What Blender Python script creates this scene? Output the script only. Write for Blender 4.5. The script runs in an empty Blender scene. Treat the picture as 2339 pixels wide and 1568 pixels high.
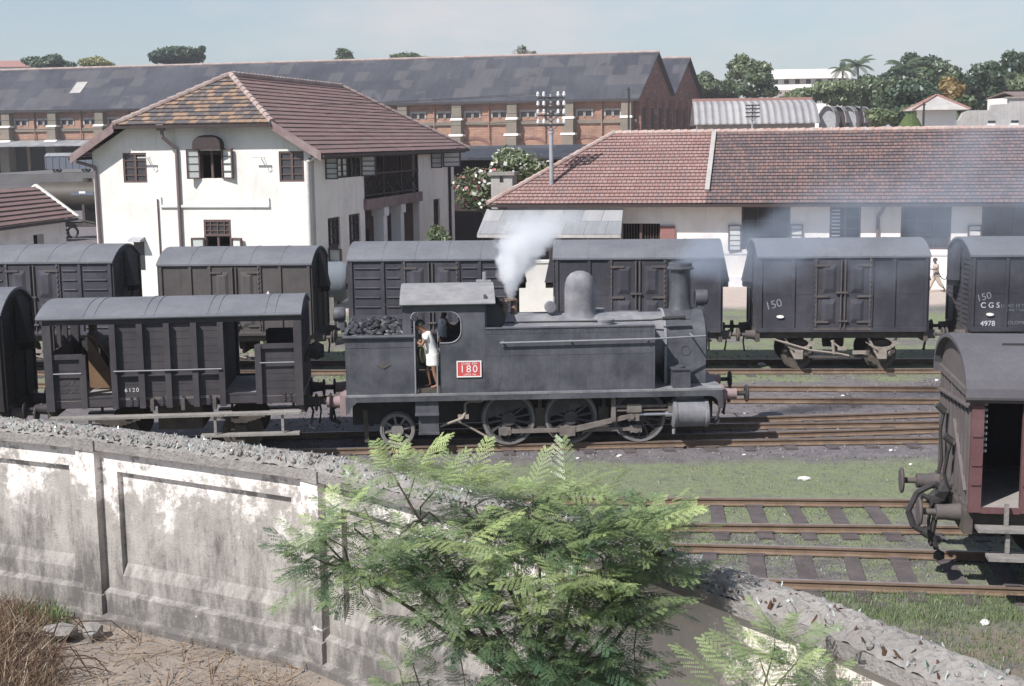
import bpy, math, random
from mathutils import Vector, Matrix
import numpy as np
random.seed(11)
sc = bpy.context.scene
COL = sc.collection
PI = math.pi
# ---------------------------------------------------------------- camera, sky, sun, exposure
CF, CX, CY, CH = 3060.0, 1169.5, 784.0, 7.2      # focal length and centre in photograph units, lens height in metres
PITCH = math.atan((784 - 320) / CF)
ROLL = 0.0125
_F = Vector((0, math.cos(PITCH), -math.sin(PITCH)))
_U0 = Vector((0, math.sin(PITCH), math.cos(PITCH)))
_R0 = Vector((1, 0, 0))
_R = _R0 * math.cos(ROLL) - _U0 * math.sin(ROLL)
_U = _U0 * math.cos(ROLL) + _R0 * math.sin(ROLL)
CAMLOC = Vector((0, 0, CH))
cam = bpy.data.cameras.new('camera'); camo = bpy.data.objects.new('camera', cam); COL.objects.link(camo)
cam.sensor_width = 36.0; cam.lens = 36.0 * CF / 2339.0
cam.clip_start = 0.1; cam.clip_end = 6000
camo.matrix_world = Matrix(((_R.x, _U.x, -_F.x, 0), (_R.y, _U.y, -_F.y, 0), (_R.z, _U.z, -_F.z, CH), (0, 0, 0, 1)))
sc.camera = camo
SUN_EL = math.radians(47); SUN_AZ = math.radians(225)   # sun stands behind the photographer, to the left
sdir = Vector((math.sin(SUN_AZ) * math.cos(SUN_EL), math.cos(SUN_AZ) * math.cos(SUN_EL), math.sin(SUN_EL)))
sun = bpy.data.lights.new('sun', 'SUN'); suno = bpy.data.objects.new('sun', sun); COL.objects.link(suno)
sun.energy = 5.0; sun.angle = math.radians(0.55); sun.color = (1.0, 0.965, 0.93)
suno.rotation_euler = (-sdir).to_track_quat('-Z', 'Y').to_euler()
world = bpy.data.worlds.new('World'); sc.world = world; world.use_nodes = True
def build_world():
    nt = world.node_tree; N = nt.nodes; N.clear(); L = nt.links.new
    out = N.new('ShaderNodeOutputWorld'); bg = N.new('ShaderNodeBackground')
    sky = N.new('ShaderNodeTexSky'); sky.sky_type = 'NISHITA'; sky.sun_disc = False
    sky.sun_elevation = SUN_EL; sky.sun_rotation = SUN_AZ
    sky.air_density = 1.0; sky.dust_density = 0.3; sky.ozone_density = 3.0; sky.altitude = 10
    hsv = N.new('ShaderNodeHueSaturation'); hsv.inputs['Saturation'].default_value = 0.95
    hsv.inputs['Value'].default_value = 1.0
    L(sky.outputs[0], hsv.inputs['Color'])
    tc = N.new('ShaderNodeTexCoord'); mp = N.new('ShaderNodeMapping'); mp.inputs['Scale'].default_value = (1.4, 1.4, 4.5)
    mp.inputs['Location'].default_value = (3.1, 0.4, 0.3)
    L(tc.outputs['Generated'], mp.inputs[0])
    no = N.new('ShaderNodeTexNoise'); no.inputs['Scale'].default_value = 3.2; no.inputs['Detail'].default_value = 9; no.inputs['Roughness'].default_value = 0.6
    L(mp.outputs[0], no.inputs['Vector'])
    rp = N.new('ShaderNodeValToRGB'); rp.color_ramp.elements[0].position = 0.47; rp.color_ramp.elements[1].position = 0.70
    rp.color_ramp.elements[0].color = (0, 0, 0, 1); rp.color_ramp.elements[1].color = (0.85, 0.85, 0.85, 1)
    L(no.outputs['Fac'], rp.inputs[0])
    mx = N.new('ShaderNodeMixRGB'); mx.inputs[2].default_value = (6.2, 6.15, 6.3, 1)
    # pale tropical haze low in the sky
    sx = N.new('ShaderNodeSeparateXYZ'); L(tc.outputs['Generated'], sx.inputs[0])
    mr = N.new('ShaderNodeMapRange'); mr.interpolation_type = 'SMOOTHSTEP'; mr.inputs[1].default_value = -0.02; mr.inputs[2].default_value = 0.20; mr.inputs[3].default_value = 0.9; mr.inputs[4].default_value = 0.1
    L(sx.outputs[2], mr.inputs[0])
    hz = N.new('ShaderNodeMixRGB'); hz.inputs[2].default_value = (4.35, 4.95, 5.45, 1); L(mr.outputs[0], hz.inputs[0]); L(hsv.outputs[0], hz.inputs[1])
    L(rp.outputs[0], mx.inputs[0]); L(hz.outputs[0], mx.inputs[1])
    L(mx.outputs[0], bg.inputs[0]); bg.inputs[1].default_value = 0.09
    L(bg.outputs[0], out.inputs[0])
build_world()
vs = sc.view_settings; vs.view_transform = 'Standard'; vs.look = 'None'; vs.exposure = 0.35; vs.gamma = 1.0
sc.cycles.max_bounces = 8; sc.cycles.volume_bounces = 5; sc.cycles.transparent_max_bounces = 8
sc.cycles.volume_step_rate = 1.0; sc.cycles.volume_max_steps = 128

# ---------------------------------------------------------------- where things stand: a pixel of the photograph to a point of the yard
def ray(x, y): return _F * CF + _R * (x - CX) - _U * (y - CY)
def G(x, y, z=0.0):
    d = ray(x, y); return CAMLOC + d * ((z - CH) / d.z)
def P(x, y, Y):
    d = ray(x, y); return CAMLOC + d * (Y / d.y)

# ---------------------------------------------------------------- mesh collector
class MB:
    def __init__(s): s.v = []; s.f = []; s.mi = []
    def add(s, vs, fs, m=0):
        b = len(s.v); s.v.extend([tuple(p) for p in vs]); s.f.extend([tuple(i + b for i in f) for f in fs]); s.mi.extend([m] * len(fs)); return s
    def box(s, x0, x1, y0, y1, z0, z1, m=0):
        v = [(x0, y0, z0), (x1, y0, z0), (x1, y1, z0), (x0, y1, z0), (x0, y0, z1), (x1, y0, z1), (x1, y1, z1), (x0, y1, z1)]
        return s.add(v, [(3, 2, 1, 0), (4, 5, 6, 7), (0, 1, 5, 4), (1, 2, 6, 5), (2, 3, 7, 6), (3, 0, 4, 7)], m)
    def hexa(s, b, t, m=0):      # four bottom corners, four top corners, counter-clockwise from above
        return s.add(list(b) + list(t), [(3, 2, 1, 0), (4, 5, 6, 7), (0, 1, 5, 4), (1, 2, 6, 5), (2, 3, 7, 6), (3, 0, 4, 7)], m)
    def bar(s, p0, p1, w, h, up=(0, 0, 1), m=0):   # rectangular bar between two points
        p0 = Vector(p0); p1 = Vector(p1); d = (p1 - p0).normalized(); u = Vector(up)
        sd = d.cross(u)
        if sd.length < 1e-4: sd = d.cross(Vector((1, 0, 0)))
        sd.normalize(); u = sd.cross(d).normalized()
        a = sd * w / 2; b = u * h / 2
        q = [p0 - a - b, p0 + a - b, p0 + a + b, p0 - a + b, p1 - a - b, p1 + a - b, p1 + a + b, p1 - a + b]
        return s.add(q, [(0, 1, 2, 3), (7, 6, 5, 4), (1, 0, 4, 5), (2, 1, 5, 6), (3, 2, 6, 7), (0, 3, 7, 4)], m)
    def tube(s, p0, p1, r0, r1=None, n=10, caps=True, m=0):
        r1 = r0 if r1 is None else r1
        p0 = Vector(p0); p1 = Vector(p1); d = (p1 - p0).normalized()
        a = d.cross(Vector((0, 0, 1)))
        if a.length < 1e-3: a = Vector((1, 0, 0))
        a.normalize(); b = d.cross(a)
        vs = []
        for p, r in ((p0, r0), (p1, r1)):
            for k in range(n):
                t = 2 * PI * k / n; vs.append(p + (a * math.cos(t) + b * math.sin(t)) * r)
        fs = [(k, (k + 1) % n, n + (k + 1) % n, n + k) for k in range(n)]
        if caps: fs += [tuple(range(n - 1, -1, -1)), tuple(range(n, 2 * n))]
        return s.add(vs, fs, m)
    def pipe(s, pts, r, n=6, m=0):
        for i in range(len(pts) - 1): s.tube(pts[i], pts[i + 1], r, r, n, True, m)
        return s
    def taper(s, pts, rs, n=6, m=0):               # one connected tapering limb
        pts = [Vector(p) for p in pts]; vs = []; fs = []
        for i, p in enumerate(pts):
            d = (pts[min(i + 1, len(pts) - 1)] - pts[max(i - 1, 0)]).normalized()
            a = d.cross(Vector((0.13, 0.2, 1)));
            if a.length < 1e-3: a = Vector((1, 0, 0))
            a.normalize(); b = d.cross(a)
            for k in range(n):
                t = 2 * PI * k / n; vs.append(p + (a * math.cos(t) + b * math.sin(t)) * rs[i])
        for i in range(len(pts) - 1):
            for k in range(n): fs.append((i * n + k, i * n + (k + 1) % n, (i + 1) * n + (k + 1) % n, (i + 1) * n + k))
        fs.append(tuple(range(n - 1, -1, -1))); fs.append(tuple(range((len(pts) - 1) * n, len(pts) * n)))
        return s.add(vs, fs, m)
    def lathe(s, prof, o=(0, 0, 0), axis='z', n=24, m=0):   # profile of (radius, height)
        o = Vector(o); vs = []
        for r, h in prof:
            for k in range(n):
                t = 2 * PI * k / n; c, q = r * math.cos(t), r * math.sin(t)
                vs.append(o + (Vector((c, q, h)) if axis == 'z' else Vector((h, c, q)) if axis == 'x' else Vector((q, h, c))))
        fs = []
        for i in range(len(prof) - 1):
            for k in range(n): fs.append((i * n + k, i * n + (k + 1) % n, (i + 1) * n + (k + 1) % n, (i + 1) * n + k))
        fs.append(tuple(range(n - 1, -1, -1))); fs.append(tuple(range((len(prof) - 1) * n, len(prof) * n)))
        return s.add(vs, fs, m)
    def prism(s, poly, a0, a1, axis='y', m=0):     # polygon in the two other axes, extruded from a0 to a1
        def mk(u, w, a): return (u, a, w) if axis == 'y' else (a, u, w) if axis == 'x' else (u, w, a)
        n = len(poly); vs = [mk(u, w, a0) for u, w in poly] + [mk(u, w, a1) for u, w in poly]
        fs = [tuple(range(n)), tuple(range(2 * n - 1, n - 1, -1))] + [((k + 1) % n, k, n + k, n + (k + 1) % n) for k in range(n)]
        return s.add(vs, fs, m)
    def ring(s, c, r0, r1, a0, a1, axis='y', n=28, m=0):     # flat ring (tyre, rim) with thickness
        vs = []; c = Vector(c)
        for a in (a0, a1):
            for r in (r0, r1):
                for k in range(n):
                    t = 2 * PI * k / n; u, w = r * math.cos(t), r * math.sin(t)
                    vs.append(c + (Vector((u, a, w)) if axis == 'y' else Vector((a, u, w)) if axis == 'x' else Vector((u, w, a))))
        fs = []
        for k in range(n):
            j = (k + 1) % n
            fs += [(k, j, n + j, n + k), (2 * n + j, 2 * n + k, 3 * n + k, 3 * n + j), (j, k, 2 * n + k, 2 * n + j), (n + k, n + j, 3 * n + j, 3 * n + k)]
        return s.add(vs, fs, m)
    def blob(s, c, r, seed=0, rough=.25, m=0, sub=1):
        rr = random.Random(seed); c = Vector(c)
        t = (1 + 5 ** .5) / 2
        base = [(-1, t, 0), (1, t, 0), (-1, -t, 0), (1, -t, 0), (0, -1, t), (0, 1, t), (0, -1, -t), (0, 1, -t), (t, 0, -1), (t, 0, 1), (-t, 0, -1), (-t, 0, 1)]
        fs = [(0, 11, 5), (0, 5, 1), (0, 1, 7), (0, 7, 10), (0, 10, 11), (1, 5, 9), (5, 11, 4), (11, 10, 2), (10, 7, 6), (7, 1, 8), (3, 9, 4), (3, 4, 2), (3, 2, 6), (3, 6, 8), (3, 8, 9), (4, 9, 5), (2, 4, 11), (6, 2, 10), (8, 6, 7), (9, 8, 1)]
        r = Vector(r) if not isinstance(r, (int, float)) else Vector((r, r, r))
        vs = []
        for p in base:
            q = Vector(p).normalized() * (1 + rr.uniform(-rough, rough)); vs.append(c + Vector((q.x * r.x, q.y * r.y, q.z * r.z)))
        return s.add(vs, fs, m)
    def xform(s, M, start=0):
        for i in range(start, len(s.v)): s.v[i] = tuple(M @ Vector(s.v[i]))
        return s
    def build(s, name, mat, parent=None, smooth=True, loc=None, rz=0.0, flat=False):
        me = bpy.data.meshes.new(name); me.from_pydata(s.v, [], s.f)
        for mm in (mat if isinstance(mat, (list, tuple)) else [mat]): me.materials.append(mm)
        if isinstance(mat, (list, tuple)): me.polygons.foreach_set('material_index', s.mi)
        if smooth:
            me.polygons.foreach_set('use_smooth', [True] * len(s.f)); me.set_sharp_from_angle(angle=math.radians(34))
        auto_uv(me)
        o = bpy.data.objects.new(name, me); COL.objects.link(o)
        if parent is not None: o.parent = parent
        if loc is not None: o.location = loc
        if rz: o.rotation_euler = (0, 0, rz)
        return o
def auto_uv(me):       # metre UVs: u runs level along a face, v runs up it
    n = len(me.loops)
    if n == 0: return
    uvl = me.uv_layers.new(name='metres')
    co = np.empty(len(me.vertices) * 3, 'f'); me.vertices.foreach_get('co', co); co = co.reshape(-1, 3)
    li = np.empty(n, 'i'); me.loops.foreach_get('vertex_index', li)
    pn = np.empty(len(me.polygons) * 3, 'f'); me.polygons.foreach_get('normal', pn); pn = pn.reshape(-1, 3)
    lt = np.empty(len(me.polygons), 'i'); me.polygons.foreach_get('loop_total', lt)
    nn = np.repeat(pn, lt, axis=0)
    t = np.stack([-nn[:, 1], nn[:, 0], np.zeros(n, 'f')], 1); ln = np.linalg.norm(t, axis=1)
    bad = ln < 1e-3; t[bad] = (1, 0, 0); ln[bad] = 1; t /= ln[:, None]
    b = np.cross(nn, t); p = co[li]
    uv = np.stack([(p * t).sum(1), (p * b).sum(1)], 1).astype('f')
    uvl.data.foreach_set('uv', uv.ravel())
def each(name, mat, parent, boxes):      # one part per box
    for b in boxes: MB().box(*b).build(name, mat, parent, smooth=False)
def tag(o, label=None, cat=None, group=None, kind=None):
    if label: o['label'] = label
    if cat: o['category'] = cat
    if group: o['group'] = group
    if kind: o['kind'] = kind
    return o
def empty(name, loc, rz=0.0, label=None, cat=None, group=None):
    o = bpy.data.objects.new(name, None); COL.objects.link(o); o.empty_display_size = .3
    o.location = loc; o.rotation_euler = (0, 0, rz); return tag(o, label, cat, group)
def kids(o): return [c for c in bpy.data.objects if c.parent is o]
def copy_tree(o, parent=None):
    c = o.copy(); COL.objects.link(c)
    if parent is not None: c.parent = parent
    for k in kids(o): copy_tree(k, c)
    return c
def font_mesh(txt, size, name, mat, parent, M, depth=.003, align='CENTER', space=1.0):   # lettering as real geometry
    cu = bpy.data.curves.new(name, 'FONT'); cu.body = txt; cu.size = size; cu.extrude = depth; cu.align_x = align; cu.align_y = 'CENTER'; cu.space_character = space
    tmp = bpy.data.objects.new('lettering_source', cu); COL.objects.link(tmp)
    dg = bpy.context.evaluated_depsgraph_get(); me = bpy.data.meshes.new_from_object(tmp.evaluated_get(dg))
    bpy.data.objects.remove(tmp); bpy.data.curves.remove(cu)
    me.transform(M); me.materials.clear(); me.materials.append(mat)
    o = bpy.data.objects.new(name, me); COL.objects.link(o); o.parent = parent; return o
FACE_NEAR = Matrix(((1, 0, 0, 0), (0, 0, -1, 0), (0, 1, 0, 0), (0, 0, 0, 1)))    # text plane turned to face -y
def text_near(txt, size, x, y, z, mat, parent, name='lettering', rot=0.0, **k):
    return font_mesh(txt, size, name, mat, parent, Matrix.Translation((x, y, z)) @ FACE_NEAR @ Matrix.Rotation(rot, 4, 'Z'), **k)

# ---------------------------------------------------------------- materials
class NT:
    def __init__(s, name):
        s.m = bpy.data.materials.new(name); s.m.use_nodes = True; s.t = s.m.node_tree; s.t.nodes.clear()
        s.out = s.n('OutputMaterial'); s.L = s.t.links.new
    def n(s, t, **k):
        o = s.t.nodes.new('ShaderNode' + t)
        for a, b in k.items(): setattr(o, a, b)
        return o
    def pos(s, sc=(1, 1, 1), uv=False, obj=False, loc=(0, 0, 0)):
        mp = s.n('Mapping'); mp.inputs['Scale'].default_value = sc; mp.inputs['Location'].default_value = loc
        if uv: s.L(s.n('UVMap', uv_map='metres').outputs[0], mp.inputs[0])
        elif obj: s.L(s.n('TexCoord').outputs['Object'], mp.inputs[0])
        else: s.L(s.n('NewGeometry').outputs['Position'], mp.inputs[0])
        return mp.outputs[0]
    def noise(s, vec, scale, detail=6, rough=.6, dist=0.0):
        o = s.n('TexNoise'); o.inputs['Scale'].default_value = scale; o.inputs['Detail'].default_value = detail; o.inputs['Roughness'].default_value = rough; o.inputs['Distortion'].default_value = dist
        s.L(vec, o.inputs['Vector']); return o.outputs['Fac']
    def ramp(s, fac, a, b, ca=(0, 0, 0, 1), cb=(1, 1, 1, 1)):
        o = s.n('ValToRGB'); e = o.color_ramp.elements; e[0].position = a; e[1].position = b; e[0].color = ca; e[1].color = cb
        s.L(fac, o.inputs[0]); return o.outputs[0]
    def mix(s, fac, a, b, mode='MIX'):
        o = s.n('MixRGB', blend_type=mode)
        for i, x in enumerate((fac, a, b)):
            if isinstance(x, (int, float)): o.inputs[i].default_value = x if i == 0 else (x, x, x, 1)
            elif isinstance(x, (tuple, list)): o.inputs[i].default_value = (*x[:3], 1)
            else: s.L(x, o.inputs[i])
        return o.outputs[0]
    def math(s, op, a, b=0.0, c=0.0):
        o = s.n('Math', operation=op)
        for i, x in enumerate((a, b, c)):
            if isinstance(x, (int, float)): o.inputs[i].default_value = x
            else: s.L(x, o.inputs[i])
        return o.outputs[0]
    def bump(s, h, dist, strength=1.0):
        o = s.n('Bump'); o.inputs['Distance'].default_value = dist; o.inputs['Strength'].default_value = strength; s.L(h, o.inputs['Height']); return o.outputs[0]
    def finish(s, col, rough=.7, metal=0.0, normal=None, spec=.3, trans=0.0, alpha=None):
        b = s.n('BsdfPrincipled')
        for k, x in (('Base Color', col), ('Roughness', rough), ('Metallic', metal), ('Specular IOR Level', spec), ('Transmission Weight', trans)):
            if isinstance(x, (int, float)): b.inputs[k].default_value = x
            elif isinstance(x, (tuple, list)): b.inputs[k].default_value = (*x[:3], 1)
            else: s.L(x, b.inputs[k])
        if normal is not None: s.L(normal, b.inputs['Normal'])
        if alpha is not None: s.L(alpha, b.inputs['Alpha'])
        s.L(b.outputs[0], s.out.inputs[0]); return s.m
def grime(name, c1, c2, c3=None, rough=.7, ns=1.2, streak=.5, spec=.3, metal=0.0, bump=.0, bs=30, lo=.35, hi=.68):
    """worn surface: c1 body, c2 patches, c3 vertical streaks"""
    t = NT(name); p = t.pos()
    a = t.ramp(t.noise(p, ns, 8, .65), lo, hi); col = t.mix(a, c1, c2)
    fine = t.noise(p, ns * 14, 4, .7)
    col = t.mix(t.ramp(fine, .3, .75), t.mix(1.0, col, .82, 'MULTIPLY'), col)
    if c3 is not None:
        st = t.noise(t.pos((5, 5, .35)), 1.6, 6, .7); col = t.mix(t.math('MULTIPLY', t.ramp(st, .5, .75), streak), col, c3)
    nrm = t.bump(t.noise(p, bs, 5, .6), bump) if bump else None
    return t.finish(col, rough, metal, nrm, spec)
def plain(name, c, rough=.6, metal=0.0, spec=.3, var=.25):
    t = NT(name); a = t.noise(t.pos(), 6, 4, .6)
    return t.finish(t.mix(a, tuple(x * (1 - var) for x in c), tuple(min(1, x * (1 + var)) for x in c)), rough, metal, None, spec)
# ---------------------------------------------------------------- material set
def tile_mat(name, ca, cb, soot, tw=.24, rh=.29, sootamt=.6, sscale=.5, slo=.4, shi=.62, mortar=(.05, .042, .042), rand=.5):
    t = NT(name)
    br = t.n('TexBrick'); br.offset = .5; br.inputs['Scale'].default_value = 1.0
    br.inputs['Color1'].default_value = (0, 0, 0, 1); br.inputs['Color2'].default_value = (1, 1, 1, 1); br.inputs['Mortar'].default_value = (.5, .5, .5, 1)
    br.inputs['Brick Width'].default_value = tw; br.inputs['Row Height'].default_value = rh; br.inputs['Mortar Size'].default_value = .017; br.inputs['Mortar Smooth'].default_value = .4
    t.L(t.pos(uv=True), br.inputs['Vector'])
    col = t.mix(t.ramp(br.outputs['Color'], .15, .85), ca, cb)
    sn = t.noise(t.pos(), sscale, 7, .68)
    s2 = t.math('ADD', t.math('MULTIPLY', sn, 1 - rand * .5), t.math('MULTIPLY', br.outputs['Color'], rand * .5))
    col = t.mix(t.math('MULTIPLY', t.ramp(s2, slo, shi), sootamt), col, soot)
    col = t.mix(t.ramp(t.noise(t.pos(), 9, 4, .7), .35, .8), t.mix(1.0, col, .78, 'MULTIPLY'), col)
    col = t.mix(t.math('MULTIPLY', br.outputs['Fac'], .85), col, mortar)  # dark joints; the course lines also paint the shade under tile lips
    # curved tile tops
    w = t.n('TexWave'); w.wave_type = 'BANDS'; w.bands_direction = 'X'; w.inputs['Scale'].default_value = 1.0 / tw * .159 * 2
    t.L(t.pos(uv=True), w.inputs['Vector'])
    return t.finish(col, .85, 0, t.bump(w.outputs['Fac'], .03, .6), .15)
def sheet_mat(name, c1, c2, c3, bw=2.2, rh=1.6, corr=0.0, patch=.65, rough=.75):
    t = NT(name)
    br = t.n('TexBrick'); br.offset = .37; br.inputs['Scale'].default_value = 1.0
    br.inputs['Color1'].default_value = (0, 0, 0, 1); br.inputs['Color2'].default_value = (1, 1, 1, 1); br.inputs['Mortar'].default_value = (.3, .3, .3, 1)
    br.inputs['Brick Width'].default_value = bw; br.inputs['Row Height'].default_value = rh; br.inputs['Mortar Size'].default_value = .02; br.inputs['Mortar Smooth'].default_value = .3
    uv = t.pos(uv=True); t.L(uv, br.inputs['Vector'])
    n1 = t.noise(t.pos(), .09, 7, .7)
    col = t.mix(t.ramp(n1, .36, .66), c1, c2)
    col = t.mix(t.math('MULTIPLY', t.ramp(t.math('ADD', br.outputs['Color'], t.math('MULTIPLY', t.noise(t.pos(), .3, 4, .6), .6)), .98, 1.32), patch), col, c3)
    st = t.noise(t.pos((1.2, .12, 1), uv=True), 1.6, 6, .7)
    col = t.mix(t.ramp(st, .35, .75), t.mix(1.0, col, .72, 'MULTIPLY'), col)
    col = t.mix(t.math('MULTIPLY', br.outputs['Fac'], .45), col, (.05, .05, .055))
    nrm = None
    if corr:
        w = t.n('TexWave'); w.wave_type = 'BANDS'; w.bands_direction = 'X'; w.inputs['Scale'].default_value = .314 / corr; t.L(uv, w.inputs['Vector'])
        col = t.mix(t.math('MULTIPLY', t.ramp(w.outputs['Fac'], .0, .45, (1, 1, 1, 1), (0, 0, 0, 1)), .3), col, t.mix(1.0, col, .45, 'MULTIPLY'))
        nrm = t.bump(w.outputs['Fac'], corr * .3, .8)
    return t.finish(col, rough, 0, nrm, .2)
def brick_mat(name, ca, cb, mort, dirt, bw=.5, rh=.2, dscale=.12):
    t = NT(name)
    br = t.n('TexBrick'); br.inputs['Scale'].default_value = 1.0; br.inputs['Color1'].default_value = (*ca, 1); br.inputs['Color2'].default_value = (*cb, 1); br.inputs['Mortar'].default_value = (*mort, 1)
    br.inputs['Brick Width'].default_value = bw; br.inputs['Row Height'].default_value = rh; br.inputs['Mortar Size'].default_value = .018; br.inputs['Mortar Smooth'].default_value = .3
    t.L(t.pos(uv=True), br.inputs['Vector'])
    col = br.outputs['Color']
    col = t.mix(t.math('MULTIPLY', t.ramp(t.noise(t.pos((.7, .7, 2.2)), dscale * 2.2, 8, .72), .42, .72), .8), col, dirt)
    col = t.mix(t.math('MULTIPLY', t.ramp(t.noise(t.pos((1, 1, 2.5)), .5, 7, .7), .55, .75), .6), col, (.50, .42, .36))
    col = t.mix(t.math('MULTIPLY', t.ramp(t.noise(t.pos((2, 2, .2)), .3, 6, .7), .55, .78), .55), col, t.mix(1.0, col, .5, 'MULTIPLY'))
    return t.finish(col, .9, 0, None, .1)
def wash_mat(name, base=(.78, .74, .70), stain=(.5, .46, .43), dark=(.25, .23, .22), amt=.7, zlo=None):
    t = NT(name); p = t.pos()
    col = t.mix(t.math('MULTIPLY', t.ramp(t.noise(p, .55, 8, .68), .48, .8), amt), base, stain)
    st = t.noise(t.pos((2.2, 2.2, .22)), 1.1, 7, .72)
    col = t.mix(t.math('MULTIPLY', t.ramp(st, .55, .82), amt), col, stain)
    st2 = t.noise(t.pos((4, 4, .5)), 1.3, 7, .75)
    col = t.mix(t.math('MULTIPLY', t.ramp(st2, .64, .82), amt * .8), col, dark)
    return t.finish(col, .9, 0, t.bump(t.noise(p, 14, 6, .6), .012), .12)
def leaf_mat(name, c1, c2, trans=.25):
    t = NT(name); at = t.n('Attribute'); at.attribute_name = 'tone'
    col = t.mix(at.outputs['Fac'], c1, c2)
    d = t.n('BsdfDiffuse'); tr = t.n('BsdfTranslucent'); gl = t.n('BsdfGlossy'); gl.inputs['Roughness'].default_value = .42
    t.L(col, d.inputs[0]); t.L(col, tr.inputs[0])
    gl.inputs[0].default_value = (.9, .95, .95, 1)
    m1 = t.n('MixShader'); m1.inputs[0].default_value = trans; t.L(d.outputs[0], m1.inputs[1]); t.L(tr.outputs[0], m1.inputs[2])
    m2 = t.n('MixShader'); m2.inputs[0].default_value = .04; t.L(m1.outputs[0], m2.inputs[1]); t.L(gl.outputs[0], m2.inputs[2])
    t.L(m2.outputs[0], t.out.inputs[0]); return t.m
M = {}
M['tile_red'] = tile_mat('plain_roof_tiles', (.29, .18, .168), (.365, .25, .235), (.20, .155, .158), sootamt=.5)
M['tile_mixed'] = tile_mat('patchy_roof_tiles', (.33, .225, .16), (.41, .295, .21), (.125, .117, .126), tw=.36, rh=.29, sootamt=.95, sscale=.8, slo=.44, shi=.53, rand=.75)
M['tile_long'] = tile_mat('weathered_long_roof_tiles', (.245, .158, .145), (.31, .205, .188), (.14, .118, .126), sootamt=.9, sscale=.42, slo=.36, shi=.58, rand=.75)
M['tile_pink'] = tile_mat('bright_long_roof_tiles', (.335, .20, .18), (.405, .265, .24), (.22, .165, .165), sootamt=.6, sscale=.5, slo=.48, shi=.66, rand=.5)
M['ridge_tile'] = grime('ridge_tiles', (.42, .27, .23), (.58, .46, .42), (.16, .13, .13), .85, 1.6, .6)
M['ridge_soot'] = grime('mortared_ridge', (.33, .24, .22), (.48, .40, .36), (.14, .12, .12), .85, 1.2, .6)
M['slate'] = sheet_mat('dark_sheet_roof', (.050, .054, .068), (.088, .092, .108), (.17, .155, .16), 2.2, 2.6, patch=.3)
M['corrug'] = sheet_mat('corrugated_sheet', (.34, .33, .34), (.46, .445, .44), (.30, .28, .28), 6, 12, corr=.9, patch=.3)
M['canopy'] = sheet_mat('grey_canopy_sheet', (.24, .25, .27), (.33, .335, .35), (.46, .45, .45), 1.0, 1.5, corr=.0, patch=.5)
M['brick'] = brick_mat('orange_brick', (.37, .21, .145), (.29, .165, .12), (.40, .32, .26), (.19, .125, .108), 1.0, .36)
M['brick_shade'] = brick_mat('shaded_brick', (.26, .135, .11), (.20, .10, .085), (.25, .19, .17), (.13, .085, .08), 1.0, .36)  # darker copy of the brick, gable-end shade put into its colour
M['butt'] = grime('mossy_buttress_render', (.27, .22, .18), (.17, .16, .13), (.10, .11, .085), .9, .35, .7)
M['white_cap'] = plain('white_limewash', (.82, .80, .76), .85, var=.06)
M['wash'] = wash_mat('cream_whitewash')
M['wash_side'] = wash_mat('grey_whitewash', (.70, .69, .69), (.48, .46, .45), (.3, .29, .29), .55)
M['wash_long'] = wash_mat('sooty_whitewash', (.84, .80, .76), (.50, .42, .34), (.22, .17, .13), .6)
M['conc'] = grime('old_concrete', (.34, .32, .30), (.24, .225, .21), (.13, .12, .11), .92, .8, .7, .15, bump=.02, bs=18)
M['conc_pale'] = grime('pale_concrete', (.50, .48, .46), (.36, .345, .33), (.2, .19, .18), .92, .6, .6, .15)
M['frame'] = plain('brown_window_paint', (.115, .075, .07), .6)
M['frame_dk'] = plain('dark_brown_timber', (.05, .036, .036), .65)
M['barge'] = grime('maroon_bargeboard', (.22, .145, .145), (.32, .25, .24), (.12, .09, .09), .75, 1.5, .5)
M['pipe'] = plain('painted_drainpipe', (.17, .13, .135), .55)
M['pipe_pale'] = plain('pale_drainpipe', (.55, .52, .51), .55)
M['glass'] = plain('dusty_window_glass', (.05, .05, .055), .18, spec=.6)
M['glass_pale'] = plain('pale_frosted_glass', (.60, .62, .60), .35, spec=.5, var=.1)
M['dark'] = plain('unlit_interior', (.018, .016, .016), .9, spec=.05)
M['door_red'] = plain('dull_red_door_paint', (.26, .13, .12), .7)
M['bark'] = grime('grey_bark', (.17, .14, .115), (.10, .085, .07), None, .9, 4)
M['bark_pale'] = grime('pale_bark', (.36, .32, .28), (.22, .2, .17), None, .9, 4)
M['ins'] = plain('white_porcelain', (.70, .71, .71), .25, spec=.6, var=.05)
M['pole'] = grime('grey_painted_pole', (.30, .31, .33), (.42, .43, .45), (.2, .18, .17), .6, 2.5, .6)
M['iron'] = plain('dark_iron', (.045, .042, .045), .6)
M['redtop'] = plain('far_red_roof', (.30, .165, .145), .85); M['browntop'] = plain('far_brown_roof', (.20, .15, .14), .9)

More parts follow.
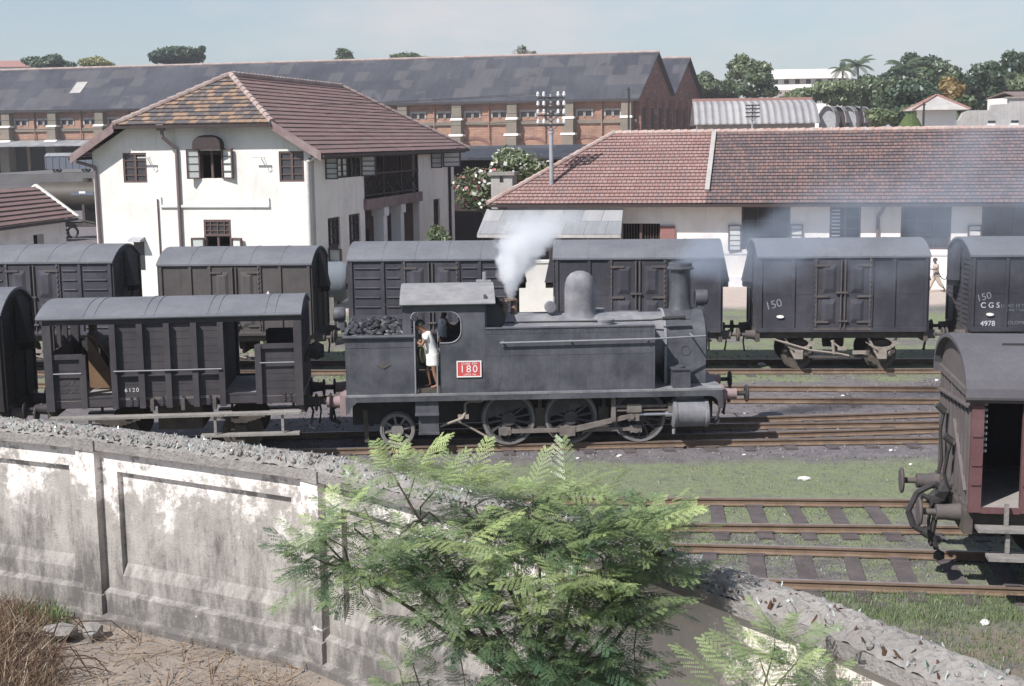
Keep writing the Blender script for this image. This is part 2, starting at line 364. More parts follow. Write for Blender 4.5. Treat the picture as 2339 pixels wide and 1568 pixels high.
# ---------------------------------------------------------------- shared builders
def clip_rows(pts, rowlen, first=0.0):
    """rows of a planar convex polygon, from its lower edge upward: (v0, v1, left0, right0, left1, right1) as points"""
    pts = [Vector(p) for p in pts]
    n = (pts[1] - pts[0]).cross(pts[2] - pts[0]).normalized()
    if n.z < 0: n = -n
    t = Vector((0, 0, 1)).cross(n).normalized(); b = n.cross(t)
    o = pts[0]; q = [((p - o).dot(t), (p - o).dot(b)) for p in pts]
    vmin = min(v for _, v in q); vmax = max(v for _, v in q)
    def ext(v):
        xs = []
        for i in range(len(q)):
            (x0, y0), (x1, y1) = q[i], q[(i + 1) % len(q)]
            if abs(y1 - y0) < 1e-9:
                if abs(v - y0) < 1e-6: xs += [x0, x1]
            elif (y0 - v) * (y1 - v) <= 1e-9:
                xs.append(x0 + (x1 - x0) * (v - y0) / (y1 - y0))
        return (min(xs), max(xs)) if xs else (0, 0)
    k = max(1, round((vmax - vmin) / rowlen)); out = []
    for i in range(k):
        v0 = vmin + (vmax - vmin) * i / k; v1 = vmin + (vmax - vmin) * (i + 1) / k
        a0, b0 = ext(v0 + 1e-5); a1, b1 = ext(v1 - 1e-5)
        out.append((o + t * a0 + b * v0, o + t * b0 + b * v0, o + t * a1 + b * v1, o + t * b1 + b * v1))
    return out, n
def tile_slope(name, pts, mat, parent, rowlen=.29, lip=.035, wob=.008):
    """a roof slope laid in real overlapping courses"""
    rows, n = clip_rows(pts, rowlen); mb = MB(); ov = {}
    rr = random.Random(len(rows))
    for i, (a0, b0, a1, b1) in enumerate(rows):
        L = max((b0 - a0).length, .01); seg = max(1, int(L / 1.6)); base = len(mb.v)
        for k in range(seg + 1):
            u = k / seg; h = lip + rr.uniform(-wob, wob)
            lo = a0.lerp(b0, u); hi = a1.lerp(b1, u)
            mb.v += [tuple(lo - n * .012), tuple(lo + n * h), tuple(hi + n * .0)]
        for k in range(seg):
            j = base + 3 * k
            ov[len(mb.f)] = (i, i, i + 1, i + 1); mb.f.append((j + 1, j + 4, j + 5, j + 2)); mb.mi.append(0)
            ov[len(mb.f)] = (i + .03, i + .03, i + .06, i + .06); mb.f.append((j, j + 3, j + 4, j + 1)); mb.mi.append(0)  # lip faces take the dark joint band, a painted shade line per course
    o = mb.build(name, mat, parent, smooth=False)
    uvl = o.data.uv_layers['metres'].data
    for pi, vv in ov.items():
        p = o.data.polygons[pi]
        for li, v in zip(p.loop_indices, vv): uvl[li].uv.y = v * .29
    return o
def wall_mesh(mb, u0, u1, z0, z1, holes, fr, depth=.3, m=0):
    """wall in the plane given by fr(u, z, d): openings are real holes with reveals"""
    us = sorted({u0, u1, *[h[0] for h in holes], *[h[1] for h in holes]}); zs = sorted({z0, z1, *[h[2] for h in holes], *[h[3] for h in holes]})
    us = [u for u in us if u0 <= u <= u1]; zs = [z for z in zs if z0 <= z <= z1]
    for i in range(len(us) - 1):
        for j in range(len(zs) - 1):
            cu, cz = (us[i] + us[i + 1]) / 2, (zs[j] + zs[j + 1]) / 2
            if any(h[0] < cu < h[1] and h[2] < cz < h[3] for h in holes): continue
            for d, fl in ((0, False), (depth, True)):
                q = [fr(us[i], zs[j], d), fr(us[i + 1], zs[j], d), fr(us[i + 1], zs[j + 1], d), fr(us[i], zs[j + 1], d)]
                mb.add(q[::-1] if fl else q, [(0, 1, 2, 3)], m)
    for a, b, c, d in holes:
        for (p, q) in (((a, c), (b, c)), ((b, c), (b, d)), ((b, d), (a, d)), ((a, d), (a, c))):
            mb.add([fr(*p, 0), fr(*p, depth), fr(*q, depth), fr(*q, 0)], [(0, 1, 2, 3)], m)
    return mb
def fr_front(y=0.0): return lambda u, z, d: (u, y + d, z)
def fr_right(x=0.0): return lambda u, z, d: (x - d, u, z)
def window(parent, fr, u0, u1, z0, z1, nx=2, nz=4, fw=.08, recess=.08, glass=None, mat=None, pane=True, name='window'):
    """frame with glazing bars; its panes are a sub-part"""
    mat = mat or M['frame']; mb = MB()
    def bx(a, b, c, d, d0, d1):
        p = [fr(a, c, d1), fr(b, c, d1), fr(b, c, d0), fr(a, c, d0)]; q = [fr(a, d, d1), fr(b, d, d1), fr(b, d, d0), fr(a, d, d0)]
        mb.add(p + q, [(3, 2, 1, 0), (4, 5, 6, 7), (0, 1, 5, 4), (1, 2, 6, 5), (2, 3, 7, 6), (3, 0, 4, 7)])
    d0 = recess - .05; d1 = recess + .06
    bx(u0, u0 + fw, z0, z1, d0, d1); bx(u1 - fw, u1, z0, z1, d0, d1)
    bx(u0 + fw, u1 - fw, z0, z0 + fw, d0, d1); bx(u0 + fw, u1 - fw, z1 - fw, z1, d0, d1)
    for i in range(1, nx):
        u = u0 + (u1 - u0) * i / nx; w = .05 if nx == 2 else .022
        bx(u - w, u + w, z0 + fw, z1 - fw, d0 + .01, d1 - .01)
    for j in range(1, nz):
        z = z0 + (z1 - z0) * j / nz; bx(u0 + fw, u1 - fw, z - .02, z + .02, d0 + .02, d1 - .02)
    w = mb.build(name, mat, parent, smooth=False)
    if pane:
        g = MB(); dg = recess + .02
        g.add([fr(u0 + .02, z0 + .02, dg), fr(u1 - .02, z0 + .02, dg), fr(u1 - .02, z1 - .02, dg), fr(u0 + .02, z1 - .02, dg),
               fr(u0 + .02, z0 + .02, dg + .008), fr(u1 - .02, z0 + .02, dg + .008), fr(u1 - .02, z1 - .02, dg + .008), fr(u0 + .02, z1 - .02, dg + .008)],
              [(0, 1, 2, 3), (7, 6, 5, 4), (0, 4, 5, 1), (1, 5, 6, 2), (2, 6, 7, 3), (3, 7, 4, 0)])
        g.build('pane', glass or M['glass'], w, smooth=False)
    return w
def shutter(parent, hinge, width, z0, z1, ang, nz=5, name='shutter', glass=None):
    """glazed casement leaf swung open: hinge point (x, y), leaf runs at angle ang (radians, local)"""
    hx, hy = hinge; dx, dy = math.cos(ang), math.sin(ang); px, py = -dy, dx
    def fr(u, z, d): return (hx + dx * u + px * d, hy + dy * u + py * d, z)
    return window(parent, fr, 0, width, z0, z1, 1, nz, .055, .0, glass or M['glass_pale'], M['frame'], True, name)
def local_on(root, rz, x, y, ly=None, lx=None):
    a = Vector((math.cos(rz), math.sin(rz), 0)); b = Vector((-math.sin(rz), math.cos(rz), 0)); o = Vector(root)
    n, off = (b, ly) if ly is not None else (a, lx)
    d = ray(x, y); t = (o + n * off - CAMLOC).dot(n) / d.dot(n); p = CAMLOC + d * t - o
    return Vector((p.dot(a), p.dot(b), p.z))

# ---------------------------------------------------------------- ground
def ground_mat():
    t = NT('yard_ground'); p = t.pos()
    sep = t.n('SeparateXYZ'); t.L(p, sep.inputs[0]); X, Y = sep.outputs[0], sep.outputs[1]
    n1 = t.noise(p, .35, 9, .68); n2 = t.noise(p, 2.6, 9, .72); n3 = t.noise(p, 22, 6, .7); n4 = t.noise(p, 7, 7, .7)
    cinder = t.mix(t.ramp(n2, .35, .68), (.12, .108, .113), (.215, .198, .205))
    cinder = t.mix(t.math('MULTIPLY', t.ramp(n3, .56, .72), .6), cinder, (.33, .30, .28))
    cinder = t.mix(t.math('MULTIPLY', t.ramp(n4, .60, .75), .5), cinder, (.06, .052, .055))
    grass = t.mix(t.ramp(n4, .3, .7), (.17, .20, .115), (.245, .27, .17))
    grass = t.mix(t.math('MULTIPLY', t.ramp(n3, .5, .7), .5), grass, (.30, .31, .22))
    grass = t.mix(t.math('MULTIPLY', t.ramp(n3, .5, .3), .4), grass, (.135, .15, .09))
    dirt = t.mix(t.ramp(n2, .3, .7), (.225, .19, .16), (.35, .30, .26))
    dirt = t.mix(t.math('MULTIPLY', t.ramp(n4, .6, .75), .7), dirt, (.13, .10, .085))
    # where grass grows: between the loco road and the sidings, and along the platform far side
    yy = t.math('ADD', Y, t.math('MULTIPLY', t.math('SUBTRACT', n1, .5), 2.6))
    def band(lo, hi, s=.6):
        a = t.math('SMOOTH_MIN', t.math('DIVIDE', t.math('SUBTRACT', yy, lo), s), t.math('DIVIDE', t.math('SUBTRACT', hi, yy), s), .2)
        o = t.n('Clamp'); t.L(a, o.inputs[0]); return o.outputs[0]
    g = t.math('MULTIPLY', band(24.0, 29.6), t.ramp(n2, .25, .52))
    g2 = t.math('MULTIPLY', band(14, 25.4), t.ramp(t.math('ADD', t.math('MULTIPLY', n2, .6), t.math('MULTIPLY', n1, .4)), .44, .56))
    g3 = t.math('MULTIPLY', band(38.8, 57.0), t.ramp(n1, .38, .55))
    gm = t.math('MAXIMUM', t.math('MAXIMUM', g, g2), g3)
    col = t.mix(gm, cinder, grass)
    far = t.n('Clamp'); t.L(t.math('MINIMUM', t.math('DIVIDE', t.math('SUBTRACT', yy, 55.8), 1.5), t.math('DIVIDE', t.math('ADD', X, 13.0), 3.0)), far.inputs[0])
    col = t.mix(far.outputs[0], col, t.mix(t.ramp(n2, .3, .7), (.40, .33, .29), (.52, .44, .40)))
    # bare earth on the photographer's side of the wall
    w = t.math('SUBTRACT', t.math('SUBTRACT', 16.3, t.math('MULTIPLY', X, .62)), Y)
    wm = t.n('Clamp'); t.L(t.math('ADD', w, .5), wm.inputs[0])
    col = t.mix(wm.outputs[0], col, dirt)
    # worn brown bank beside the wall on the railway side
    w2 = t.math('SUBTRACT', t.math('SUBTRACT', 24.6, t.math('MULTIPLY', X, 1.0)), Y)
    bk = t.n('Clamp'); t.L(t.math('MULTIPLY', t.math('ADD', w2, t.math('MULTIPLY', t.math('SUBTRACT', n1, .5), 6.0)), .5), bk.inputs[0]); near = t.n('Clamp'); t.L(t.math('MULTIPLY', t.math('SUBTRACT', 19.4, Y), 1.2), near.inputs[0]); rt = t.n('Clamp'); t.L(t.math('SUBTRACT', X, 2.0), rt.inputs[0])
    patch = t.math('MULTIPLY', t.math('MULTIPLY', near.outputs[0], rt.outputs[0]), t.ramp(t.math('ADD', t.math('MULTIPLY', n1, .6), t.math('MULTIPLY', n2, .5)), .48, .60))
    col = t.mix(t.math('MULTIPLY', patch, .8), col, (.21, .165, .14))
    h = t.math('ADD', t.math('MULTIPLY', n3, .6), n4)
    return t.finish(col, .95, 0, t.bump(h, .05, .8), .08)
g = MB(); g.add([(-900, -30, 0), (900, -30, 0), (900, 1500, 0), (-900, 1500, 0)], [(0, 1, 2, 3)])
tag(g.build('ground', ground_mat(), smooth=False), kind='structure')
# ---------------------------------------------------------------- white two-storey yard office
def two_storey():
    rz = -.216; root = empty('two_storey_office', (-8.38, 57, 0), rz, 'whitewashed two-storey office with half-hipped tile roof and balcony', 'building')
    W, L, E = 10.1, 23.6, 6.9
    f = lambda x, y: local_on((-8.38, 57, 0), rz, x, y, ly=0)
    s = lambda x, y: local_on((-8.38, 57, 0), rz, x, y, lx=0)
    FR = fr_front(0.0); SR = fr_right(0.0)
    # openings on the gable front (from the photograph, metres in the wall plane)
    wl = (f(260, 0).x, f(315, 0).x, f(287, 418).z, f(287, 350).z)
    wr = (f(623, 0).x, f(681, 0).x, f(652, 416).z, f(652, 346).z)
    wc = (f(438, 0).x, f(492, 0).x, f(465, 408).z, f(465, 324).z)
    wg = (f(441, 0).x, f(505, 0).x, f(470, 600).z, f(470, 502).z)
    mb = MB(); wall_mesh(mb, -W, 0, 0, E, [wl, wr, wc, wg], FR, .35)
    # gable above the eaves
    hx0, hx1, hz = -W + 1.9, -1.9, 8.02
    mb.prism([(-W, E), (0, E), (hx1, hz), (hx0, hz)], 0.0, .35, 'y')
    # right-hand side: balcony bay and windows are holes
    balc = (6.9, 16.1, 4.5, 6.75); porch = (6.9, 16.1, 0, 4.0)
    sw1 = (1.7, 6.6, 5.6, 6.75); sw2 = (18.7, 21.2, 5.7, 6.8); d1 = (1.8, 3.4, 0, 3.9); d2 = (4.6, 6.2, 0, 3.9); lw = (19.0, 20.3, 1.0, 3.95)
    wall_mesh(mb, .35, L, 0, E, [balc, porch, sw1, sw2, d1, d2, lw], SR, .35)
    mb.build('wall', M['wash'], root, smooth=False)
    each('back_wall', M['wash_side'], root, [(-W, -.35, L - .35, L, 0, E), (-W, -W + .35, .35, L - .35, 0, E)])
    each('floor', M['frame_dk'], root, [(-W + .35, -.36, .36, L - .4, 4.12, 4.3), (-W + .35, -.36, .36, L - .4, 6.72, 6.88)])
    # recessed verandah walls behind the balcony and the porch, shade put into their dark colour
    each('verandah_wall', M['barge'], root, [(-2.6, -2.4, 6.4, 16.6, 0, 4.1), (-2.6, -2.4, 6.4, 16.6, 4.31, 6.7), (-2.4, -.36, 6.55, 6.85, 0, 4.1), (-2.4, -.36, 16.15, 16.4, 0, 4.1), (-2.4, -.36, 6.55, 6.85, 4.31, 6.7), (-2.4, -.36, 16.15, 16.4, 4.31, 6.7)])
    each('verandah_door', M['frame_dk'], root, [(-2.38, -2.34, 8.0, 9.1, .0, 2.6), (-2.38, -2.34, 10.6, 11.8, 4.31, 6.4), (-2.38, -2.34, 13.4, 14.5, 0, 2.6)])
    # balcony: beam, posts, braced railing
    bal = MB(); bal.box(-.30, .16, 6.75, 16.3, 4.0, 4.5); bl = bal.build('balcony', M['barge'], root, smooth=False)
    p = MB()
    for y in (7.0, 10.0, 13.0, 16.0): p.box(-.12, .0, y - .06, y + .06, 4.51, 6.7)
    p.box(-.13, .01, 6.9, 16.1, 5.62, 5.72); p.box(-.12, 0, 6.9, 16.1, 4.62, 4.7)
    for k in range(6):
        y0 = 7.0 + 1.5 * k; y1 = y0 + 1.5
        p.bar((-.06, y0, 4.7), (-.06, y1, 5.62), .035, .06, (1, 0, 0)); p.bar((-.03, y0, 5.62), (-.03, y1, 4.7), .035, .06, (1, 0, 0))
    p.build('railing', M['frame_dk'], bl, smooth=False)
    for y in (10.0, 12.9):
        c = MB(); c.box(-.5, .02, y - .3, y + .3, 0, 3.55); c.box(-.56, .1, y - .4, y + .4, 3.55, 3.99); c.build('column', M['wash_side'], root, smooth=False)
    # windows
    window(root, FR, *wl); window(root, FR, *wr)
    w = MB(); w.box((wc[0] + wc[1]) / 2 - .05, (wc[0] + wc[1]) / 2 + .05, .1, .18, wc[2], wc[3] - .3)
    w.box(wc[0], wc[0] + .07, .04, .2, wc[2], wc[3]); w.box(wc[1] - .07, wc[1], .04, .2, wc[2], wc[3]); w.box(wc[0] + .07, wc[1] - .07, .04, .2, wc[3] - .36, wc[3] - .28); w.build('window_frame', M['frame'], root, smooth=False)
    cxm = (wc[0] + wc[1]) / 2; hw = (wc[1] - wc[0]) / 2 + .1
    hood = MB(); pts = [(cxm - hw, wc[3] - .32)] + [(cxm + hw * math.cos(a), wc[3] - .1 + .38 * math.sin(a)) for a in [PI - PI * k / 10 for k in range(11)]] + [(cxm + hw, wc[3] - .32)]
    hood.prism(pts, -.42, .02, 'y'); hood.build('window_hood', M['frame_dk'], root, smooth=False)
    sh_z0, sh_z1 = f(430, 409).z, f(430, 341).z
    shutter(root, (wc[0] + .02, -.02), .56, sh_z0, sh_z1, PI + .55, 4); shutter(root, (wc[1] - .02, -.02), .56, sh_z0, sh_z1, -.25, 4)
    zt = f(470, 540).z
    window(root, FR, wg[0], wg[1], zt, wg[3], 4, 3, .1, .05)
    w = MB(); w.box(wg[0], wg[0] + .09, .02, .14, 0.9, zt); w.box(wg[1] - .09, wg[1], .02, .14, .9, zt); w.box((wg[0] + wg[1]) / 2 - .05, (wg[0] + wg[1]) / 2 + .05, .04, .14, .9, zt); w.build('window_frame', M['frame'], root, smooth=False)
    gz = f(430, 543).z
    shutter(root, (wg[0], -.02), .56, .9, gz, PI + .3, 5); shutter(root, (wg[1], -.02), .56, .9, gz, -.3, 5)
    x0, x1 = f(273, 0).x, f(302, 0).x; zz = f(287, 533).z
    hb = MB(); hb.hexa([(x0, -.5, zz - .35), (x1, -.5, zz - .35), (x1, 0, zz - .35), (x0, 0, zz - .35)], [(x0, -.45, zz - .28), (x1, -.45, zz - .28), (x1, 0, zz - .16), (x0, 0, zz - .16)]); hb.build('window_hood', M['pole'], root, smooth=False)
    hw2 = MB(); hw2.box(x0 + .05, x1 - .05, -.02, .05, zz - 1.6, zz - .36); hw2.build('window', M['glass'], root, smooth=False)
    # ledge with upturned ends on the front
    l = MB(); za = f(470, 474).z; l.box(f(343, 0).x, f(598, 0).x, -.09, .0, za, za + .1); l.box(f(343, 0).x, f(343, 0).x + .06, -.07, 0, za + .1, za + .45); l.box(f(598, 0).x - .06, f(598, 0).x, -.07, 0, za + .1, za + .4)
    l.build('ledge', M['wash_side'], root, smooth=False)
    # drainpipes
    zt = f(385, 300).z
    d = MB(); xp = f(388, 0).x; xq = f(366, 0).x
    d.pipe([(xq, -.5, f(367, 292).z), (xq, -.45, zt - .25), (xp, -.1, zt - .75), (xp, -.09, 0)], .075, 8); d.box(xq - .16, xq + .16, -.66, -.4, zt + .02, zt + .3); d.build('drainpipe', M['pipe'], root)
    d = MB(); d.pipe([(-W - .5, -.5, 6.5), (-W + .15, -.1, 6.25), (-W + .2, -.09, 0)], .07, 8); d.build('drainpipe', M['pipe'], root)
    d = MB(); d.pipe([(.5, -.4, 6.65), (-.12, -.1, 6.4), (-.14, -.09, 0)], .07, 8); d.build('drainpipe', M['pipe_pale'], root)
    d = MB(); d.pipe([(.6, 23.3, 6.7), (.09, 22.3, 6.5), (.09, 22.3, 0)], .08, 8); d.build('drainpipe', M['frame_dk'], root)
    d = MB(); d.pipe([(f(337, 0).x, -.05, f(337, 455).z), (f(338, 0).x, -.05, 0)], .03, 6); d.build('drainpipe', M['frame'], root)
    for px in (336, 596):
        br = MB(); q = f(px, 360); br.bar((q.x - .3, -.3, q.z), (q.x + .3, -.3, q.z), .05, .05); br.tube((q.x, 0, q.z), (q.x, -.32, q.z), .02); br.pipe([(q.x + .25, -.3, q.z), (q.x + .33, -.25, q.z - .25), (q.x + .36, -.03, q.z - .6)], .015, 5); br.build('lamp_bracket', M['pipe_pale'], root)
    # side windows with open leaves
    for (a, bq) in ((1.75, 3.0), (3.4, 4.9), (5.2, 6.55)):
        window(root, SR, a, bq, sw1[2], sw1[3], 2, 4, .09, .1, M['glass_pale'] if a == 3.4 else M['glass'], M['frame_dk'])
    shutter(root, (.0, 6.58), .7, sw1[2], sw1[3], .5, 5); shutter(root, (.0, 1.72), .55, sw1[2], sw1[3], .25, 5)
    window(root, SR, sw2[0], sw2[1], sw2[2], sw2[3], 2, 4, .09, .15, None, M['frame_dk'])
    shutter(root, (.0, sw2[1]), 1.15, sw2[2], sw2[3], .75, 4); shutter(root, (.0, sw2[0]), .6, sw2[2], sw2[3], .2, 4)
    for q in (d1, d2):
        window(root, SR, q[0], q[1], 2.6, 3.9, 3, 3, .1, .12, None, M['frame_dk'])
        dm = MB(); dm.box(-.2, -.12, q[0], q[1], 0, 2.6); dm.build('door', M['frame_dk'], root, smooth=False)
    shutter(root, (.0, d1[0]), .8, .9, 2.6, -.5, 3)
    window(root, SR, lw[0], lw[1], lw[2], lw[3], 2, 4, .1, .15, None, M['frame_dk'])
    # roof
    ov, xe0, xe1 = .6, -W - .7, .7; xr = -W / 2; ze, zr = 6.72, 10.25; sl = (zr - ze) / (xe1 - xr); zh = 8.03; hx = xe1 - (zh - ze) / sl; hxl = xe0 + (zh - ze) / sl
    y0, y1 = -.6, L + .7; ya, yb = 3.6, 18.4
    A = (xr, ya, zr); B = (xr, yb, zr)
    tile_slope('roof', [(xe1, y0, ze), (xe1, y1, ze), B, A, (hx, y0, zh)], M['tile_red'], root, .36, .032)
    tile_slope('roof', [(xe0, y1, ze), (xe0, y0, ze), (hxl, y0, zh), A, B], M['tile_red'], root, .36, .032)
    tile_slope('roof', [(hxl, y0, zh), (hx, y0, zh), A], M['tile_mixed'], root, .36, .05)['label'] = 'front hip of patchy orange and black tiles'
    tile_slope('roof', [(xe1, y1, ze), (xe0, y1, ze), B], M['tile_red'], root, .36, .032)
    rg = MB()
    for p, q in ((A, (hx, y0, zh)), (A, (hxl, y0, zh)), (A, B), (B, (xe1, y1, ze)), (B, (xe0, y1, ze))):
        p, q = Vector(p), Vector(q); k = max(2, int((q - p).length / .45))
        for i in range(k):
            a = p.lerp(q, i / k); c = p.lerp(q, (i + 1.06) / k); rg.tube(a + Vector((0, 0, .02)), c + Vector((0, 0, .05)), .13, .145, 8)
    rg.build('ridge_tiles', M['ridge_soot'], root)
    for xa, xb in ((xe1, hx), (xe0, hxl)):
        bg = MB()
        za, zb = (ze, zh); t = .42
        P4 = [(xa, za - t + .12), (xb, zb - t + .12), (xb, zb + .08), (xa, za + .08)]
        if xa > xb: P4 = P4[::-1]
        bg.prism(P4, y0 - .07, y0 - .01, 'y'); bg.build('bargeboard', M['barge'], root, smooth=False)
    each('gutter', M['frame_dk'], root, [(hxl, hx, y0 - .14, y0 + .06, zh - .16, zh - .035), (xe1 - .02, xe1 + .12, y0, y1, ze - .16, ze - .03), (xe0 - .12, xe0 + .02, y0, y1, ze - .16, ze - .03)]); each('soffit', M['frame_dk'], root, [(xe1 - .7, xe1 - .04, y0 + .3, y1 - .3, ze - .22, ze - .17)])
    return root
two_storey()

# ---------------------------------------------------------------- long tiled goods office on the right
def long_office():
    rz = -.216; O = (19.6, 62, 0); root = empty('long_tiled_office', O, rz, 'long single-storey white building with weathered red tile roof and hipped end', 'building')
    f = lambda x, y: local_on(O, rz, x, y, ly=.9)
    x0, x1, E = -20.4, 16.0, 4.15
    W = []
    def op(xa, xb, ya, yb): a = f(xa, ya); b = f(xb, yb); return (a.x, b.x, b.z, min(a.z, 4.0))
    ow1 = op(1694, 1804, 471, 571); ow2 = op(1896, 1964, 471, 600); ow3 = op(2059, 2171, 471, 571); ow4 = op(2244, 2352, 471, 571)
    dr = (f(1420, 0).x, f(1510, 0).x, 0, f(1465, 511).z); op2 = (f(1180, 0).x, f(1290, 0).x, 0.0, 2.6)
    FR = fr_front(.9)
    mb = MB(); wall_mesh(mb, x0, x1, 0, E - .02, [ow1, ow2, ow3, ow4, dr, op2], FR, .4)
    mb.box(x0, x0 + .3, 1.31, 10.9, 0, E - .02); mb.box(x0 + .3, x1, 10.6, 10.9, 0, E - .02); mb.box(x1 - .3, x1, 1.31, 10.59, 0, E - .02)
    mb.build('wall', M['wash_long'], root, smooth=False)
    each('plinth', M['wash_side'], root, [(x0 + 7.5, x1, .84, .9, 0, .5)]); each('sill_band', M['wash_side'], root, [(x0 + 8.5, x1, .86, .9, f(1690, 577).z - .1, f(1690, 577).z)])
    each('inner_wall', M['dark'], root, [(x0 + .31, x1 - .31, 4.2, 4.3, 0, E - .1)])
    for o_ in (ow1, ow3, ow4):
        window(root, FR, o_[0], o_[1], o_[2], o_[3], 3, 3, .09, .2, None, M['frame'])
    window(root, FR, *ow2, 2, 5, .09, .2, None, M['frame'], False)
    for o_ in (ow1, ow4):
        a, b = f(1665, 514).z, f(1665, 573).z
        shutter(root, (o_[0], .88), .62, b, a, PI + .15, 5)
    shutter(root, (ow1[1], .88), .6, f(1818, 573).z, f(1818, 513).z, -.12, 5)
    lv = MB()
    for k in range(12): lv.box(ow2[0] + .1, ow2[0] + .48, 1.0, 1.06, ow2[3] - .25 - k * .17, ow2[3] - .18 - k * .17)
    lv.build('louvre', M['pipe_pale'], root, smooth=False)
    b = MB()
    for k in range(14):
        x = dr[0] + (dr[1] - dr[0]) * (k + .5) / 14; b.box(x - .015, x + .015, 1.0, 1.03, 0, dr[3])
    b.box((dr[0] + dr[1]) / 2 - .06, (dr[0] + dr[1]) / 2 + .06, .9, 1.05, 0, dr[3]); b.build('barred_opening', M['frame'], root, smooth=False)
    d = MB(); d.box(f(1511, 0).x, f(1545, 0).x, .74, .88, 0, f(1525, 516).z); d.build('door', M['door_red'], root, smooth=False)
    dp = MB(); xx = f(2020, 0).x; dp.pipe([(xx + .25, .2, 4.0), (xx + .2, .3, 3.8), (xx, .82, 3.4), (xx, .82, 0)], .08, 8); dp.build('drainpipe', M['pipe'], root)
    # roof: near slope in two tile colours either side of a concrete strip, hipped left end
    xe0, xe1, ye0, ye1, ze, zr, yr = -21.2, 16.8, 0.0, 11.8, 4.08, 7.45, 5.7
    xs = f(1622, 400).x; xh = -15.75; xb = 10.6
    xst = local_on(O, rz, 1622, 385, ly=2.8).x
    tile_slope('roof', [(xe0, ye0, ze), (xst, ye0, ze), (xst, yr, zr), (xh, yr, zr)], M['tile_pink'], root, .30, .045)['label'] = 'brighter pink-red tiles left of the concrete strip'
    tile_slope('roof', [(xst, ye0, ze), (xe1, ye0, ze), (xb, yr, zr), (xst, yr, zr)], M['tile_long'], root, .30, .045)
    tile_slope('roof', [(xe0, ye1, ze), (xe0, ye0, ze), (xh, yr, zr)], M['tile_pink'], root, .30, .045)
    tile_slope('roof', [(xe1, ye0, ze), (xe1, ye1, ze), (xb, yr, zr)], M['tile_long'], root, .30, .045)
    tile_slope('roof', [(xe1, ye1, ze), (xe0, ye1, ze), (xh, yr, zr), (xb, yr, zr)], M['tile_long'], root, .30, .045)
    st = MB(); st.bar((xst, ye0 + .8, ze + .58), (xst, yr, zr + .08), .22, .16, (0, 0, 1)); st.build('concrete_strip', M['conc_pale'], root, smooth=False)
    rg = MB(); rm = MB()
    for p, q in (((xh, yr, zr), (xe0, ye0, ze)), ((xh, yr, zr), (xb, yr, zr)), ((xb, yr, zr), (xe1, ye0, ze)), ((xh, yr, zr), (xe0, ye1, ze))):
        p, q = Vector(p), Vector(q); k = int((q - p).length / .42)
        for i in range(k):
            a = p.lerp(q, i / k); c = p.lerp(q, (i + 1.08) / k); rg.tube(a + Vector((0, 0, .02)), c + Vector((0, 0, .05)), .12, .14, 8)
            if i % 2 == 0: rm.tube(a + Vector((0, 0, .03)), a.lerp(c, .2) + Vector((0, 0, .04)), .148, .148, 8)
    rt = rg.build('ridge_tiles', M['ridge_tile'], root); rm.build('mortar', M['conc_pale'], rt)
    gt = MB(); gt.box(xe0, xe1, ye0 - .12, ye0 + .04, ze - .16, ze - .03); gt.box(xe0, xe1, ye0 + .06, .88, ze - .14, ze - .09); gt.build('gutter', M['frame_dk'], root, smooth=False)
    return root, (xe0, ye0, ze, zr, yr)
LO, _ = long_office()

def canopy():
    rz = -.216; O = (19.6, 62, 0)
    f = lambda x, y, ly: local_on(O, rz, x, y, ly=ly)
    a = f(1112, 478, .1); b = f(1423, 478, .1); c = f(1090, 535, -2.6); d = f(1418, 533, -2.6)
    root = empty('sheet_canopy', O, rz, 'grey sheet lean-to canopy under the hipped end of the tile roof', 'canopy')
    z0, z1 = 3.82, 2.55
    z0 = (a.z + b.z) / 2; z1 = (c.z + d.z) / 2
    mb = MB(); mb.hexa([(c.x, -2.6, z1 - .06), (d.x, -2.6, z1 - .06), (b.x, .1, z0 - .06), (a.x, .1, z0 - .06)], [(c.x, -2.6, z1), (d.x, -2.6, z1), (b.x, .1, z0), (a.x, .1, z0)]); mb.build('roof', M['canopy'], root, smooth=False)
    fr = MB(); fr.box(c.x, d.x, -2.66, -2.56, z1 - .2, z1 - .06); fr.build('fascia', M['conc_pale'], root, smooth=False)
    for k in range(5):
        x = c.x + .6 + (d.x - c.x - 1.0) * k / 4
        p = MB(); p.box(x - .09, x + .09, -2.5, -2.32, 0, z1 - .06); p.build('post', M['frame_dk'], root, smooth=False)
    w = MB(); w.box(c.x + .3, d.x - .2, -1.0, -.9, 0, z1 - .1); w.build('dark_screen', M['frame_dk'], root, smooth=False)  # dark upright sheet filling the space beneath the canopy
canopy()

def low_white_wall():     # white wall seen between the ribbed van and the next van
    p0 = P(1192, 602, 52); p1 = P(1275, 600, 52); zt = p0.z
    root = MB(); root.box(-1.7, 4.6, 0, .35, 0, zt); root.box(-1.75, 4.65, -.04, .39, zt, zt + .1)
    o = root.build('white_screen_wall', M['wash'], loc=(p0.x - .1, 52, 0)); o.location.x = p0.x + .2; tag(o, 'low whitewashed wall glimpsed in the gap between two dark vans', 'wall')
low_white_wall()

def flue():
    root = empty('concrete_flue', P(1153, 560, 68.5).xy.to_3d(), -.216, 'squat grey concrete flue with flat slab top beside the flowering tree', 'flue')
    zt = P(1153, 394, 68.5).z
    mb = MB(); mb.box(-.55, .55, -.55, .55, 0, zt - .5); mb.box(-.55, -.1, -.55, .55, zt - .5, zt - .14); mb.box(.1, .55, -.55, .55, zt - .5, zt - .14); mb.box(-.09, .09, -.3, .3, zt - .5, zt - .14); mb.build('shaft', M['conc_pale'], root, smooth=False)
    c = MB(); c.box(-.68, .68, -.68, .68, zt - .14, zt + .02); c.build('cap', M['conc'], root, smooth=False)
flue()

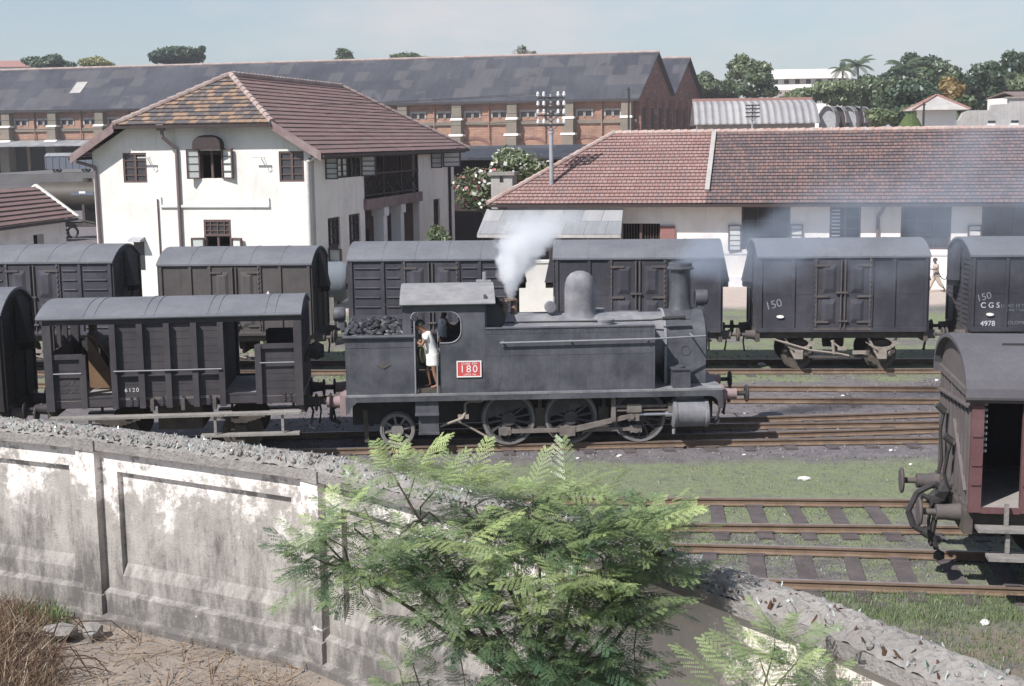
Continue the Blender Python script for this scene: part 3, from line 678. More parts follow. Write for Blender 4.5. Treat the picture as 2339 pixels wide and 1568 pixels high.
# ---------------------------------------------------------------- brick warehouse
def warehouse():
    O = (19.0, 202, 0); rz = -.25; root = empty('brick_warehouse', O, rz, 'huge orange brick warehouse with dark sheet roof and two pointed gables', 'warehouse')
    f = lambda x, y: local_on(O, rz, x, y, ly=0)
    XL, E, R, HW, SK = -135, 13.9, 20.3, 8.8, .155
    FR = fr_front(0)
    bw = f(1300, 0).x - f(1433, 0).x
    bx = [f(1433, 0).x - bw * -1 * k for k in range(1)]
    xs = [f(1433, 0).x]
    while xs[-1] > XL + bw: xs.append(xs[-1] - abs(bw))
    bwid = abs(bw)
    def fz(y): return f(1300, y).z
    zc1a, zc1b = fz(234), fz(225); zc2 = fz(267); zs = fz(275); zc3 = fz(304); zw0, zw1 = fz(266), fz(254); zar = fz(321); zsp = fz(343)
    holes = []
    for x in xs[:14]:
        for dx in (-.32, -.18, .19, .33):
            cx_ = x + bwid * (dx if dx > 0 else dx); holes.append((cx_ - .45, cx_ + .45, zw0, zw1))
    holes = sorted({(round(a, 3), round(b, 3), round(c, 3), round(d, 3)) for a, b, c, d in holes if b < -.3})
    mb = MB(); wall_mesh(mb, XL, 0, 0, E, holes, FR, .5); mb.build('wall', M['brick'], root, smooth=False)
    gb = MB(); sk = lambda y: SK * y      # end wall runs slightly askew
    gy = 2 * HW
    for k in range(2):
        y0, y1 = k * gy, (k + 1) * gy - .02
        a = [(sk(y0) - .02 * 0, y0, 0), (sk(y1), y1, 0), (sk(y1), y1, E), (sk((y0 + y1) / 2), (y0 + y1) / 2, R - .25), (sk(y0), y0, E)]
        b = [(p[0] - .5, p[1], p[2]) for p in a]
        gb.add(a + b, [(0, 1, 2, 3, 4), (9, 8, 7, 6, 5), (0, 5, 6, 1), (1, 6, 7, 2), (2, 7, 8, 3), (3, 8, 9, 4), (4, 9, 5, 0)])
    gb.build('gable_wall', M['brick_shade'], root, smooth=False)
    rf = MB()
    for k in range(2):
        y0, ym, y1 = k * gy - (1.2 if k == 0 else 0), k * gy + HW, (k + 1) * gy + (0 if k == 0 else 1.0)
        sl = (R - E) / HW
        z0 = E - .1 - (1.2 * sl if k == 0 else 0) + (0.35 if k else .1); z1 = E + .1 - (0 if k == 0 else 1.0 * sl)
        def P3(x, y, z): return (x, y, z)
        e = .7
        rf.hexa([(XL, y0, z0 - .15), (sk(y0) + e, y0, z0 - .15), (sk(ym) + e, ym, R - .15), (XL, ym, R - .15)], [(XL, y0, z0), (sk(y0) + e, y0, z0), (sk(ym) + e, ym, R), (XL, ym, R)])
        rf.hexa([(XL, ym + .001, R - .15), (sk(ym) + e, ym + .001, R - .15), (sk(y1) + e, y1, z1 - .15), (XL, y1, z1 - .15)], [(XL, ym + .001, R), (sk(ym) + e, ym + .001, R), (sk(y1) + e, y1, z1), (XL, y1, z1)])
    rf.build('roof', M['slate'], root, smooth=False)
    MB().tube((XL, HW, R + .02), (sk(HW) + .7, HW, R + .02), .22, .22, 8).build('ridge_cap', M['ridge_soot'], root); MB().tube((XL, HW + gy, R + .02), (sk(HW + gy) + .7, HW + gy, R + .02), .22, .22, 8).build('ridge_cap', M['ridge_soot'], root)
    gt = MB(); gt.box(XL, .5, -1.35, -1.2, E - 1.2, E - .85); gt.build('gutter', M['iron'], root, smooth=False)
    # buttresses, string course, arches, window surrounds, downpipes
    for x in xs[:14]:
        b = MB(); b.box(x - .75, x + .75, -1.1, 0, zc2, zc1a); b.box(x - .8, x + .8, -1.5, 0, zc3, zc2 - .3); b.box(x - .85, x + .85, -2.0, 0, 0, zc3 - .3)
        bo = b.build('buttress', M['butt'], root, smooth=False)
        c = MB(); c.hexa([(x - .85, -1.25, zc1a), (x + .85, -1.25, zc1a), (x + .85, 0, zc1a), (x - .85, 0, zc1a)], [(x - .85, -.5, zc1b), (x + .85, -.5, zc1b), (x + .85, 0, zc1b), (x - .85, 0, zc1b)]); c.build('cap', M['white_cap'], bo, smooth=False)
        c = MB(); c.hexa([(x - .9, -1.6, zc2 - .3), (x + .9, -1.6, zc2 - .3), (x + .9, 0, zc2 - .3), (x - .9, 0, zc2 - .3)], [(x - .9, -1.1, zc2), (x + .9, -1.1, zc2), (x + .9, 0, zc2), (x - .9, 0, zc2)]); c.build('cap', M['white_cap'], bo, smooth=False)
        c = MB(); c.hexa([(x - 1.1, -2.1, zc3 - .3), (x + 1.1, -2.1, zc3 - .3), (x + 1.1, 0, zc3 - .3), (x - 1.1, 0, zc3 - .3)], [(x - 1.1, -1.5, zc3), (x + 1.1, -1.5, zc3), (x + 1.1, 0, zc3), (x - 1.1, 0, zc3)])
        c.build('cap', M['white_cap'], bo, smooth=False)
    sc_ = MB(); sc_.box(XL, -.02, -.3, 0, zs - .5, zs); sc_.build('string_course', M['butt'], root, smooth=False)
    for x in xs[:14]:
        pp = MB(); pp.box(x - bwid / 2 - .5, x - bwid / 2 + .5, -.25, 0, zs, E - .8); pp.tube((x - bwid / 2 + .55, -.35, zs - 3), (x - bwid / 2 + .55, -.35, E - .8), .12, .12, 6); pp.build('pier', M['brick'], root, smooth=False)
    for a, b, c, d in holes:
        wn = MB(); wn.prism([(a - .25, c - .1), (a, c - .1), (a, d), (b, d), (b, c - .1), (b + .25, c - .1), (b + .25, d + .3), (a - .25, d + .3)], -.10, 0, 'y')
        wo = wn.build('window', M['conc_pale'], root, smooth=False); MB().box(a, b, .2, .3, c, d).build('pane', M['glass'], wo, smooth=False)
    for k in range(4):
        x = f(1210 + 131 * (k - 1), 0).x if k < 3 else f(820, 0).x
        ar = MB(); rr_ = 2.4; n = 14
        for j in range(n):
            t0, t1 = PI * j / n, PI * (j + 1) / n
            ar.hexa([(x + rr_ * math.cos(t0), -.1, zsp + (rr_ * .72) * math.sin(t0)), (x + (rr_ + .45) * math.cos(t0), -.1, zsp + (rr_ * .72 + .45) * math.sin(t0)), (x + (rr_ + .45) * math.cos(t0), 0, zsp + (rr_ * .72 + .45) * math.sin(t0)), (x + rr_ * math.cos(t0), 0, zsp + rr_ * .72 * math.sin(t0))],
                    [(x + rr_ * math.cos(t1), -.1, zsp + (rr_ * .72) * math.sin(t1)), (x + (rr_ + .45) * math.cos(t1), -.1, zsp + (rr_ * .72 + .45) * math.sin(t1)), (x + (rr_ + .45) * math.cos(t1), 0, zsp + (rr_ * .72 + .45) * math.sin(t1)), (x + rr_ * math.cos(t1), 0, zsp + rr_ * .72 * math.sin(t1))])
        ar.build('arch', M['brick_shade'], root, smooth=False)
    # tall slit windows of the gable end
    for k in range(2):
        for j in range(4):
            y = k * gy + 2.6 + j * 4.1
            sl_ = MB(); sl_.hexa([(sk(y) + .02, y, 3.0), (sk(y + 1.6) + .02, y + 1.6, 3.0), (sk(y + 1.6) - .1, y + 1.6, 3.0), (sk(y) - .1, y, 3.0)][::-1], [(sk(y) + .02, y, 11.8), (sk(y + 1.6) + .02, y + 1.6, 11.8), (sk(y + 1.6) - .1, y + 1.6, 11.8), (sk(y) - .1, y, 11.8)][::-1]); sl_.build('slit_window', M['frame_dk'], root, smooth=False)
        for j in range(5):
            y = k * gy + .4 + j * 4.05
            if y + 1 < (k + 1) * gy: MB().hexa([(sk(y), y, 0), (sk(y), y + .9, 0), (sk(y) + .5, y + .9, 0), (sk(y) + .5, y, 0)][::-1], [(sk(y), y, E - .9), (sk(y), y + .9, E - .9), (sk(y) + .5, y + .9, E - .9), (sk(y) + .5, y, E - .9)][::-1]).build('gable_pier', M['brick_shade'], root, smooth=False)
    # skylight sheet
    q = local_on(O, rz, 180, 195, ly=4.0); sl = (R - E) / HW
    ks = MB(); y = 2.6; z = E + .1 - .1 + sl * y + .06
    ks.hexa([(q.x - 1.0, y, z), (q.x + 1.0, y, z), (q.x + 1.0, y + 2.6, z + 2.6 * sl), (q.x - 1.0, y + 2.6, z + 2.6 * sl)], [(q.x - 1.0, y, z + .04), (q.x + 1.0, y, z + .04), (q.x + 1.0, y + 2.6, z + .04 + 2.6 * sl), (q.x - 1.0, y + 2.6, z + .04 + 2.6 * sl)])
    ks.build('skylight', M['conc_pale'], root, smooth=False)
    # loading canopy and doors on the left part
    a = f(-120, 322); b = f(262, 320)
    cp = MB(); z1, z0 = f(100, 321).z, f(100, 346).z + 1.0
    cp.hexa([(a.x, -5.5, z0 - .2), (b.x, -5.5, z0 - .2), (b.x, -.01, z1 - .2), (a.x, -.01, z1 - .2)], [(a.x, -5.5, z0), (b.x, -5.5, z0), (b.x, -.01, z1), (a.x, -.01, z1)])
    cp.build('loading_canopy', M['canopy'], root, smooth=False)
    each('doorway', M['dark'], root, [(f(xa, 0).x, f(xb, 0).x, -.06, -.01, 1.2, z0 + .3) for xa, xb in ((-60, 38), (46, 100), (106, 186), (192, 250))])  # dark door sheets widened over the wall to paint the shade under the canopy
    pf = MB(); pf.box(a.x, b.x, -4.5, -.02, 0, f(60, 398).z); pf.build('loading_platform', M['conc_pale'], root, smooth=False)
    return root
warehouse()

# ---------------------------------------------------------------- small hut at the left edge
def hut():
    rz = -.14; far = P(176, 496, 78.5); O = (far.x, far.y, 0)
    root = empty('tiled_hut', O, rz, 'low plastered hut with brown tile roof and white verge at the left edge', 'hut')
    ze = far.z; zr = ze + 1.78; w = 2.45; Lh = 16
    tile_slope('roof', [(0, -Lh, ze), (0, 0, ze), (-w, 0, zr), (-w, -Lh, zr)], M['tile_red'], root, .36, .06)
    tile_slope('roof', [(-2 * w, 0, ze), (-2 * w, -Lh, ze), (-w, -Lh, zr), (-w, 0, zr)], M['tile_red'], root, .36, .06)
    v = MB(); v.bar((.05, .02, ze + .03), (-w, .02, zr + .1), .22, .12); v.bar((-2 * w, .02, ze + .03), (-w, .02, zr + .1), .22, .12); v.build('verge', M['white_cap'], root, smooth=False)
    wl = MB(); wall_mesh(wl, -Lh + .3, -.3, 0, ze + .1, [(-4.2, -3.0, .6, 2.3)], fr_right(-.6), .25); wl.box(-2 * w + .6, -.86, -.55, -.3, 0, ze + .1); wl.prism([(-2 * w + .6, ze + .1), (-.6, ze + .1), (-w, zr - .15)], -.55, -.3, 'y')
    wl.build('wall', M['wash_long'], root, smooth=False)
    g_ = MB(); g_.box(-.06, .08, -Lh, 0, ze - .2, ze - .05); g_.build('gutter', M['frame_dk'], root, smooth=False)
    dk = MB(); dk.box(-1.2, -1.1, -4.4, -2.8, .4, 2.4); dk.build('doorway', M['dark'], root, smooth=False)
hut()

# ---------------------------------------------------------------- far sheds, hill building, pavilion, old concrete wall
def far_sheds():
    Y = 178.0; a = P(1586, 283, Y); b = P(1868, 283, Y); zt = P(1700, 231, Y + 9).z; zm = P(1700, 240, Y + 6).z
    root = empty('corrugated_shed', (a.x, Y, 0), -.1, 'long pale grey corrugated shed right of the brick gables', 'shed'); W = b.x - a.x; ze = a.z
    mb = MB(); prof = [(0, ze), (2.2, ze + (zt - ze) * .48), (4.6, ze + (zt - ze) * .82), (7.5, zt - .1), (9, zt)]
    for i in range(4):
        (y0, z0), (y1, z1) = prof[i], prof[i + 1]
        mb.hexa([(0, y0, z0 - .15), (W, y0, z0 - .15), (W, y1, z1 - .15), (0, y1, z1 - .15)], [(0, y0, z0), (W, y0, z0), (W, y1, z1), (0, y1, z1)])
    mb.hexa([(0, 9.01, zt - .15), (W, 9.01, zt - .15), (W, 18, ze - .15), (0, 18, ze - .15)], [(0, 9.01, zt), (W, 9.01, zt), (W, 18, ze), (0, 18, ze)])
    mb.build('roof', M['corrug'], root, smooth=False)
    w = MB(); w.box(.3, W - .5, 1.2, 1.5, 0, ze); w.prism([(1.2, 0), (17, 0), (17, ze), (9, zt - .3), (1.2, ze)], W - .6, W - .5, 'x'); w.build('wall', M['conc'], root, smooth=False)
    rd = MB(); rd.box(0, W, 8.7, 9.3, zt - .05, zt + .35); rd.build('ridge_vent', M['redtop'], root, smooth=False)
    # row of narrow arched bays beside it
    for k, (px, dy) in enumerate(((1888, 1), (1912, 5), (1935, 9), (1956, 14), (1972, 19))):
        Yk = Y + 4 + dy; p = P(px, 290, Yk); zt2 = P(px, 241 + k * .6, Yk).z; zb = P(px, 281, Yk).z
        r = empty('arched_shed_bay', (p.x, Yk, 0), -.35, ['pale arched shed bay next to the long corrugated roof', 'second pale arched shed bay from the corrugated roof', 'third and middle pale arched shed bay of the row', 'fourth pale arched shed bay, one from the trees', 'last pale arched shed bay against the dark trees'][k], 'shed', 'row of narrow arched shed bays')
        m_ = MB(); n = 8; ww = 1.25
        pts = [(ww * math.cos(PI - PI * i / n), zb + (zt2 - zb) * math.sin(PI * i / n)) for i in range(n + 1)]
        inn = [(x * .9, zb + (z - zb) * .95) for x, z in pts]
        poly = pts + inn[::-1]
        for i in range(n):
            q = [pts[i], pts[i + 1], inn[i + 1], inn[i]]; m_.prism([q[3], q[2], q[1], q[0]], 0, 14, 'y')
        m_.build('roof', M['corrug'], r, smooth=False)
        e_ = MB(); e_.prism([(x * .9, zb + (z - zb) * .94) for x, z in pts], .5, .6, 'y'); e_.box(-1.1, 1.1, .5, 13, 0, zb); e_.build('end_wall', M['frame_dk'] if k % 2 else M['pole'], r, smooth=False)
far_sheds()
def hill_building():
    Y = 310.0; a = P(1762, 222, Y); b = P(1935, 150, Y); zt = P(1850, 160, Y).z; z2 = P(1850, 181, Y).z; z3 = P(1850, 194, Y).z; z4 = P(1850, 206, Y).z
    root = empty('hill_building', (a.x, Y, 0), -.08, 'long flat-roofed white building standing high behind the trees', 'building'); W = b.x - a.x
    m_ = MB(); m_.box(0, W, -3.0, 12, z2, zt); m_.build('roof', M['white_cap'], root, smooth=False)
    w = MB(); hs = [(W * (k + .15) / 7, W * (k + .6) / 7, z3 + .2, z2 - .05) for k in range(7)]
    wall_mesh(w, 0, W, 0, z2, hs, fr_front(0), .5); w.box(-.1, W + .1, -2.2, -.02, z4, z3); w.build('wall', M['white_cap'], root, smooth=False)
    for h in hs:
        g_ = MB(); g_.box(h[0], h[1], .3, .4, h[2], h[3]); g_.build('window', M['glass'], root, smooth=False)
hill_building()
def pavilion():
    Y = 112.0; a = P(2108, 280, Y); b = P(2183, 280, Y); ze = P(2145, 249, Y).z; zt = P(2140, 219, Y + 2.6).z
    root = empty('white_pavilion', ((a.x + b.x) / 2, Y, 0), -.12, 'small white pavilion with grey pyramid roof and red hips', 'pavilion'); w = (b.x - a.x) / 2
    m_ = MB(); wall_mesh(m_, -w, w, 0, ze, [], fr_front(0), .3); m_.box(-w, w, .31, 2 * w, 0, ze); m_.build('wall', M['white_cap'], root, smooth=False)
    o = .95; r = MB(); A = (0, w, zt); c = [(-w - o, -o, ze - .1), (w + o, -o, ze - .1), (w + o, 2 * w + o, ze - .1), (-w - o, 2 * w + o, ze - .1)]
    r.add(c + [A], [(0, 1, 4), (1, 2, 4), (2, 3, 4), (3, 0, 4), (3, 2, 1, 0)]); r.build('roof', M['conc_pale'], root, smooth=False)
    h = MB()
    for p in c: h.bar((p[0], p[1], p[2] + .04), (A[0], A[1], A[2] + .06), .2, .12)
    h.build('hip_tiles', M['redtop'], root, smooth=False)
pavilion()
def mound():
    Y = 100; c = P(2078, 295, Y); zt = P(2078, 260, Y).z; r = P(2150, 295, Y).x - c.x
    mb = MB(); n = 40; rr = random.Random(2)
    rings = 14
    for i in range(rings + 1):
        q = i / rings
        for k in range(n):
            t = 2 * PI * k / n; R_ = r * 1.15 * q * (1 + .08 * math.sin(3 * t + 1) + rr.uniform(-.02, .02)); z = zt * (1 - q ** 1.9) + rr.uniform(-.08, .08) * (1 if 0 < i < rings else 0)
            mb.v.append((R_ * math.cos(t), R_ * math.sin(t), max(z, 0)))
    for i in range(rings):
        for k in range(n):
            j = (k + 1) % n; mb.f.append((i * n + k, (i + 1) * n + k, (i + 1) * n + j, i * n + j)); mb.mi.append(0)
    t = NT('mound_grass'); p = t.pos(); nn = t.noise(p, 1.2, 8, .7)
    m_ = t.finish(t.mix(t.ramp(nn, .35, .65), (.075, .115, .045), (.13, .165, .075)), .95, 0, t.bump(t.noise(p, 6, 6, .7), .2), .05)
    tag(mb.build('grass_mound', m_, loc=(c.x, Y, 0)), 'rounded grassy mound in front of the white pavilion', 'mound')
mound()
def old_wall():
    Y = 104; z = lambda y: P(2270, y, Y).z; x = lambda q: P(q, 260, Y).x
    root = empty('old_concrete_wall', (x(2190), Y, 0), -.05, 'grey stepped concrete wall with small slots at the right edge', 'wall'); x0 = x(2190)
    pts = [(0, 0), (x(2420) - x0, 0), (x(2420) - x0, z(226)), (x(2303) - x0, z(226)), (x(2303) - x0, z(238)), (x(2265) - x0, z(240)), (x(2262) - x0, z(252)), (x(2215) - x0, z(252)), (x(2200) - x0, z(258)), (x(2193) - x0, z(272)), (x(2190) - x0, z(275))]
    mb = MB(); mb.prism(pts, 0, .6, 'y'); mb.build('wall', M['conc_pale'], root, smooth=False)
    for q in (2264, 2316):
        s = MB(); s.box(x(q - 8) - x0, x(q + 9) - x0, -.03, -.01, z(281), z(276)); s.build('slot', M['dark'], root, smooth=False)
        s = MB(); s.box(x(q - 9) - x0, x(q + 9) - x0, -.05, 0, z(289), z(283)); s.build('slot_sill', M['white_cap'], root, smooth=False)
    c = MB(); c.box(x(2303) - x0 - .2, x(2420) - x0, -.15, .75, z(226), z(222)); c.build('coping', M['conc'], root, smooth=False)
old_wall()
def red_roof_house(name, px0, px1, ytop, ybot, Y, label, wally, rm='redtop'):
    a = P(px0, ybot, Y); b = P(px1, ybot, Y); zt = P((px0 + px1) / 2, ytop, Y + 4).z
    root = empty(name, (a.x, Y, 0), 0, label, 'house'); W = b.x - a.x
    r = MB(); r.hexa([(-.5, -.5, a.z - .1), (W + .5, -.5, a.z - .1), (W, 4, zt - .1), (0, 4, zt - .1)], [(-.5, -.5, a.z), (W + .5, -.5, a.z), (W, 4, zt), (0, 4, zt)]); r.hexa([(0, 4.01, zt - .1), (W, 4.01, zt - .1), (W, 9, a.z - .1), (0, 9, a.z - .1)], [(0, 4.01, zt), (W, 4.01, zt), (W, 9, a.z), (0, 9, a.z)]); r.build('roof', M[rm], root, smooth=False)
    w = MB(); w.box(0, W, 0, 8.5, 0, a.z - .11); w.build('wall', M['wash'], root, smooth=False)
red_roof_house('red_roofed_house', -40, 82, 139, 154, 330, 'distant house with red roof above the warehouse at far left', 160)
red_roof_house('brown_roofed_house', 2325, 2420, 209, 219, 135, 'distant brownish-roofed house behind the stepped concrete wall', 160, 'browntop')
def back_shed():      # dark open store between the two white buildings
    Y = 84; a = P(1030, 560, Y); b = P(1330, 560, Y); z1 = P(1180, 346, Y).z
    root = empty('dark_store_shed', (a.x, Y, 0), -.2, 'long low dark store shed behind the flowering tree', 'shed'); W = b.x - a.x
    m_ = MB(); m_.box(0, W, 0, .2, 0, z1 - .5); m_.box(0, .2, .21, 6, 0, z1 - .5); m_.box(W - .2, W, .21, 6, 0, z1 - .5); m_.build('wall', M['frame_dk'], root, smooth=False)
    r = MB(); r.hexa([(-.4, -.8, z1 - .5), (W + .4, -.8, z1 - .5), (W + .4, 6.4, z1 + .2), (-.4, 6.4, z1 + .2)], [(-.4, -.8, z1 - .35), (W + .4, -.8, z1 - .35), (W + .4, 6.4, z1 + .35), (-.4, 6.4, z1 + .35)]); r.build('roof', M['slate'], root, smooth=False)
back_shed()

# ---------------------------------------------------------------- telegraph poles
def telegraph(loc, zb, zt, arms, armw, label, ins=True, r=.09, pos=None, base=False):
    root = empty('telegraph_pole', loc, 0, label, 'telegraph pole', 'telegraph poles')
    m_ = MB(); zm = zb + (zt - zb) * .62
    m_.tube((0, 0, zb), (0, 0, zm), r * 1.25, r * 1.15, 12); m_.tube((0, 0, zm), (0, 0, zt), r * .85, r * .75, 12); m_.tube((0, 0, zm - .06), (0, 0, zm + .06), r * 1.5, r * 1.5, 12)
    if base: m_.lathe([(r * 3.2, zb - .05), (r * 2.6, zb + .12), (r * 1.2, zb + .5)], n=12)
    m_.build('pole', M['pole'], root)
    for z in arms:
        a = MB(); a.box(-armw, armw, -.13, -.07, z - .045, z + .045); a.bar((-armw * .55, -.1, z - .03), (0, -.1, z - .3), .03, .03); a.bar((armw * .55, -.1, z - .03), (0, -.1, z - .3), .03, .03)
        ao = a.build('crossarm', M['iron'], root, smooth=False)
        if ins:
            for u in (-.95, -.52, .52, .95):
                i_ = MB(); i_.lathe([(.03, -.02), (.035, .06), (.085, .08), (.075, .15), (.08, .17), (.05, .26), (.015, .28)], (armw * u, -.1, z + .03), n=10); i_.build('insulator', M['ins'], ao)
    return root
Yp = 67.4; pb = P(1260, 446, Yp); pt = P(1264, 214, Yp)
telegraph((pb.x, Yp, 0), pb.z, pt.z, [P(1264, y, Yp).z for y in (224, 245, 264, 286)], .68, 'grey telegraph pole with four arms of white insulators rising through the tile roof', base=True)
q = P(1718, 296, 92); telegraph((q.x, 92, 0), 0, P(1718, 232, 92).z, [P(1718, y, 92).z for y in (241, 249, 258, 267)], .48, 'thin telegraph pole with four bare arms before the corrugated shed', ins=False, r=.07)
for px, yt, Yq, lb in ((1436, 200, 88, 'thin bare pole against the right end of the brick wall'), (2109, 234, 84, 'thin dark pole in front of the white pavilion'), (1966, 243, 90, 'short thin pole by the arched shed bays')):
    r = empty('thin_pole', (P(px, 290, Yq).x, Yq, 0), 0, lb, 'pole', 'thin bare poles'); m_ = MB(); m_.tube((0, 0, 0), (0, 0, P(px, yt, Yq).z), .1, .06, 8); m_.build('shaft', M['iron'], r)
    m_ = MB(); m_.box(-.12, .12, -.05, .05, P(px, yt + 6, Yq).z - .03, P(px, yt + 6, Yq).z + .03); m_.build('bracket', M['iron'], r)
def wires():
    spec = ((-.65, 224), (.65, 224), (-.65, 245), (.65, 264), (-.65, 286))
    for i, (dx, y) in enumerate(spec):
        z = P(1264, y, Yp).z + .25; a = Vector((pb.x + dx, Yp - .1, z)); b = Vector((-44, 58 + i * .5, z + .2)); m = MB(); pts = []
        for k in range(25):
            u = k / 24; p = a.lerp(b, u); p.z -= 1.3 * 4 * u * (1 - u) * .6; pts.append(p)
        m.pipe(pts, .009, 4); tag(m.build('telegraph_wire', M['iron']), 'thin telegraph wire strung from the insulator pole across the white office front', 'wire', 'telegraph wires')
wires()
# ---------------------------------------------------------------- railway tracks
M['rail'] = grime('rusty_rail_web', (.17, .115, .08), (.25, .18, .13), (.09, .065, .055), .8, 3, .4)
M['rail_top'] = plain('worn_rail_head', (.30, .28, .29), .35, metal=.6, var=.3)
M['rail_topr'] = grime('brown_rail_head', (.19, .15, .14), (.27, .24, .235), None, .5, 4)
M['sleeper'] = grime('weathered_sleeper', (.085, .07, .072), (.14, .12, .118), (.06, .048, .05), .95, 2.2, .3)
ZR, GAUGE = .17, 1.80
class Track:
    def __init__(s, pix, ext=(12, 12), z=ZR):
        pts = [G(x, y, z).xy for x, y in pix]
        d0 = (pts[0] - pts[1]).normalized(); d1 = (pts[-1] - pts[-2]).normalized()
        pts = [pts[0] + d0 * ext[0]] + pts + [pts[-1] + d1 * ext[1]]
        # smooth, then shift from the near rail to the centre line
        out = []
        for i in range(len(pts) - 1):
            n = max(2, int((pts[i + 1] - pts[i]).length / .5))
            for k in range(n): out.append(pts[i].lerp(pts[i + 1], k / n))
        out.append(pts[-1])
        for _ in range(40):
            out = [out[0]] + [(out[i - 1] + out[i] * 2 + out[i + 1]) / 4 for i in range(1, len(out) - 1)] + [out[-1]]
        s.near = out; s.c = []
        for i in range(len(out)):
            d = (out[min(i + 1, len(out) - 1)] - out[max(i - 1, 0)]).normalized(); s.c.append(out[i] + Vector((-d.y, d.x)) * GAUGE / 2)
    def at_pixel(s, px, yoff=0.0, zz=ZR + 1.5):
        """centre-line point whose near side (yoff from the centre) lies under image column px"""
        best = None
        for i in range(len(s.c) - 1):
            d = (s.c[i + 1] - s.c[i]).normalized(); n = Vector((-d.y, d.x))
            for k in range(12):
                c = s.c[i].lerp(s.c[i + 1], k / 12); p = c + n * yoff
                r = Vector((p.x, p.y, zz)) - CAMLOC; x = CX + CF * r.dot(_R) / r.dot(_F)
                if best is None or abs(x - px) < best[0]: best = (abs(x - px), c, math.atan2(d.y, d.x))
        return best[1], best[2]
PROF = [(-.065, 0), (.065, 0), (.065, .018), (.012, .035), (.012, .105), (.036, .115), (.036, .15), (-.036, .15), (-.036, .115), (-.012, .105), (-.012, .035), (-.065, .018)]
def rail_mesh(line, off, z0):
    mb = MB(); n = len(PROF); pts = []
    for i in range(0, len(line)):
        d = (line[min(i + 1, len(line) - 1)] - line[max(i - 1, 0)]).normalized(); nn = Vector((-d.y, d.x)); pts.append((line[i] + nn * off, nn))
    for p, nn in pts:
        for u, w in PROF: mb.v.append((p.x + nn.x * u, p.y + nn.y * u, z0 + w))
    for i in range(len(pts) - 1):
        for k in range(n):
            j = (k + 1) % n; mb.f.append((i * n + k, (i + 1) * n + k, (i + 1) * n + j, i * n + j)[::-1]); mb.mi.append(1 if k == 6 else 0)
    return mb
SLEEPER_ME = None
def lay_track(tr, label, spacing=.78, phase=0.0, top='rail_top', skip=None, sl=2.75, sink=0.0, z=ZR, seed=1):
    c0 = tr.c[len(tr.c) // 2]
    root = empty('railway_track', (c0.x, c0.y, 0), 0, label, 'railway track', 'parallel tracks of the yard')
    line = [p - c0 for p in tr.c]
    for s in (-1, 1): rail_mesh(line, s * GAUGE / 2, z - .15).build('rail', [M['rail'], M[top]], root, smooth=False)
    # fishplates at a few joints belong to the rails; sleepers are parts of their own
    rr = random.Random(seed); acc = phase; cnt = 0; proto = None
    for i in range(len(line) - 1):
        seg = (line[i + 1] - line[i]).length; acc += seg
        if acc < spacing: continue
        acc -= spacing
        p = line[i].lerp(line[i + 1], 1 - acc / max(seg, 1e-6)); w = p + c0; d = (line[i + 1] - line[i]).normalized()
        r = Vector((w.x, w.y, 0)) - CAMLOC; px = CX + CF * r.dot(_R) / r.dot(_F)
        if px < -60 or px > 2400 or (skip and skip(px)): continue
        if proto is None:
            mb = MB(); mb.box(-.13, .13, -sl / 2, sl / 2, -.10, .04); mb.box(-.10, .10, -sl / 2 - .002, -sl / 2 + .25, .04, .046); mb.box(-.16, .16, -GAUGE / 2 - .13, -GAUGE / 2 + .13, .04, .055); mb.box(-.16, .16, GAUGE / 2 - .13, GAUGE / 2 + .13, .04, .055)
            o = proto = mb.build('sleeper', M['sleeper'], root, smooth=False)
        else:
            o = proto.copy(); COL.objects.link(o); o.parent = root
        o.location = (p.x, p.y, -.012 - sink + rr.uniform(-.008, .008)); o.rotation_euler = (0, 0, math.atan2(d.y, d.x) + rr.uniform(-.03, .03)); o.scale = (rr.uniform(.85, 1.15), rr.uniform(.96, 1.04), 1)
        cnt += 1
        if cnt > 95: break
    return root
T_FAR = Track([(95, 847), (1100, 844), (2000, 842)], (22, 16))
T_MID = Track([(95, 900), (2100, 910)], (12, 14))
T_LOCO = Track([(105, 1044), (731, 1024.5), (1188, 1014.2), (1653, 1003.8), (2146, 998)], (12, 12))
T_DIV = Track([(1000, 1004), (1720, 988.7), (2146, 974.8)], (1, 14))
T_A = Track([(1537, 1195), (2124, 1200.5)], (14, 10))
T_B = Track([(1300, 1309), (1777, 1322), (2245, 1338)], (12, 8))
lay_track(T_FAR, 'far track under the row of covered vans', .85, sink=.03)
lay_track(T_MID, 'empty track between the engine and the row of vans', .85, sink=.03, top='rail_topr')
lay_track(T_LOCO, 'track carrying the tank engine and the brake van', .95, .2, sink=.0)
lay_track(T_DIV, 'track branching away beyond the right end of the engine', .9, .4, top='rail_topr', skip=lambda px: px < 1560)
lay_track(T_A, 'rusty grass-grown track next beyond the red coach', .76, .3, top='rail_topr', sink=.0)
lay_track(T_B, 'rusty track under the red coach nearest the boundary wall', .80, .1, top='rail_topr', sink=.0)

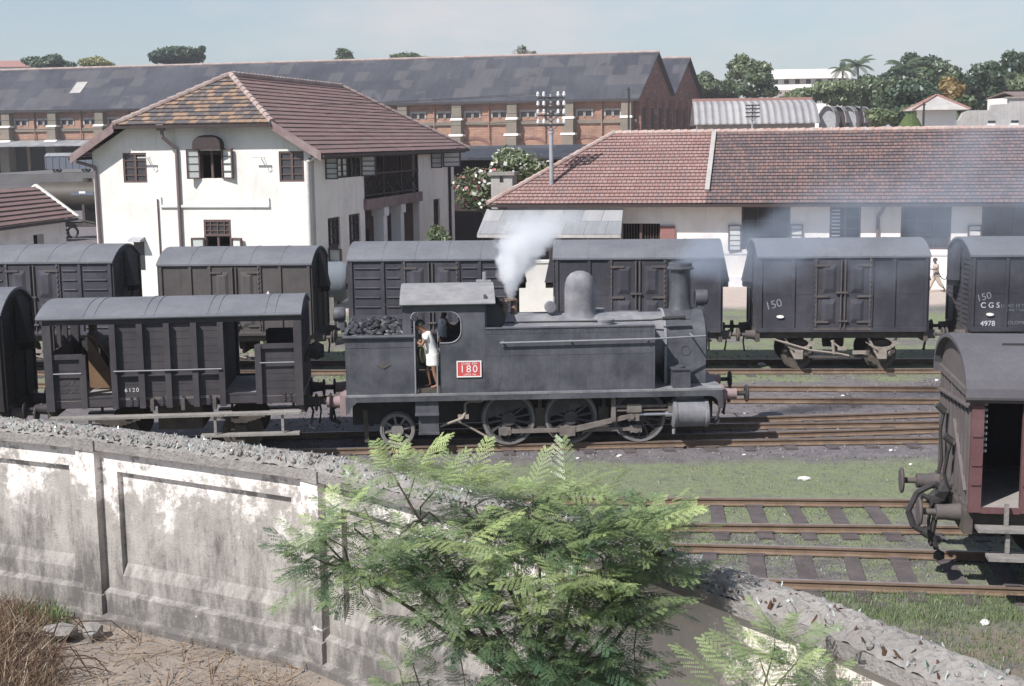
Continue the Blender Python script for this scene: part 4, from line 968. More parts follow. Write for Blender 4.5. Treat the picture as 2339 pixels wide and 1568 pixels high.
# ---------------------------------------------------------------- rolling stock materials
M['van'] = grime('grey_van_paint', (.047, .046, .057), (.076, .074, .088), (.034, .032, .038), .7, 1.1, .6, lo=.4, hi=.62)
M['van_brown'] = grime('brown_grey_van_paint', (.082, .073, .072), (.118, .104, .10), (.05, .045, .047), .8, 1.2, .6)
M['van_end'] = grime('sooty_van_end', (.052, .048, .05), (.075, .068, .068), (.035, .032, .033), .8, 1.5, .5)
M['van_roof'] = grime('grey_van_roof', (.135, .14, .157), (.185, .19, .21), (.10, .10, .112), .8, .8, .4)
M['van_iron'] = grime('rusty_van_iron', (.088, .080, .082), (.14, .115, .105), (.06, .05, .05), .75, 3, .4)
M['under'] = grime('dusty_underframe', (.07, .06, .055), (.13, .11, .095), (.04, .035, .033), .9, 2.5, .3)
M['dusty'] = grime('dusty_running_gear', (.26, .225, .195), (.38, .33, .29), (.12, .10, .09), .9, 4, .3)
M['black_iron'] = grime('black_running_gear', (.035, .033, .035), (.06, .055, .055), None, .7, 3)
M['van_letter'] = plain('white_wagon_lettering', (.62, .62, .63), .8)
M['chalk'] = plain('chalk_marks', (.24, .25, .275), .9, var=.5)
M['steel'] = plain('bright_steel', (.62, .62, .64), .28, metal=.85)
def buffer_set(root, L, ys=.92, z=1.06, mat='van_iron', head='van_iron', ends=(-1, 1), ln=.34, r=.13, hr=.21):
    for e in ends:
        for s in (-1, 1):
            m_ = MB(); x = e * L / 2
            m_.box(min(x, x + e * .05), max(x, x + e * .05), s * ys - .2, s * ys + .2, z - .2, z + .2)
            m_.lathe([(r * 1.25, x), (r, x + e * ln * .7), (r * 1.05, x + e * ln)] if e > 0 else [(r * 1.05, x - ln), (r, x - ln * .7), (r * 1.25, x)], (0, s * ys, z), 'x', 14)
            b = m_.build('buffer', M[mat], root)
            h = MB(); x2 = x + e * (ln + .22)
            h.tube((x + e * ln, s * ys, z), (x2, s * ys, z), r * .42, r * .42, 10); h.lathe([(hr * .9, min(x2, x2 + e * .05)), (hr, (x2 + x2 + e * .05) / 2), (hr * .9, max(x2, x2 + e * .05))], (0, s * ys, z), 'x', 18)
            h.build('buffer_head', M[head], b)
def coupling(root, x, e, z=1.0, mat='black_iron', drop=.55):
    m_ = MB(); m_.box(min(x, x + e * .3), max(x, x + e * .3), -.05, .05, z - .05, z + .05); m_.pipe([(x + e * .3, 0, z), (x + e * .42, 0, z + .06), (x + e * .45, 0, z - .03)], .045, 6)
    for s in (-.05, .05): m_.pipe([(x + e * .26, s, z - .04), (x + e * .3, s, z - drop * .5), (x + e * .26, s, z - drop)], .022, 6)
    m_.tube((x + e * .26, -.1, z - drop), (x + e * .26, .1, z - drop), .03, .03, 6)
    m_.build('coupling', M[mat], root)
def arch(hw, ze, zt, n=12): return [(-hw + 2 * hw * k / n, ze + (zt - ze) * (1 - (abs(-1 + 2 * k / n)) ** 2.1)) for k in range(n + 1)]
def make_van(style):
    L, hw, zf, ze, zt = 5.0, 1.3, 1.22, 3.50, 3.90
    side, endm = {'ribbed': ('van', 'van_end'), 'brown': ('van_brown', 'van_end'), 'plain': ('van', 'van')}[style]
    root = empty('covered_van', (0, 0, 0))
    b = MB(); prof = arch(hw, ze, zt); b.prism([(-hw, zf), (hw, zf)] + prof[::-1], -L / 2, L / 2, 'x'); b.build('body', M[side], root, smooth=False)
    r = MB(); o = arch(hw + .07, ze - .02, zt + .03); i = arch(hw + .07, ze - .075, zt - .03)
    for k in range(len(o) - 1): r.prism([o[k], i[k], i[k + 1], o[k + 1]][::-1], -L / 2 - .07, L / 2 + .07, 'x')
    for k in range(1, 5):
        x = -L / 2 + L * k / 5; o2 = arch(hw + .072, ze - .012, zt + .04)
        for q in range(len(o) - 1): r.prism([o2[q], o[q], o[q + 1], o2[q + 1]][::-1], x - .025, x + .025, 'x')
    r.build('roof', M['van_roof'], root)
    posts = [-L / 2 + .05, -1.47, -.84, .84, 1.5, L / 2 - .05]
    p = MB()
    for s in (-1, 1):
        for x in posts: p.box(x - .045, x + .045, s * hw if s > 0 else -hw - .045, hw + .045 if s > 0 else -hw, zf, ze - .06)
        y0, y1 = (hw, hw + .05) if s > 0 else (-hw - .05, -hw)
        p.box(-L / 2, L / 2, y0, y1, zf - .03, zf + .09)
        p.box(-L / 2, -.9, y0 if s < 0 else y0, y1, ze - .12, ze - .06) if False else None
        if style == 'ribbed':
            for xa, xb in ((-L / 2 + .1, -1.52), (-1.42, -.9), (.9, 1.45), (1.55, L / 2 - .1)):
                for k in range(7):
                    z = zf + .2 + k * .295
                    if z < ze - .15: p.tube((xa + .06, s * (hw + .005), z), (xb - .06, s * (hw + .005), z), .032, .032, 6)
        else:
            p.box(-L / 2, -.86, s * hw if s > 0 else -hw - .006, hw + .006 if s > 0 else -hw, 2.33, 2.35); p.box(.86, L / 2, s * hw if s > 0 else -hw - .006, hw + .006 if s > 0 else -hw, 2.33, 2.35)
    p.build('side_ribs', M[side], root)
    for e in (-1, 1):
        m_ = MB(); x = e * L / 2; k = 0; z = zf
        st = .30 if style == 'ribbed' else .15
        while z < ze - .05:
            if style == 'ribbed': m_.tube((x, -hw + .12, z + .15), (x, hw - .12, z + .15), .04, .04, 6)
            else: m_.hexa([(x - (.0 if e > 0 else .035), -hw, z), (x + (.035 if e > 0 else 0), -hw, z), (x + (.035 if e > 0 else 0), hw, z), (x - (0 if e > 0 else .035), hw, z)], [(x - (.0 if e > 0 else .01), -hw, z + st - .02), (x + (.01 if e > 0 else 0), -hw, z + st - .02), (x + (.01 if e > 0 else 0), hw, z + st - .02), (x - (0 if e > 0 else .01), hw, z + st - .02)])
            z += st
        for y in (-hw + .05, hw - .05, -.45, .45): m_.box(min(x, x + e * .06), max(x, x + e * .06), y - .05, y + .05, zf, ze)
        m_.build('end_planking', M[endm], root, smooth=False)
        v = MB(); a, c = x + e * .07, x + e * .36
        q = [(min(a, c), -.24, 2.62), (max(a, c), -.24, 2.62), (max(a, c), .24, 2.62), (min(a, c), .24, 2.62)]
        c2 = x + e * .12; t_ = [(min(a, c2), -.24, 3.72), (max(a, c2), -.24, 3.72), (max(a, c2), .24, 3.72), (min(a, c2), .24, 3.72)]
        v.hexa(q, t_); vo = v.build('ventilator', M[endm], root, smooth=False)
        v = MB(); v.box(min(a, c) + .03, max(a, c) - .03, -.2, .2, 2.45, 2.615); v.build('ventilator_mouth', M['dark'], vo, smooth=False)
    # double doors on both sides
    for s in (-1, 1):
        for d in (-1, 1):
            m_ = MB(); y = s * (hw + .02)
            def bx(x0, x1, t0, t1, z0, z1):
                ya, yb = s * (hw + t0), s * (hw + t1); m_.box(min(x0 * d, x1 * d), max(x0 * d, x1 * d), min(ya, yb), max(ya, yb), z0, z1)
            bx(.012, .80, .0, .03, zf + .1, ze - .14)
            for z0, z1 in ((zf + .22, 2.18), (2.36, ze - .28)):      # pressed panels
                xa, xb = .2, .62; f_ = lambda x, t, z: (x * d, s * (hw + t), z)
                q = [f_(xa, .03, z0), f_(xb, .03, z0), f_(xb, .03, z1), f_(xa, .03, z1), f_(xa + .1, .075, z0 + .14), f_(xb - .1, .075, z0 + .14), f_(xb - .1, .075, z1 - .14), f_(xa + .1, .075, z1 - .14)]
                fs = [(4, 5, 6, 7), (0, 1, 5, 4), (1, 2, 6, 5), (2, 3, 7, 6), (3, 0, 4, 7)]
                m_.add(q, fs if s * d < 0 else [t[::-1] for t in fs])
            dr = m_.build('door', M[side], root, smooth=False)
            for z in (zf + .28, 2.27, ze - .3):
                m_ = MB(); bx(.42, .84, .03, .075, z - .03, z + .03); m_.build('hinge', M['van_iron'], dr, smooth=False)
            pz = [(.775 * d, zf + .12)]
            for k in range(14): pz += [(.80 * d, zf + .14 + k * .15), (.83 * d, zf + .16 + k * .15), (.83 * d, zf + .22 + k * .15), (.80 * d, zf + .24 + k * .15)]
            pz += [(.775 * d, zf + .14 + 14 * .15)]
            m_ = MB(); m_.prism(pz, s * (hw + .03), s * (hw + .07), 'y'); m_.build('studded_strip', M['van_iron'], dr, smooth=False)
        m_ = MB()
        for x in (-.06, .06): m_.tube((x, s * (hw + .07), zf + .08), (x, s * (hw + .07), ze - .12), .022, .022, 6)
        m_.box(-.22, .12, s * (hw + .08) - .03, s * (hw + .08) + .03, 2.36, 2.41); m_.box(-.12, .14, s * (hw + .08) - .03, s * (hw + .08) + .03, 1.5, 1.55); m_.box(-.85, .85, min(s * hw, s * (hw + .06)), max(s * hw, s * (hw + .06)), zf + .02, zf + .10)
        m_.build('lock_bar', M['van_iron'], root, smooth=False)
    # underframe
    u = MB()
    for s in (-1, 1): u.box(-L / 2, L / 2, s * 1.12 - .05, s * 1.12 + .05, .98, 1.19)
    for e in (-1, 1): u.box(e * L / 2 - .06, e * L / 2 + .06, -1.25, 1.25, .88, 1.21)
    for x in (-.6, .6): u.box(x - .05, x + .05, -1.06, 1.06, 1.0, 1.18)
    u.tube((-.3, .2, .75), (.3, .2, .75), .24, .24, 12); u.box(-.04, .04, -.6, .6, .5, 1.0)
    u.box(-.95, .95, -1.2, -1.14, .38, .44); u.build('underframe', M['under'], root, smooth=False)
    for x in (-1.25, 1.25):
        for s in (-1, 1):
            w = MB(); w.ring((x, 0, .45), .33, .45, s * .86 - .06, s * .86 + .06, 'y', 26); w.lathe([(.34, s * .86 - .02), (.34, s * .86 + .02)], (x, 0, .45), 'y', 20); w.ring((x, 0, .45), .36, .49, s * .80 - .015, s * .80 + .015, 'y', 26); w.tube((x, s * .2, .45), (x, s * 1.1, .45), .075, .075, 10); w.build('wheel', M['under'], root)
            ab = MB(); ab.box(x - .12, x + .12, s * 1.12 - .1, s * 1.12 + .14 if s > 0 else s * 1.12 + .1, .34, .62); 
            if s < 0: ab.box(x - .1, x + .1, -1.30, -1.22, .36, .6)
            ab.build('axle_box', M['dusty'], root, smooth=False)
            sp = MB()
            for k in range(5):
                hl = .5 - k * .085
                for q in range(6):
                    xa = x - hl + 2 * hl * q / 6; xb = x - hl + 2 * hl * (q + 1) / 6; za = .68 + .17 * ((xa - x) / .5) ** 2 + k * -.0; zb = .68 + .17 * ((xb - x) / .5) ** 2
                    sp.bar((xa, s * 1.14, za - k * .022), (xb, s * 1.14, zb - k * .022), .08, .02)
            sp.bar((x - .42, s * 1.12, .98), (x - .1, s * 1.12, .36), .04, .07); sp.bar((x + .42, s * 1.12, .98), (x + .1, s * 1.12, .36), .04, .07)
            sp.build('spring', M['dusty'] if s < 0 else M['under'], root, smooth=False)
    bl = MB(); bl.pipe([(-2.0, -1.22, .95), (-.9, -1.22, .62), (.0, -1.2, .5), (.25, -1.2, .44)], .035, 6); bl.box(-.1, .15, -1.28, -1.2, .62, .72); bl.bar((-.3, -1.2, .9), (.1, -1.22, .6), .08, .05); bl.box(.35, .75, -1.28, -1.18, .5, .6); bl.tube((-.25, -1.2, .92), (-.2, -1.2, .5), .05)
    bl.build('brake_lever', M['dusty'], root)
    buffer_set(root, L, .92, 1.06)
    for e in (-1, 1): coupling(root, e * L / 2, e)
    return root
VP = {k: make_van(k) for k in ('ribbed', 'brown', 'plain')}
used = set()
def place_van(style, px, label, sx=1.0, sz=1.0, dy=0.0):
    o = VP[style]
    if style in used: o = copy_tree(o)
    used.add(style)
    c, a = T_FAR.at_pixel(px, -1.3, ZR + 2.2)
    o.location = (c.x, c.y + dy, ZR); o.rotation_euler = (0, 0, a); o.scale = (sx, 1, sz)
    tag(o, label, 'goods van', 'covered vans standing on the far track'); return o
v1 = place_van('ribbed', 78, 'ribbed grey covered van at the left edge of the far row')
v2 = place_van('brown', 538, 'brownish plain-sided van before the white office, bare patch on its side', .94, .97)
v3 = place_van('ribbed', 985, 'ribbed grey van directly behind the engine cab and coal bunker')
v4 = place_van('plain', 1456, 'plain grey van behind the steam dome and chimney')
v5 = place_van('plain', 1926, 'plain grey van with chalked 150, right of the engine, whole side in view')
v6 = place_van('plain', 2412, 'grey van at the right edge with painted letters C G S and 4978')
def oval(root, x, z, rx, rz_, mat, name, y=-1.352):
    m_ = MB(); n = 14; m_.prism([(x + rx * math.cos(2 * PI * k / n), z + rz_ * math.sin(2 * PI * k / n)) for k in range(n)], y, y + .045, 'y'); m_.build(name, mat, root, smooth=False)
Yt = -1.309
text_near('150', .34, -2.05, Yt, 2.02, M['chalk'], v5, 'chalk_number', .25, depth=.001); oval(v5, -1.85, 1.66, .11, .045, M['white_cap'], 'label_plate')
text_near('150', .30, -2.12, Yt, 2.22, M['chalk'], v6, 'chalk_number', .25, depth=.001); text_near('C G S', .23, -1.93, Yt, 1.97, M['van_letter'], v6); text_near('4978', .22, -1.98, Yt, 1.42, M['van_letter'], v6)
oval(v6, -1.93, 1.70, .11, .045, M['white_cap'], 'label_plate')
text_near('LOAD 10 TONS', .14, -1.13, Yt, 1.95, M['chalk'], v6); text_near('TARE 7 TONS', .10, -1.13, Yt, 1.82, M['chalk'], v6); text_near('COLOMBO', .15, -1.13, Yt, 1.44, M['chalk'], v6)
text_near('C G S', .26, -2.0, Yt, 1.36, M['van_letter'], v3); text_near('LOAD TARE', .17, -1.15, Yt, 1.36, M['chalk'], v3)
mp = MB(); mp.prism([(1.0, 2.2), (1.10, 2.16), (1.17, 2.35), (1.10, 2.62), (1.02, 2.5)], -1.312, -1.3, 'y'); mp.build('bare_patch', M['white_cap'], v2, smooth=False)

# ---------------------------------------------------------------- tank locomotive
M['loco'] = grime('dusty_black_engine_paint', (.085, .088, .103), (.14, .143, .16), (.048, .05, .058), .55, 1.3, .45, .4)
def engine_paint():
    t = NT('stained_engine_paint'); p = t.pos(); n = t.noise(p, 1.5, 9, .68); f = t.noise(p, 26, 5, .7)
    col = t.mix(t.ramp(n, .36, .66), (.055, .057, .069), (.115, .117, .133))
    sep = t.n('SeparateXYZ'); t.L(p, sep.inputs[0])
    st = t.noise(t.pos((7, 7, .45)), 1.5, 7, .72); col = t.mix(t.math('MULTIPLY', t.ramp(st, .50, .74), .55), col, (.05, .052, .06))
    st2 = t.noise(t.pos((11, 11, .6), loc=(3, 1, 2)), 1.2, 7, .75); col = t.mix(t.math('MULTIPLY', t.ramp(st2, .58, .76), .5), col, (.20, .19, .19))
    sm = t.noise(t.pos((2.2, 2.2, 1.6), loc=(5, 2, 0)), 1.15, 6, .6); lowz = t.n('MapRange'); lowz.inputs[1].default_value = 2.5; lowz.inputs[2].default_value = 1.7; t.L(sep.outputs[2], lowz.inputs[0])
    col = t.mix(t.math('MULTIPLY', t.math('MULTIPLY', t.ramp(sm, .55, .66), lowz.outputs[0]), .75), col, (.045, .046, .055))
    col = t.mix(t.math('MULTIPLY', t.ramp(t.noise(p, 16, 4, .6), .72, .76), .7), col, (.34, .335, .33))
    col = t.mix(t.ramp(f, .3, .75), t.mix(1.0, col, .85, 'MULTIPLY'), col)
    return t.finish(col, t.math('ADD', .42, t.math('MULTIPLY', n, .35)), 0, t.bump(t.noise(p, 3, 4, .5), .012), .45)
M['loco'] = engine_paint()
M['loco_top'] = grime('ash_dusted_engine_top', (.155, .157, .172), (.30, .297, .308), (.11, .11, .12), .8, 2.2, .3)
M['loco_roof'] = grime('dusty_cab_roof', (.22, .22, .232), (.32, .315, .315), (.17, .165, .17), .85, 3.2, .3)
M['loco_dark'] = grime('sooty_engine_frames', (.03, .029, .032), (.05, .048, .05), None, .75, 2)
M['rods'] = grime('greasy_dusty_rods', (.15, .13, .12), (.24, .21, .19), (.09, .08, .075), .55, 5, .3)
M['tyre'] = grime('dusty_wheel_rim', (.16, .15, .148), (.25, .235, .23), None, .6, 3)
M['wheel'] = grime('dark_spoked_wheel', (.055, .053, .056), (.105, .10, .10), None, .65, 4)
M['wheel_dusty'] = grime('dusty_spoked_wheel', (.19, .178, .172), (.27, .25, .245), None, .85, 4)
M['beam_red'] = grime('faded_red_buffer', (.27, .185, .185), (.34, .26, .26), (.15, .12, .125), .8, 3, .4)
M['plate_red'] = plain('red_number_plate', (.56, .085, .085), .5, var=.1)
M['white_pt'] = plain('white_raised_lettering', (.80, .78, .77), .6, var=.05)
M['bead'] = plain('worn_pale_edge', (.24, .24, .26), .5)
M['brass'] = grime('rusty_brown_valve', (.19, .13, .105), (.26, .19, .15), None, .7, 5)
c0, ang = T_LOCO.at_pixel(1169.5, -1.32, ZR + 1.5)
LOCO = empty('tank_locomotive', (c0.x, c0.y, ZR), ang, 'dusty black side-tank steam engine with red plate numbered 180', 'locomotive')
def loco():
    R_ = LOCO
    # running plate, valances, beams, frames
    m = MB(); m.box(-3.80, 4.86, -1.38, 1.38, 1.27, 1.32); m.build('running_plate', M['loco_top'], R_, smooth=False)
    for s in (-1, 1):
        m = MB(); y0, y1 = (1.33, 1.375) if s > 0 else (-1.375, -1.33)
        arc = [(4.86, 1.268), (4.86, .86), (4.78, .86)] + [(4.78 - .24 + .24 * math.cos(a), .90 + .24 * math.sin(a)) for a in [PI / 2 * k / 6 for k in range(7)]]
        m.prism([(-3.80, 1.268), (-3.80, .9), (-3.72, .9), (-3.66, 1.05), (-3.55, 1.15)] + arc[::-1], y0, y1, 'y'); m.build('valance', M['loco'], R_, smooth=False)
    for x0, x1 in ((4.80, 4.9), (-3.9, -3.80)):
        m = MB(); m.box(x0, x1, -1.33, 1.33, .84, 1.30); m.build('buffer_beam', M['beam_red'], R_, smooth=False)
    each('frame', M['loco_dark'], R_, [(-3.7, 4.75, -.72, -.68, .50, 1.26), (-3.7, 4.75, .68, .72, .5, 1.26)])
    m = MB(); m.hexa([(-1.55, -.66, .55), (-.35, -.66, .55), (-.35, .66, .55), (-1.55, .66, .55)], [(-1.75, -.66, 1.26), (-.35, -.66, 1.26), (-.35, .66, 1.26), (-1.75, .66, 1.26)]); m.build('ashpan', M['loco'], R_, smooth=False)
    # tanks
    for s in (-1, 1):
        y0, y1 = (.70, 1.32) if s > 0 else (-1.32, -.70)
        m = MB(); m.box(-.597, 3.28, y0, y1, 1.321, 2.78); yo = s * 1.325
        m.tube((-.597, s * 1.31, 2.79), (3.28, s * 1.31, 2.79), .03, .03, 8); m.tube((3.28, s * 1.31, 1.33), (3.28, s * 1.31, 2.79), .02, .02, 8)
        m.box(-.59, 3.27, min(yo, yo - s * .01), max(yo, yo - s * .01), 2.16, 2.175); m.box(-.59, 3.27, min(yo, yo - s * .008), max(yo, yo - s * .008), 2.66, 2.67)
        for k in range(34):
            x = -.45 + k * .11
            for z in (1.37, 2.70): m.tube((x, s * 1.318, z), (x, s * 1.328, z), .012, .012, 5)
        for k in range(12):
            for x in (-.54, 3.23): m.tube((x, s * 1.318, 1.45 + k * .105), (x, s * 1.328, 1.45 + k * .105), .012, .012, 5)
        for k in range(26):
            x = -.45 + k * .145; m.box(x - .012, x + .012, min(yo, yo + s * .004), max(yo, yo + s * .004), 2.725, 2.75)
        t = m.build('side_tank', M['loco'], R_)
        p = MB(); p.box(-.2, 3.25, y0 + .02, y1 - .03, 2.782, 2.80); p.build('tank_top', M['loco_top'], t, smooth=False)
        p = MB(); p.lathe([(.19, 2.80), (.19, 2.88), (.2, 2.88), (.2, 2.92), (.02, 2.94)], (2.2, s * 1.0, 0), 'z', 16); p.build('filler_lid', M['loco_top'], t)
    # cab sides with the doorway and round-cornered window
    def arc_(cx_, cz, r, a0, a1, n=6): return [(cx_ + r * math.cos(a0 + (a1 - a0) * k / n), cz + r * math.sin(a0 + (a1 - a0) * k / n)) for k in range(n + 1)]
    inner = [(-2.27, 2.66), (-2.27, 3.05)] + arc_(-2.14, 3.07, .13, PI, PI / 2) + arc_(-1.40, 2.94, .26, PI / 2, 0) + arc_(-1.42, 2.76, .28, 0, -PI / 2) + [(-1.64, 2.48), (-1.64, 1.321)]
    outline = [(-2.47, 2.66)] + inner + [(-.60, 1.321), (-.60, 3.40), (-2.47, 3.40)]
    for s in (-1, 1):
        y0, y1 = (1.29, 1.32) if s > 0 else (-1.32, -1.29)
        m = MB(); m.prism(outline, y0, y1, 'y'); cs = m.build('cab_side', M['loco'], R_, smooth=False)
        b = MB(); b.pipe([(x, s * 1.325, z) for x, z in inner[1:-1]], .016, 6); b.build('opening_bead', M['bead'], cs)
        for x in (-2.2, -1.70):
            h = MB(); h.tube((x, s * 1.37, 1.34), (x, s * 1.37, 3.0 if x < -2 else 2.35), .018, .018, 6); h.build('grab_rail', M['bead'], R_)
    m = MB(); m.box(-.62, -.56, -1.285, 1.285, 1.33, 3.55); m.build('cab_front', M['loco'], R_, smooth=False)
    m = MB(); m.box(-2.2, -.63, -1.28, 1.28, 1.33, 1.42); m.build('cab_floor', M['under'], R_, smooth=False)
    m = MB(); m.lathe([(.62, -1.05), (.66, -1.0), (.66, -.63)], (0, 0, 2.12), 'x', 24); m.box(-1.04, -.63, -.62, .62, 1.43, 2.1); m.tube((-1.2, -.1, 2.5), (-1.05, -.1, 2.5), .03); m.lathe([(.09, -1.14), (.09, -1.06)], (0, .2, 2.55), 'x', 14); m.lathe([(.08, -1.14), (.08, -1.06)], (0, -.25, 2.5), 'x', 14); m.pipe([(-1.12, -.5, 1.5), (-1.15, -.5, 2.5), (-1.1, .4, 2.75)], .03); m.build('backhead', M['loco_dark'], R_)
    rf = MB(); o = arch(1.43, 3.41, 3.70, 12); i = arch(1.43, 3.37, 3.66, 12)
    for k in range(12): rf.prism([o[k], i[k], i[k + 1], o[k + 1]][::-1], -2.52, -.36, 'x')
    rf.tube((-2.52, -1.43, 3.385), (-.36, -1.43, 3.385), .025, .025, 6)
    r = rf.build('cab_roof', M['loco_roof'], R_)
    p = MB(); p.tube((-.55, .4, 3.62), (-.55, .4, 3.92), .05, .05, 8); p.box(-.75, -.4, .2, .6, 3.6, 3.72); p.build('roof_vent', M['loco_roof'], r)
    p = MB(); p.box(-2.85, -2.5, -1.44, -1.38, 3.38, 3.41); p.build('roof_bracket', M['loco_dark'], r)
    # round spectacle glass standing open before the cab
    for s in (-1, 1):
        m = MB(); m.ring((-.42, 0, 3.0), .26, .30, s * 1.05 - .02, s * 1.05 + .02, 'y', 26); g = m.build('spectacle', M['loco_dark'], R_)
        m = MB(); m.lathe([(.26, s * 1.05 - .006), (.26, s * 1.05 + .006)], (-.42, 0, 3.0), 'y', 26); m.build('pane', M['glass'], g)
    # bunker
    m = MB()
    m.box(-3.78, -2.20, -1.32, -1.28, 1.321, 2.64); m.box(-3.78, -2.20, 1.28, 1.32, 1.321, 2.80); m.box(-3.78, -3.74, -1.279, 1.279, 1.321, 2.72); m.box(-2.24, -2.20, -1.279, 1.279, 1.43, 2.5); m.box(-3.739, -2.241, -1.279, 1.279, 2.2, 2.24)
    m.tube((-3.82, -1.35, 2.65), (-2.2, -1.35, 2.65), .045, .045, 8); m.tube((-3.8, -1.35, 2.65), (-3.8, 1.33, 2.72), .04, .04, 8)
    m.box(-3.77, -2.21, -1.328, -1.318, 2.40, 2.412); bk = m.build('bunker', M['loco'], R_)
    d = MB(); d.prism([(-3.08, 2.0), (-2.92, 2.09), (-2.76, 2.0), (-2.92, 1.91)], -1.335, -1.32, 'y'); d.build('works_plate', M['van_iron'], bk, smooth=False)
    # boiler, smokebox, dome, chimney
    m = MB(); m.lathe([(.66, -.55), (.66, 3.62)], (0, 0, 2.28), 'x', 40); m.build('boiler', M['loco_top'], R_)
    m = MB()
    for x in (.5, 1.9, 3.0): m.lathe([(.667, x - .03), (.667, x + .03)], (0, 0, 2.28), 'x', 40)
    m.build('boiler_band', M['loco_top'], R_)
    m = MB(); pr = [(-.74, 1.321), (.74, 1.321)] + [(.74 * math.cos(a), 2.26 + .74 * math.sin(a)) for a in [PI * k / 24 for k in range(25)]]
    m.prism(pr, 3.62, 4.58, 'x'); sb = m.build('smokebox', M['loco'], R_)
    m = MB(); pr2 = [(x * 1.012, z) for x, z in pr]
    n = len(pr)
    for k in range(2, n - 1):
        a, b = pr[k], pr[k + 1]; c = lambda p, q: (p[0] * (1 + q), 2.26 + (p[1] - 2.26) * (1 + q))
        m.prism([c(a, .0), c(b, 0), c(b, .03), c(a, .03)][::-1], 3.60, 3.66, 'x')
    m.box(3.60, 3.66, -.765, -.74, 1.34, 2.22); m.box(3.6, 3.66, .74, .765, 1.34, 2.22); m.build('smokebox_ring', M['bead'], sb, smooth=False)
    m = MB(); m.lathe([(.56, 4.58), (.54, 4.64), (.3, 4.71), (.02, 4.73)], (0, 0, 2.26), 'x', 30); m.tube((4.7, 0, 2.22), (4.85, 0, 2.22), .03); m.box(4.78, 4.81, -.03, .03, 2.0, 2.44); m.build('smokebox_door', M['loco'], R_)
    m = MB(); m.ring((4.1, 0, 2.12), .10, .125, -.752, -.742, 'y', 20); m.build('wash_plug', M['loco'], sb)
    m = MB(); m.lathe([(.62, 2.70), (.56, 2.80), (.42, 2.86), (.375, 2.95), (.37, 3.05), (.37, 3.52), (.355, 3.66), (.31, 3.79), (.22, 3.89), (.1, 3.94), (.01, 3.95)], (1.70, 0, 0), 'z', 36); m.build('dome', M['loco_top'], R_)
    m = MB(); m.lathe([(.52, 2.82), (.40, 2.92), (.285, 3.0), (.255, 3.08), (.235, 3.3), (.225, 3.6), (.235, 3.9), (.26, 3.94), (.32, 3.955), (.325, 3.985), (.285, 4.01), (.275, 4.09), (.24, 4.11), (.19, 4.11), (.19, 3.6)], (4.09, 0, 0), 'z', 32); m.build('chimney', M['loco'], R_)
    m = MB()
    for y in (-.13, .13): m.lathe([(.12, 2.82), (.085, 2.9), (.075, 3.2), (.1, 3.22), (.1, 3.28), (.03, 3.3)], (.02 + y * .9, y, 0), 'z', 12)
    m.box(-.2, .25, -.22, .22, 2.76, 2.84); m.box(-.14, .18, -.03, .03, 3.28, 3.33); m.build('safety_valve', M['brass'], R_)
    m = MB(); m.lathe([(.05, 2.82), (.05, 3.02)], (.98, -.15, 0), 'z', 10); m.lathe([(.02, -.26), (.13, -.25), (.14, -.1), (.13, .0), (.02, .01)], (.98, 0, 3.12), 'y', 18); m.tube((1.08, -.05, 3.0), (1.08, -.05, 3.35), .02); m.build('top_feed_valve', M['loco_top'], R_)
    m = MB(); m.pipe([(-.5, -.72, 2.84), (.6, -.70, 2.84), (2.6, -.70, 2.83), (3.3, -.74, 2.84), (3.6, -.80, 2.88)], .022, 6); m.tube((3.55, -.80, 2.88), (4.08, -.80, 2.90), .045, .045, 8); m.build('ejector_pipe', M['loco_dark'], R_)
    for s in (-1, 1):
        m = MB(); m.tube((-.27, s * 1.41, 2.47), (3.3, s * 1.41, 2.50), .022, .022, 8); m.tube((3.3, s * 1.41, 2.5), (4.50, s * 1.12, 2.50), .022, .022, 8)
        for x in (-.2, 1.35, 3.1): m.tube((x, s * 1.32, 2.48), (x, s * 1.42, 2.48), .025, .025, 8)
        m.tube((4.2, s * .74, 2.5), (4.2, s * 1.2, 2.5), .02, .02, 6); m.build('handrail', M['bead'], R_)
    # sandboxes
    for s in (-1, 1):
        m = MB(); y0, y1 = (.88, 1.3) if s > 0 else (-1.3, -.88); m.box(3.72, 4.12, y0, y1, 1.321, 1.74); m.box(3.69, 4.15, y0 - .03, y1 + .03, 1.74, 1.77); m.lathe([(.11, 1.77), (.11, 1.81), (.06, 1.82)], (3.92, (y0 + y1) / 2, 0), 'z', 16); m.build('sandbox', M['loco'], R_)
    # lamps
    m = MB(); m.lathe([(.17, 4.45), (.18, 4.50), (.18, 4.72), (.165, 4.74)], (0, 0, 3.27), 'x', 22); m.box(4.5, 4.66, -.08, .08, 2.8, 3.1); lm = m.build('headlamp', M['loco'], R_)
    m = MB(); m.lathe([(.155, 4.74), (.15, 4.75)], (0, 0, 3.27), 'x', 20); m.build('lens', M['glass'], lm)
    m = MB(); m.lathe([(.15, -4.15), (.17, -4.12), (.17, -3.92), (.15, -3.88)], (0, .3, 2.98), 'x', 22); m.box(-4.05, -3.9, .22, .38, 2.65, 2.84); m.box(-4.0, -3.78, .2, .4, 2.6, 2.66); lm = m.build('headlamp', M['loco'], R_)
    m = MB(); m.lathe([(.14, -4.16), (.14, -4.15)], (0, .3, 2.98), 'x', 20); m.build('lens', M['glass'], lm)
    # plate
    m = MB(); m.box(-1.24, -.715, -1.345, -1.321, 1.70, 2.05); pl = m.build('number_plate', M['plate_red'], R_, smooth=False)
    m = MB(); 
    for q in ((-1.26, -.695, 2.04, 2.065), (-1.26, -.695, 1.685, 1.71)): m.box(q[0], q[1], -1.352, -1.344, q[2], q[3])
    for q in (-1.26, -.719): m.box(q, q + .024, -1.352, -1.344, 1.71, 2.04)
    m.build('plate_border', M['white_pt'], pl, smooth=False)
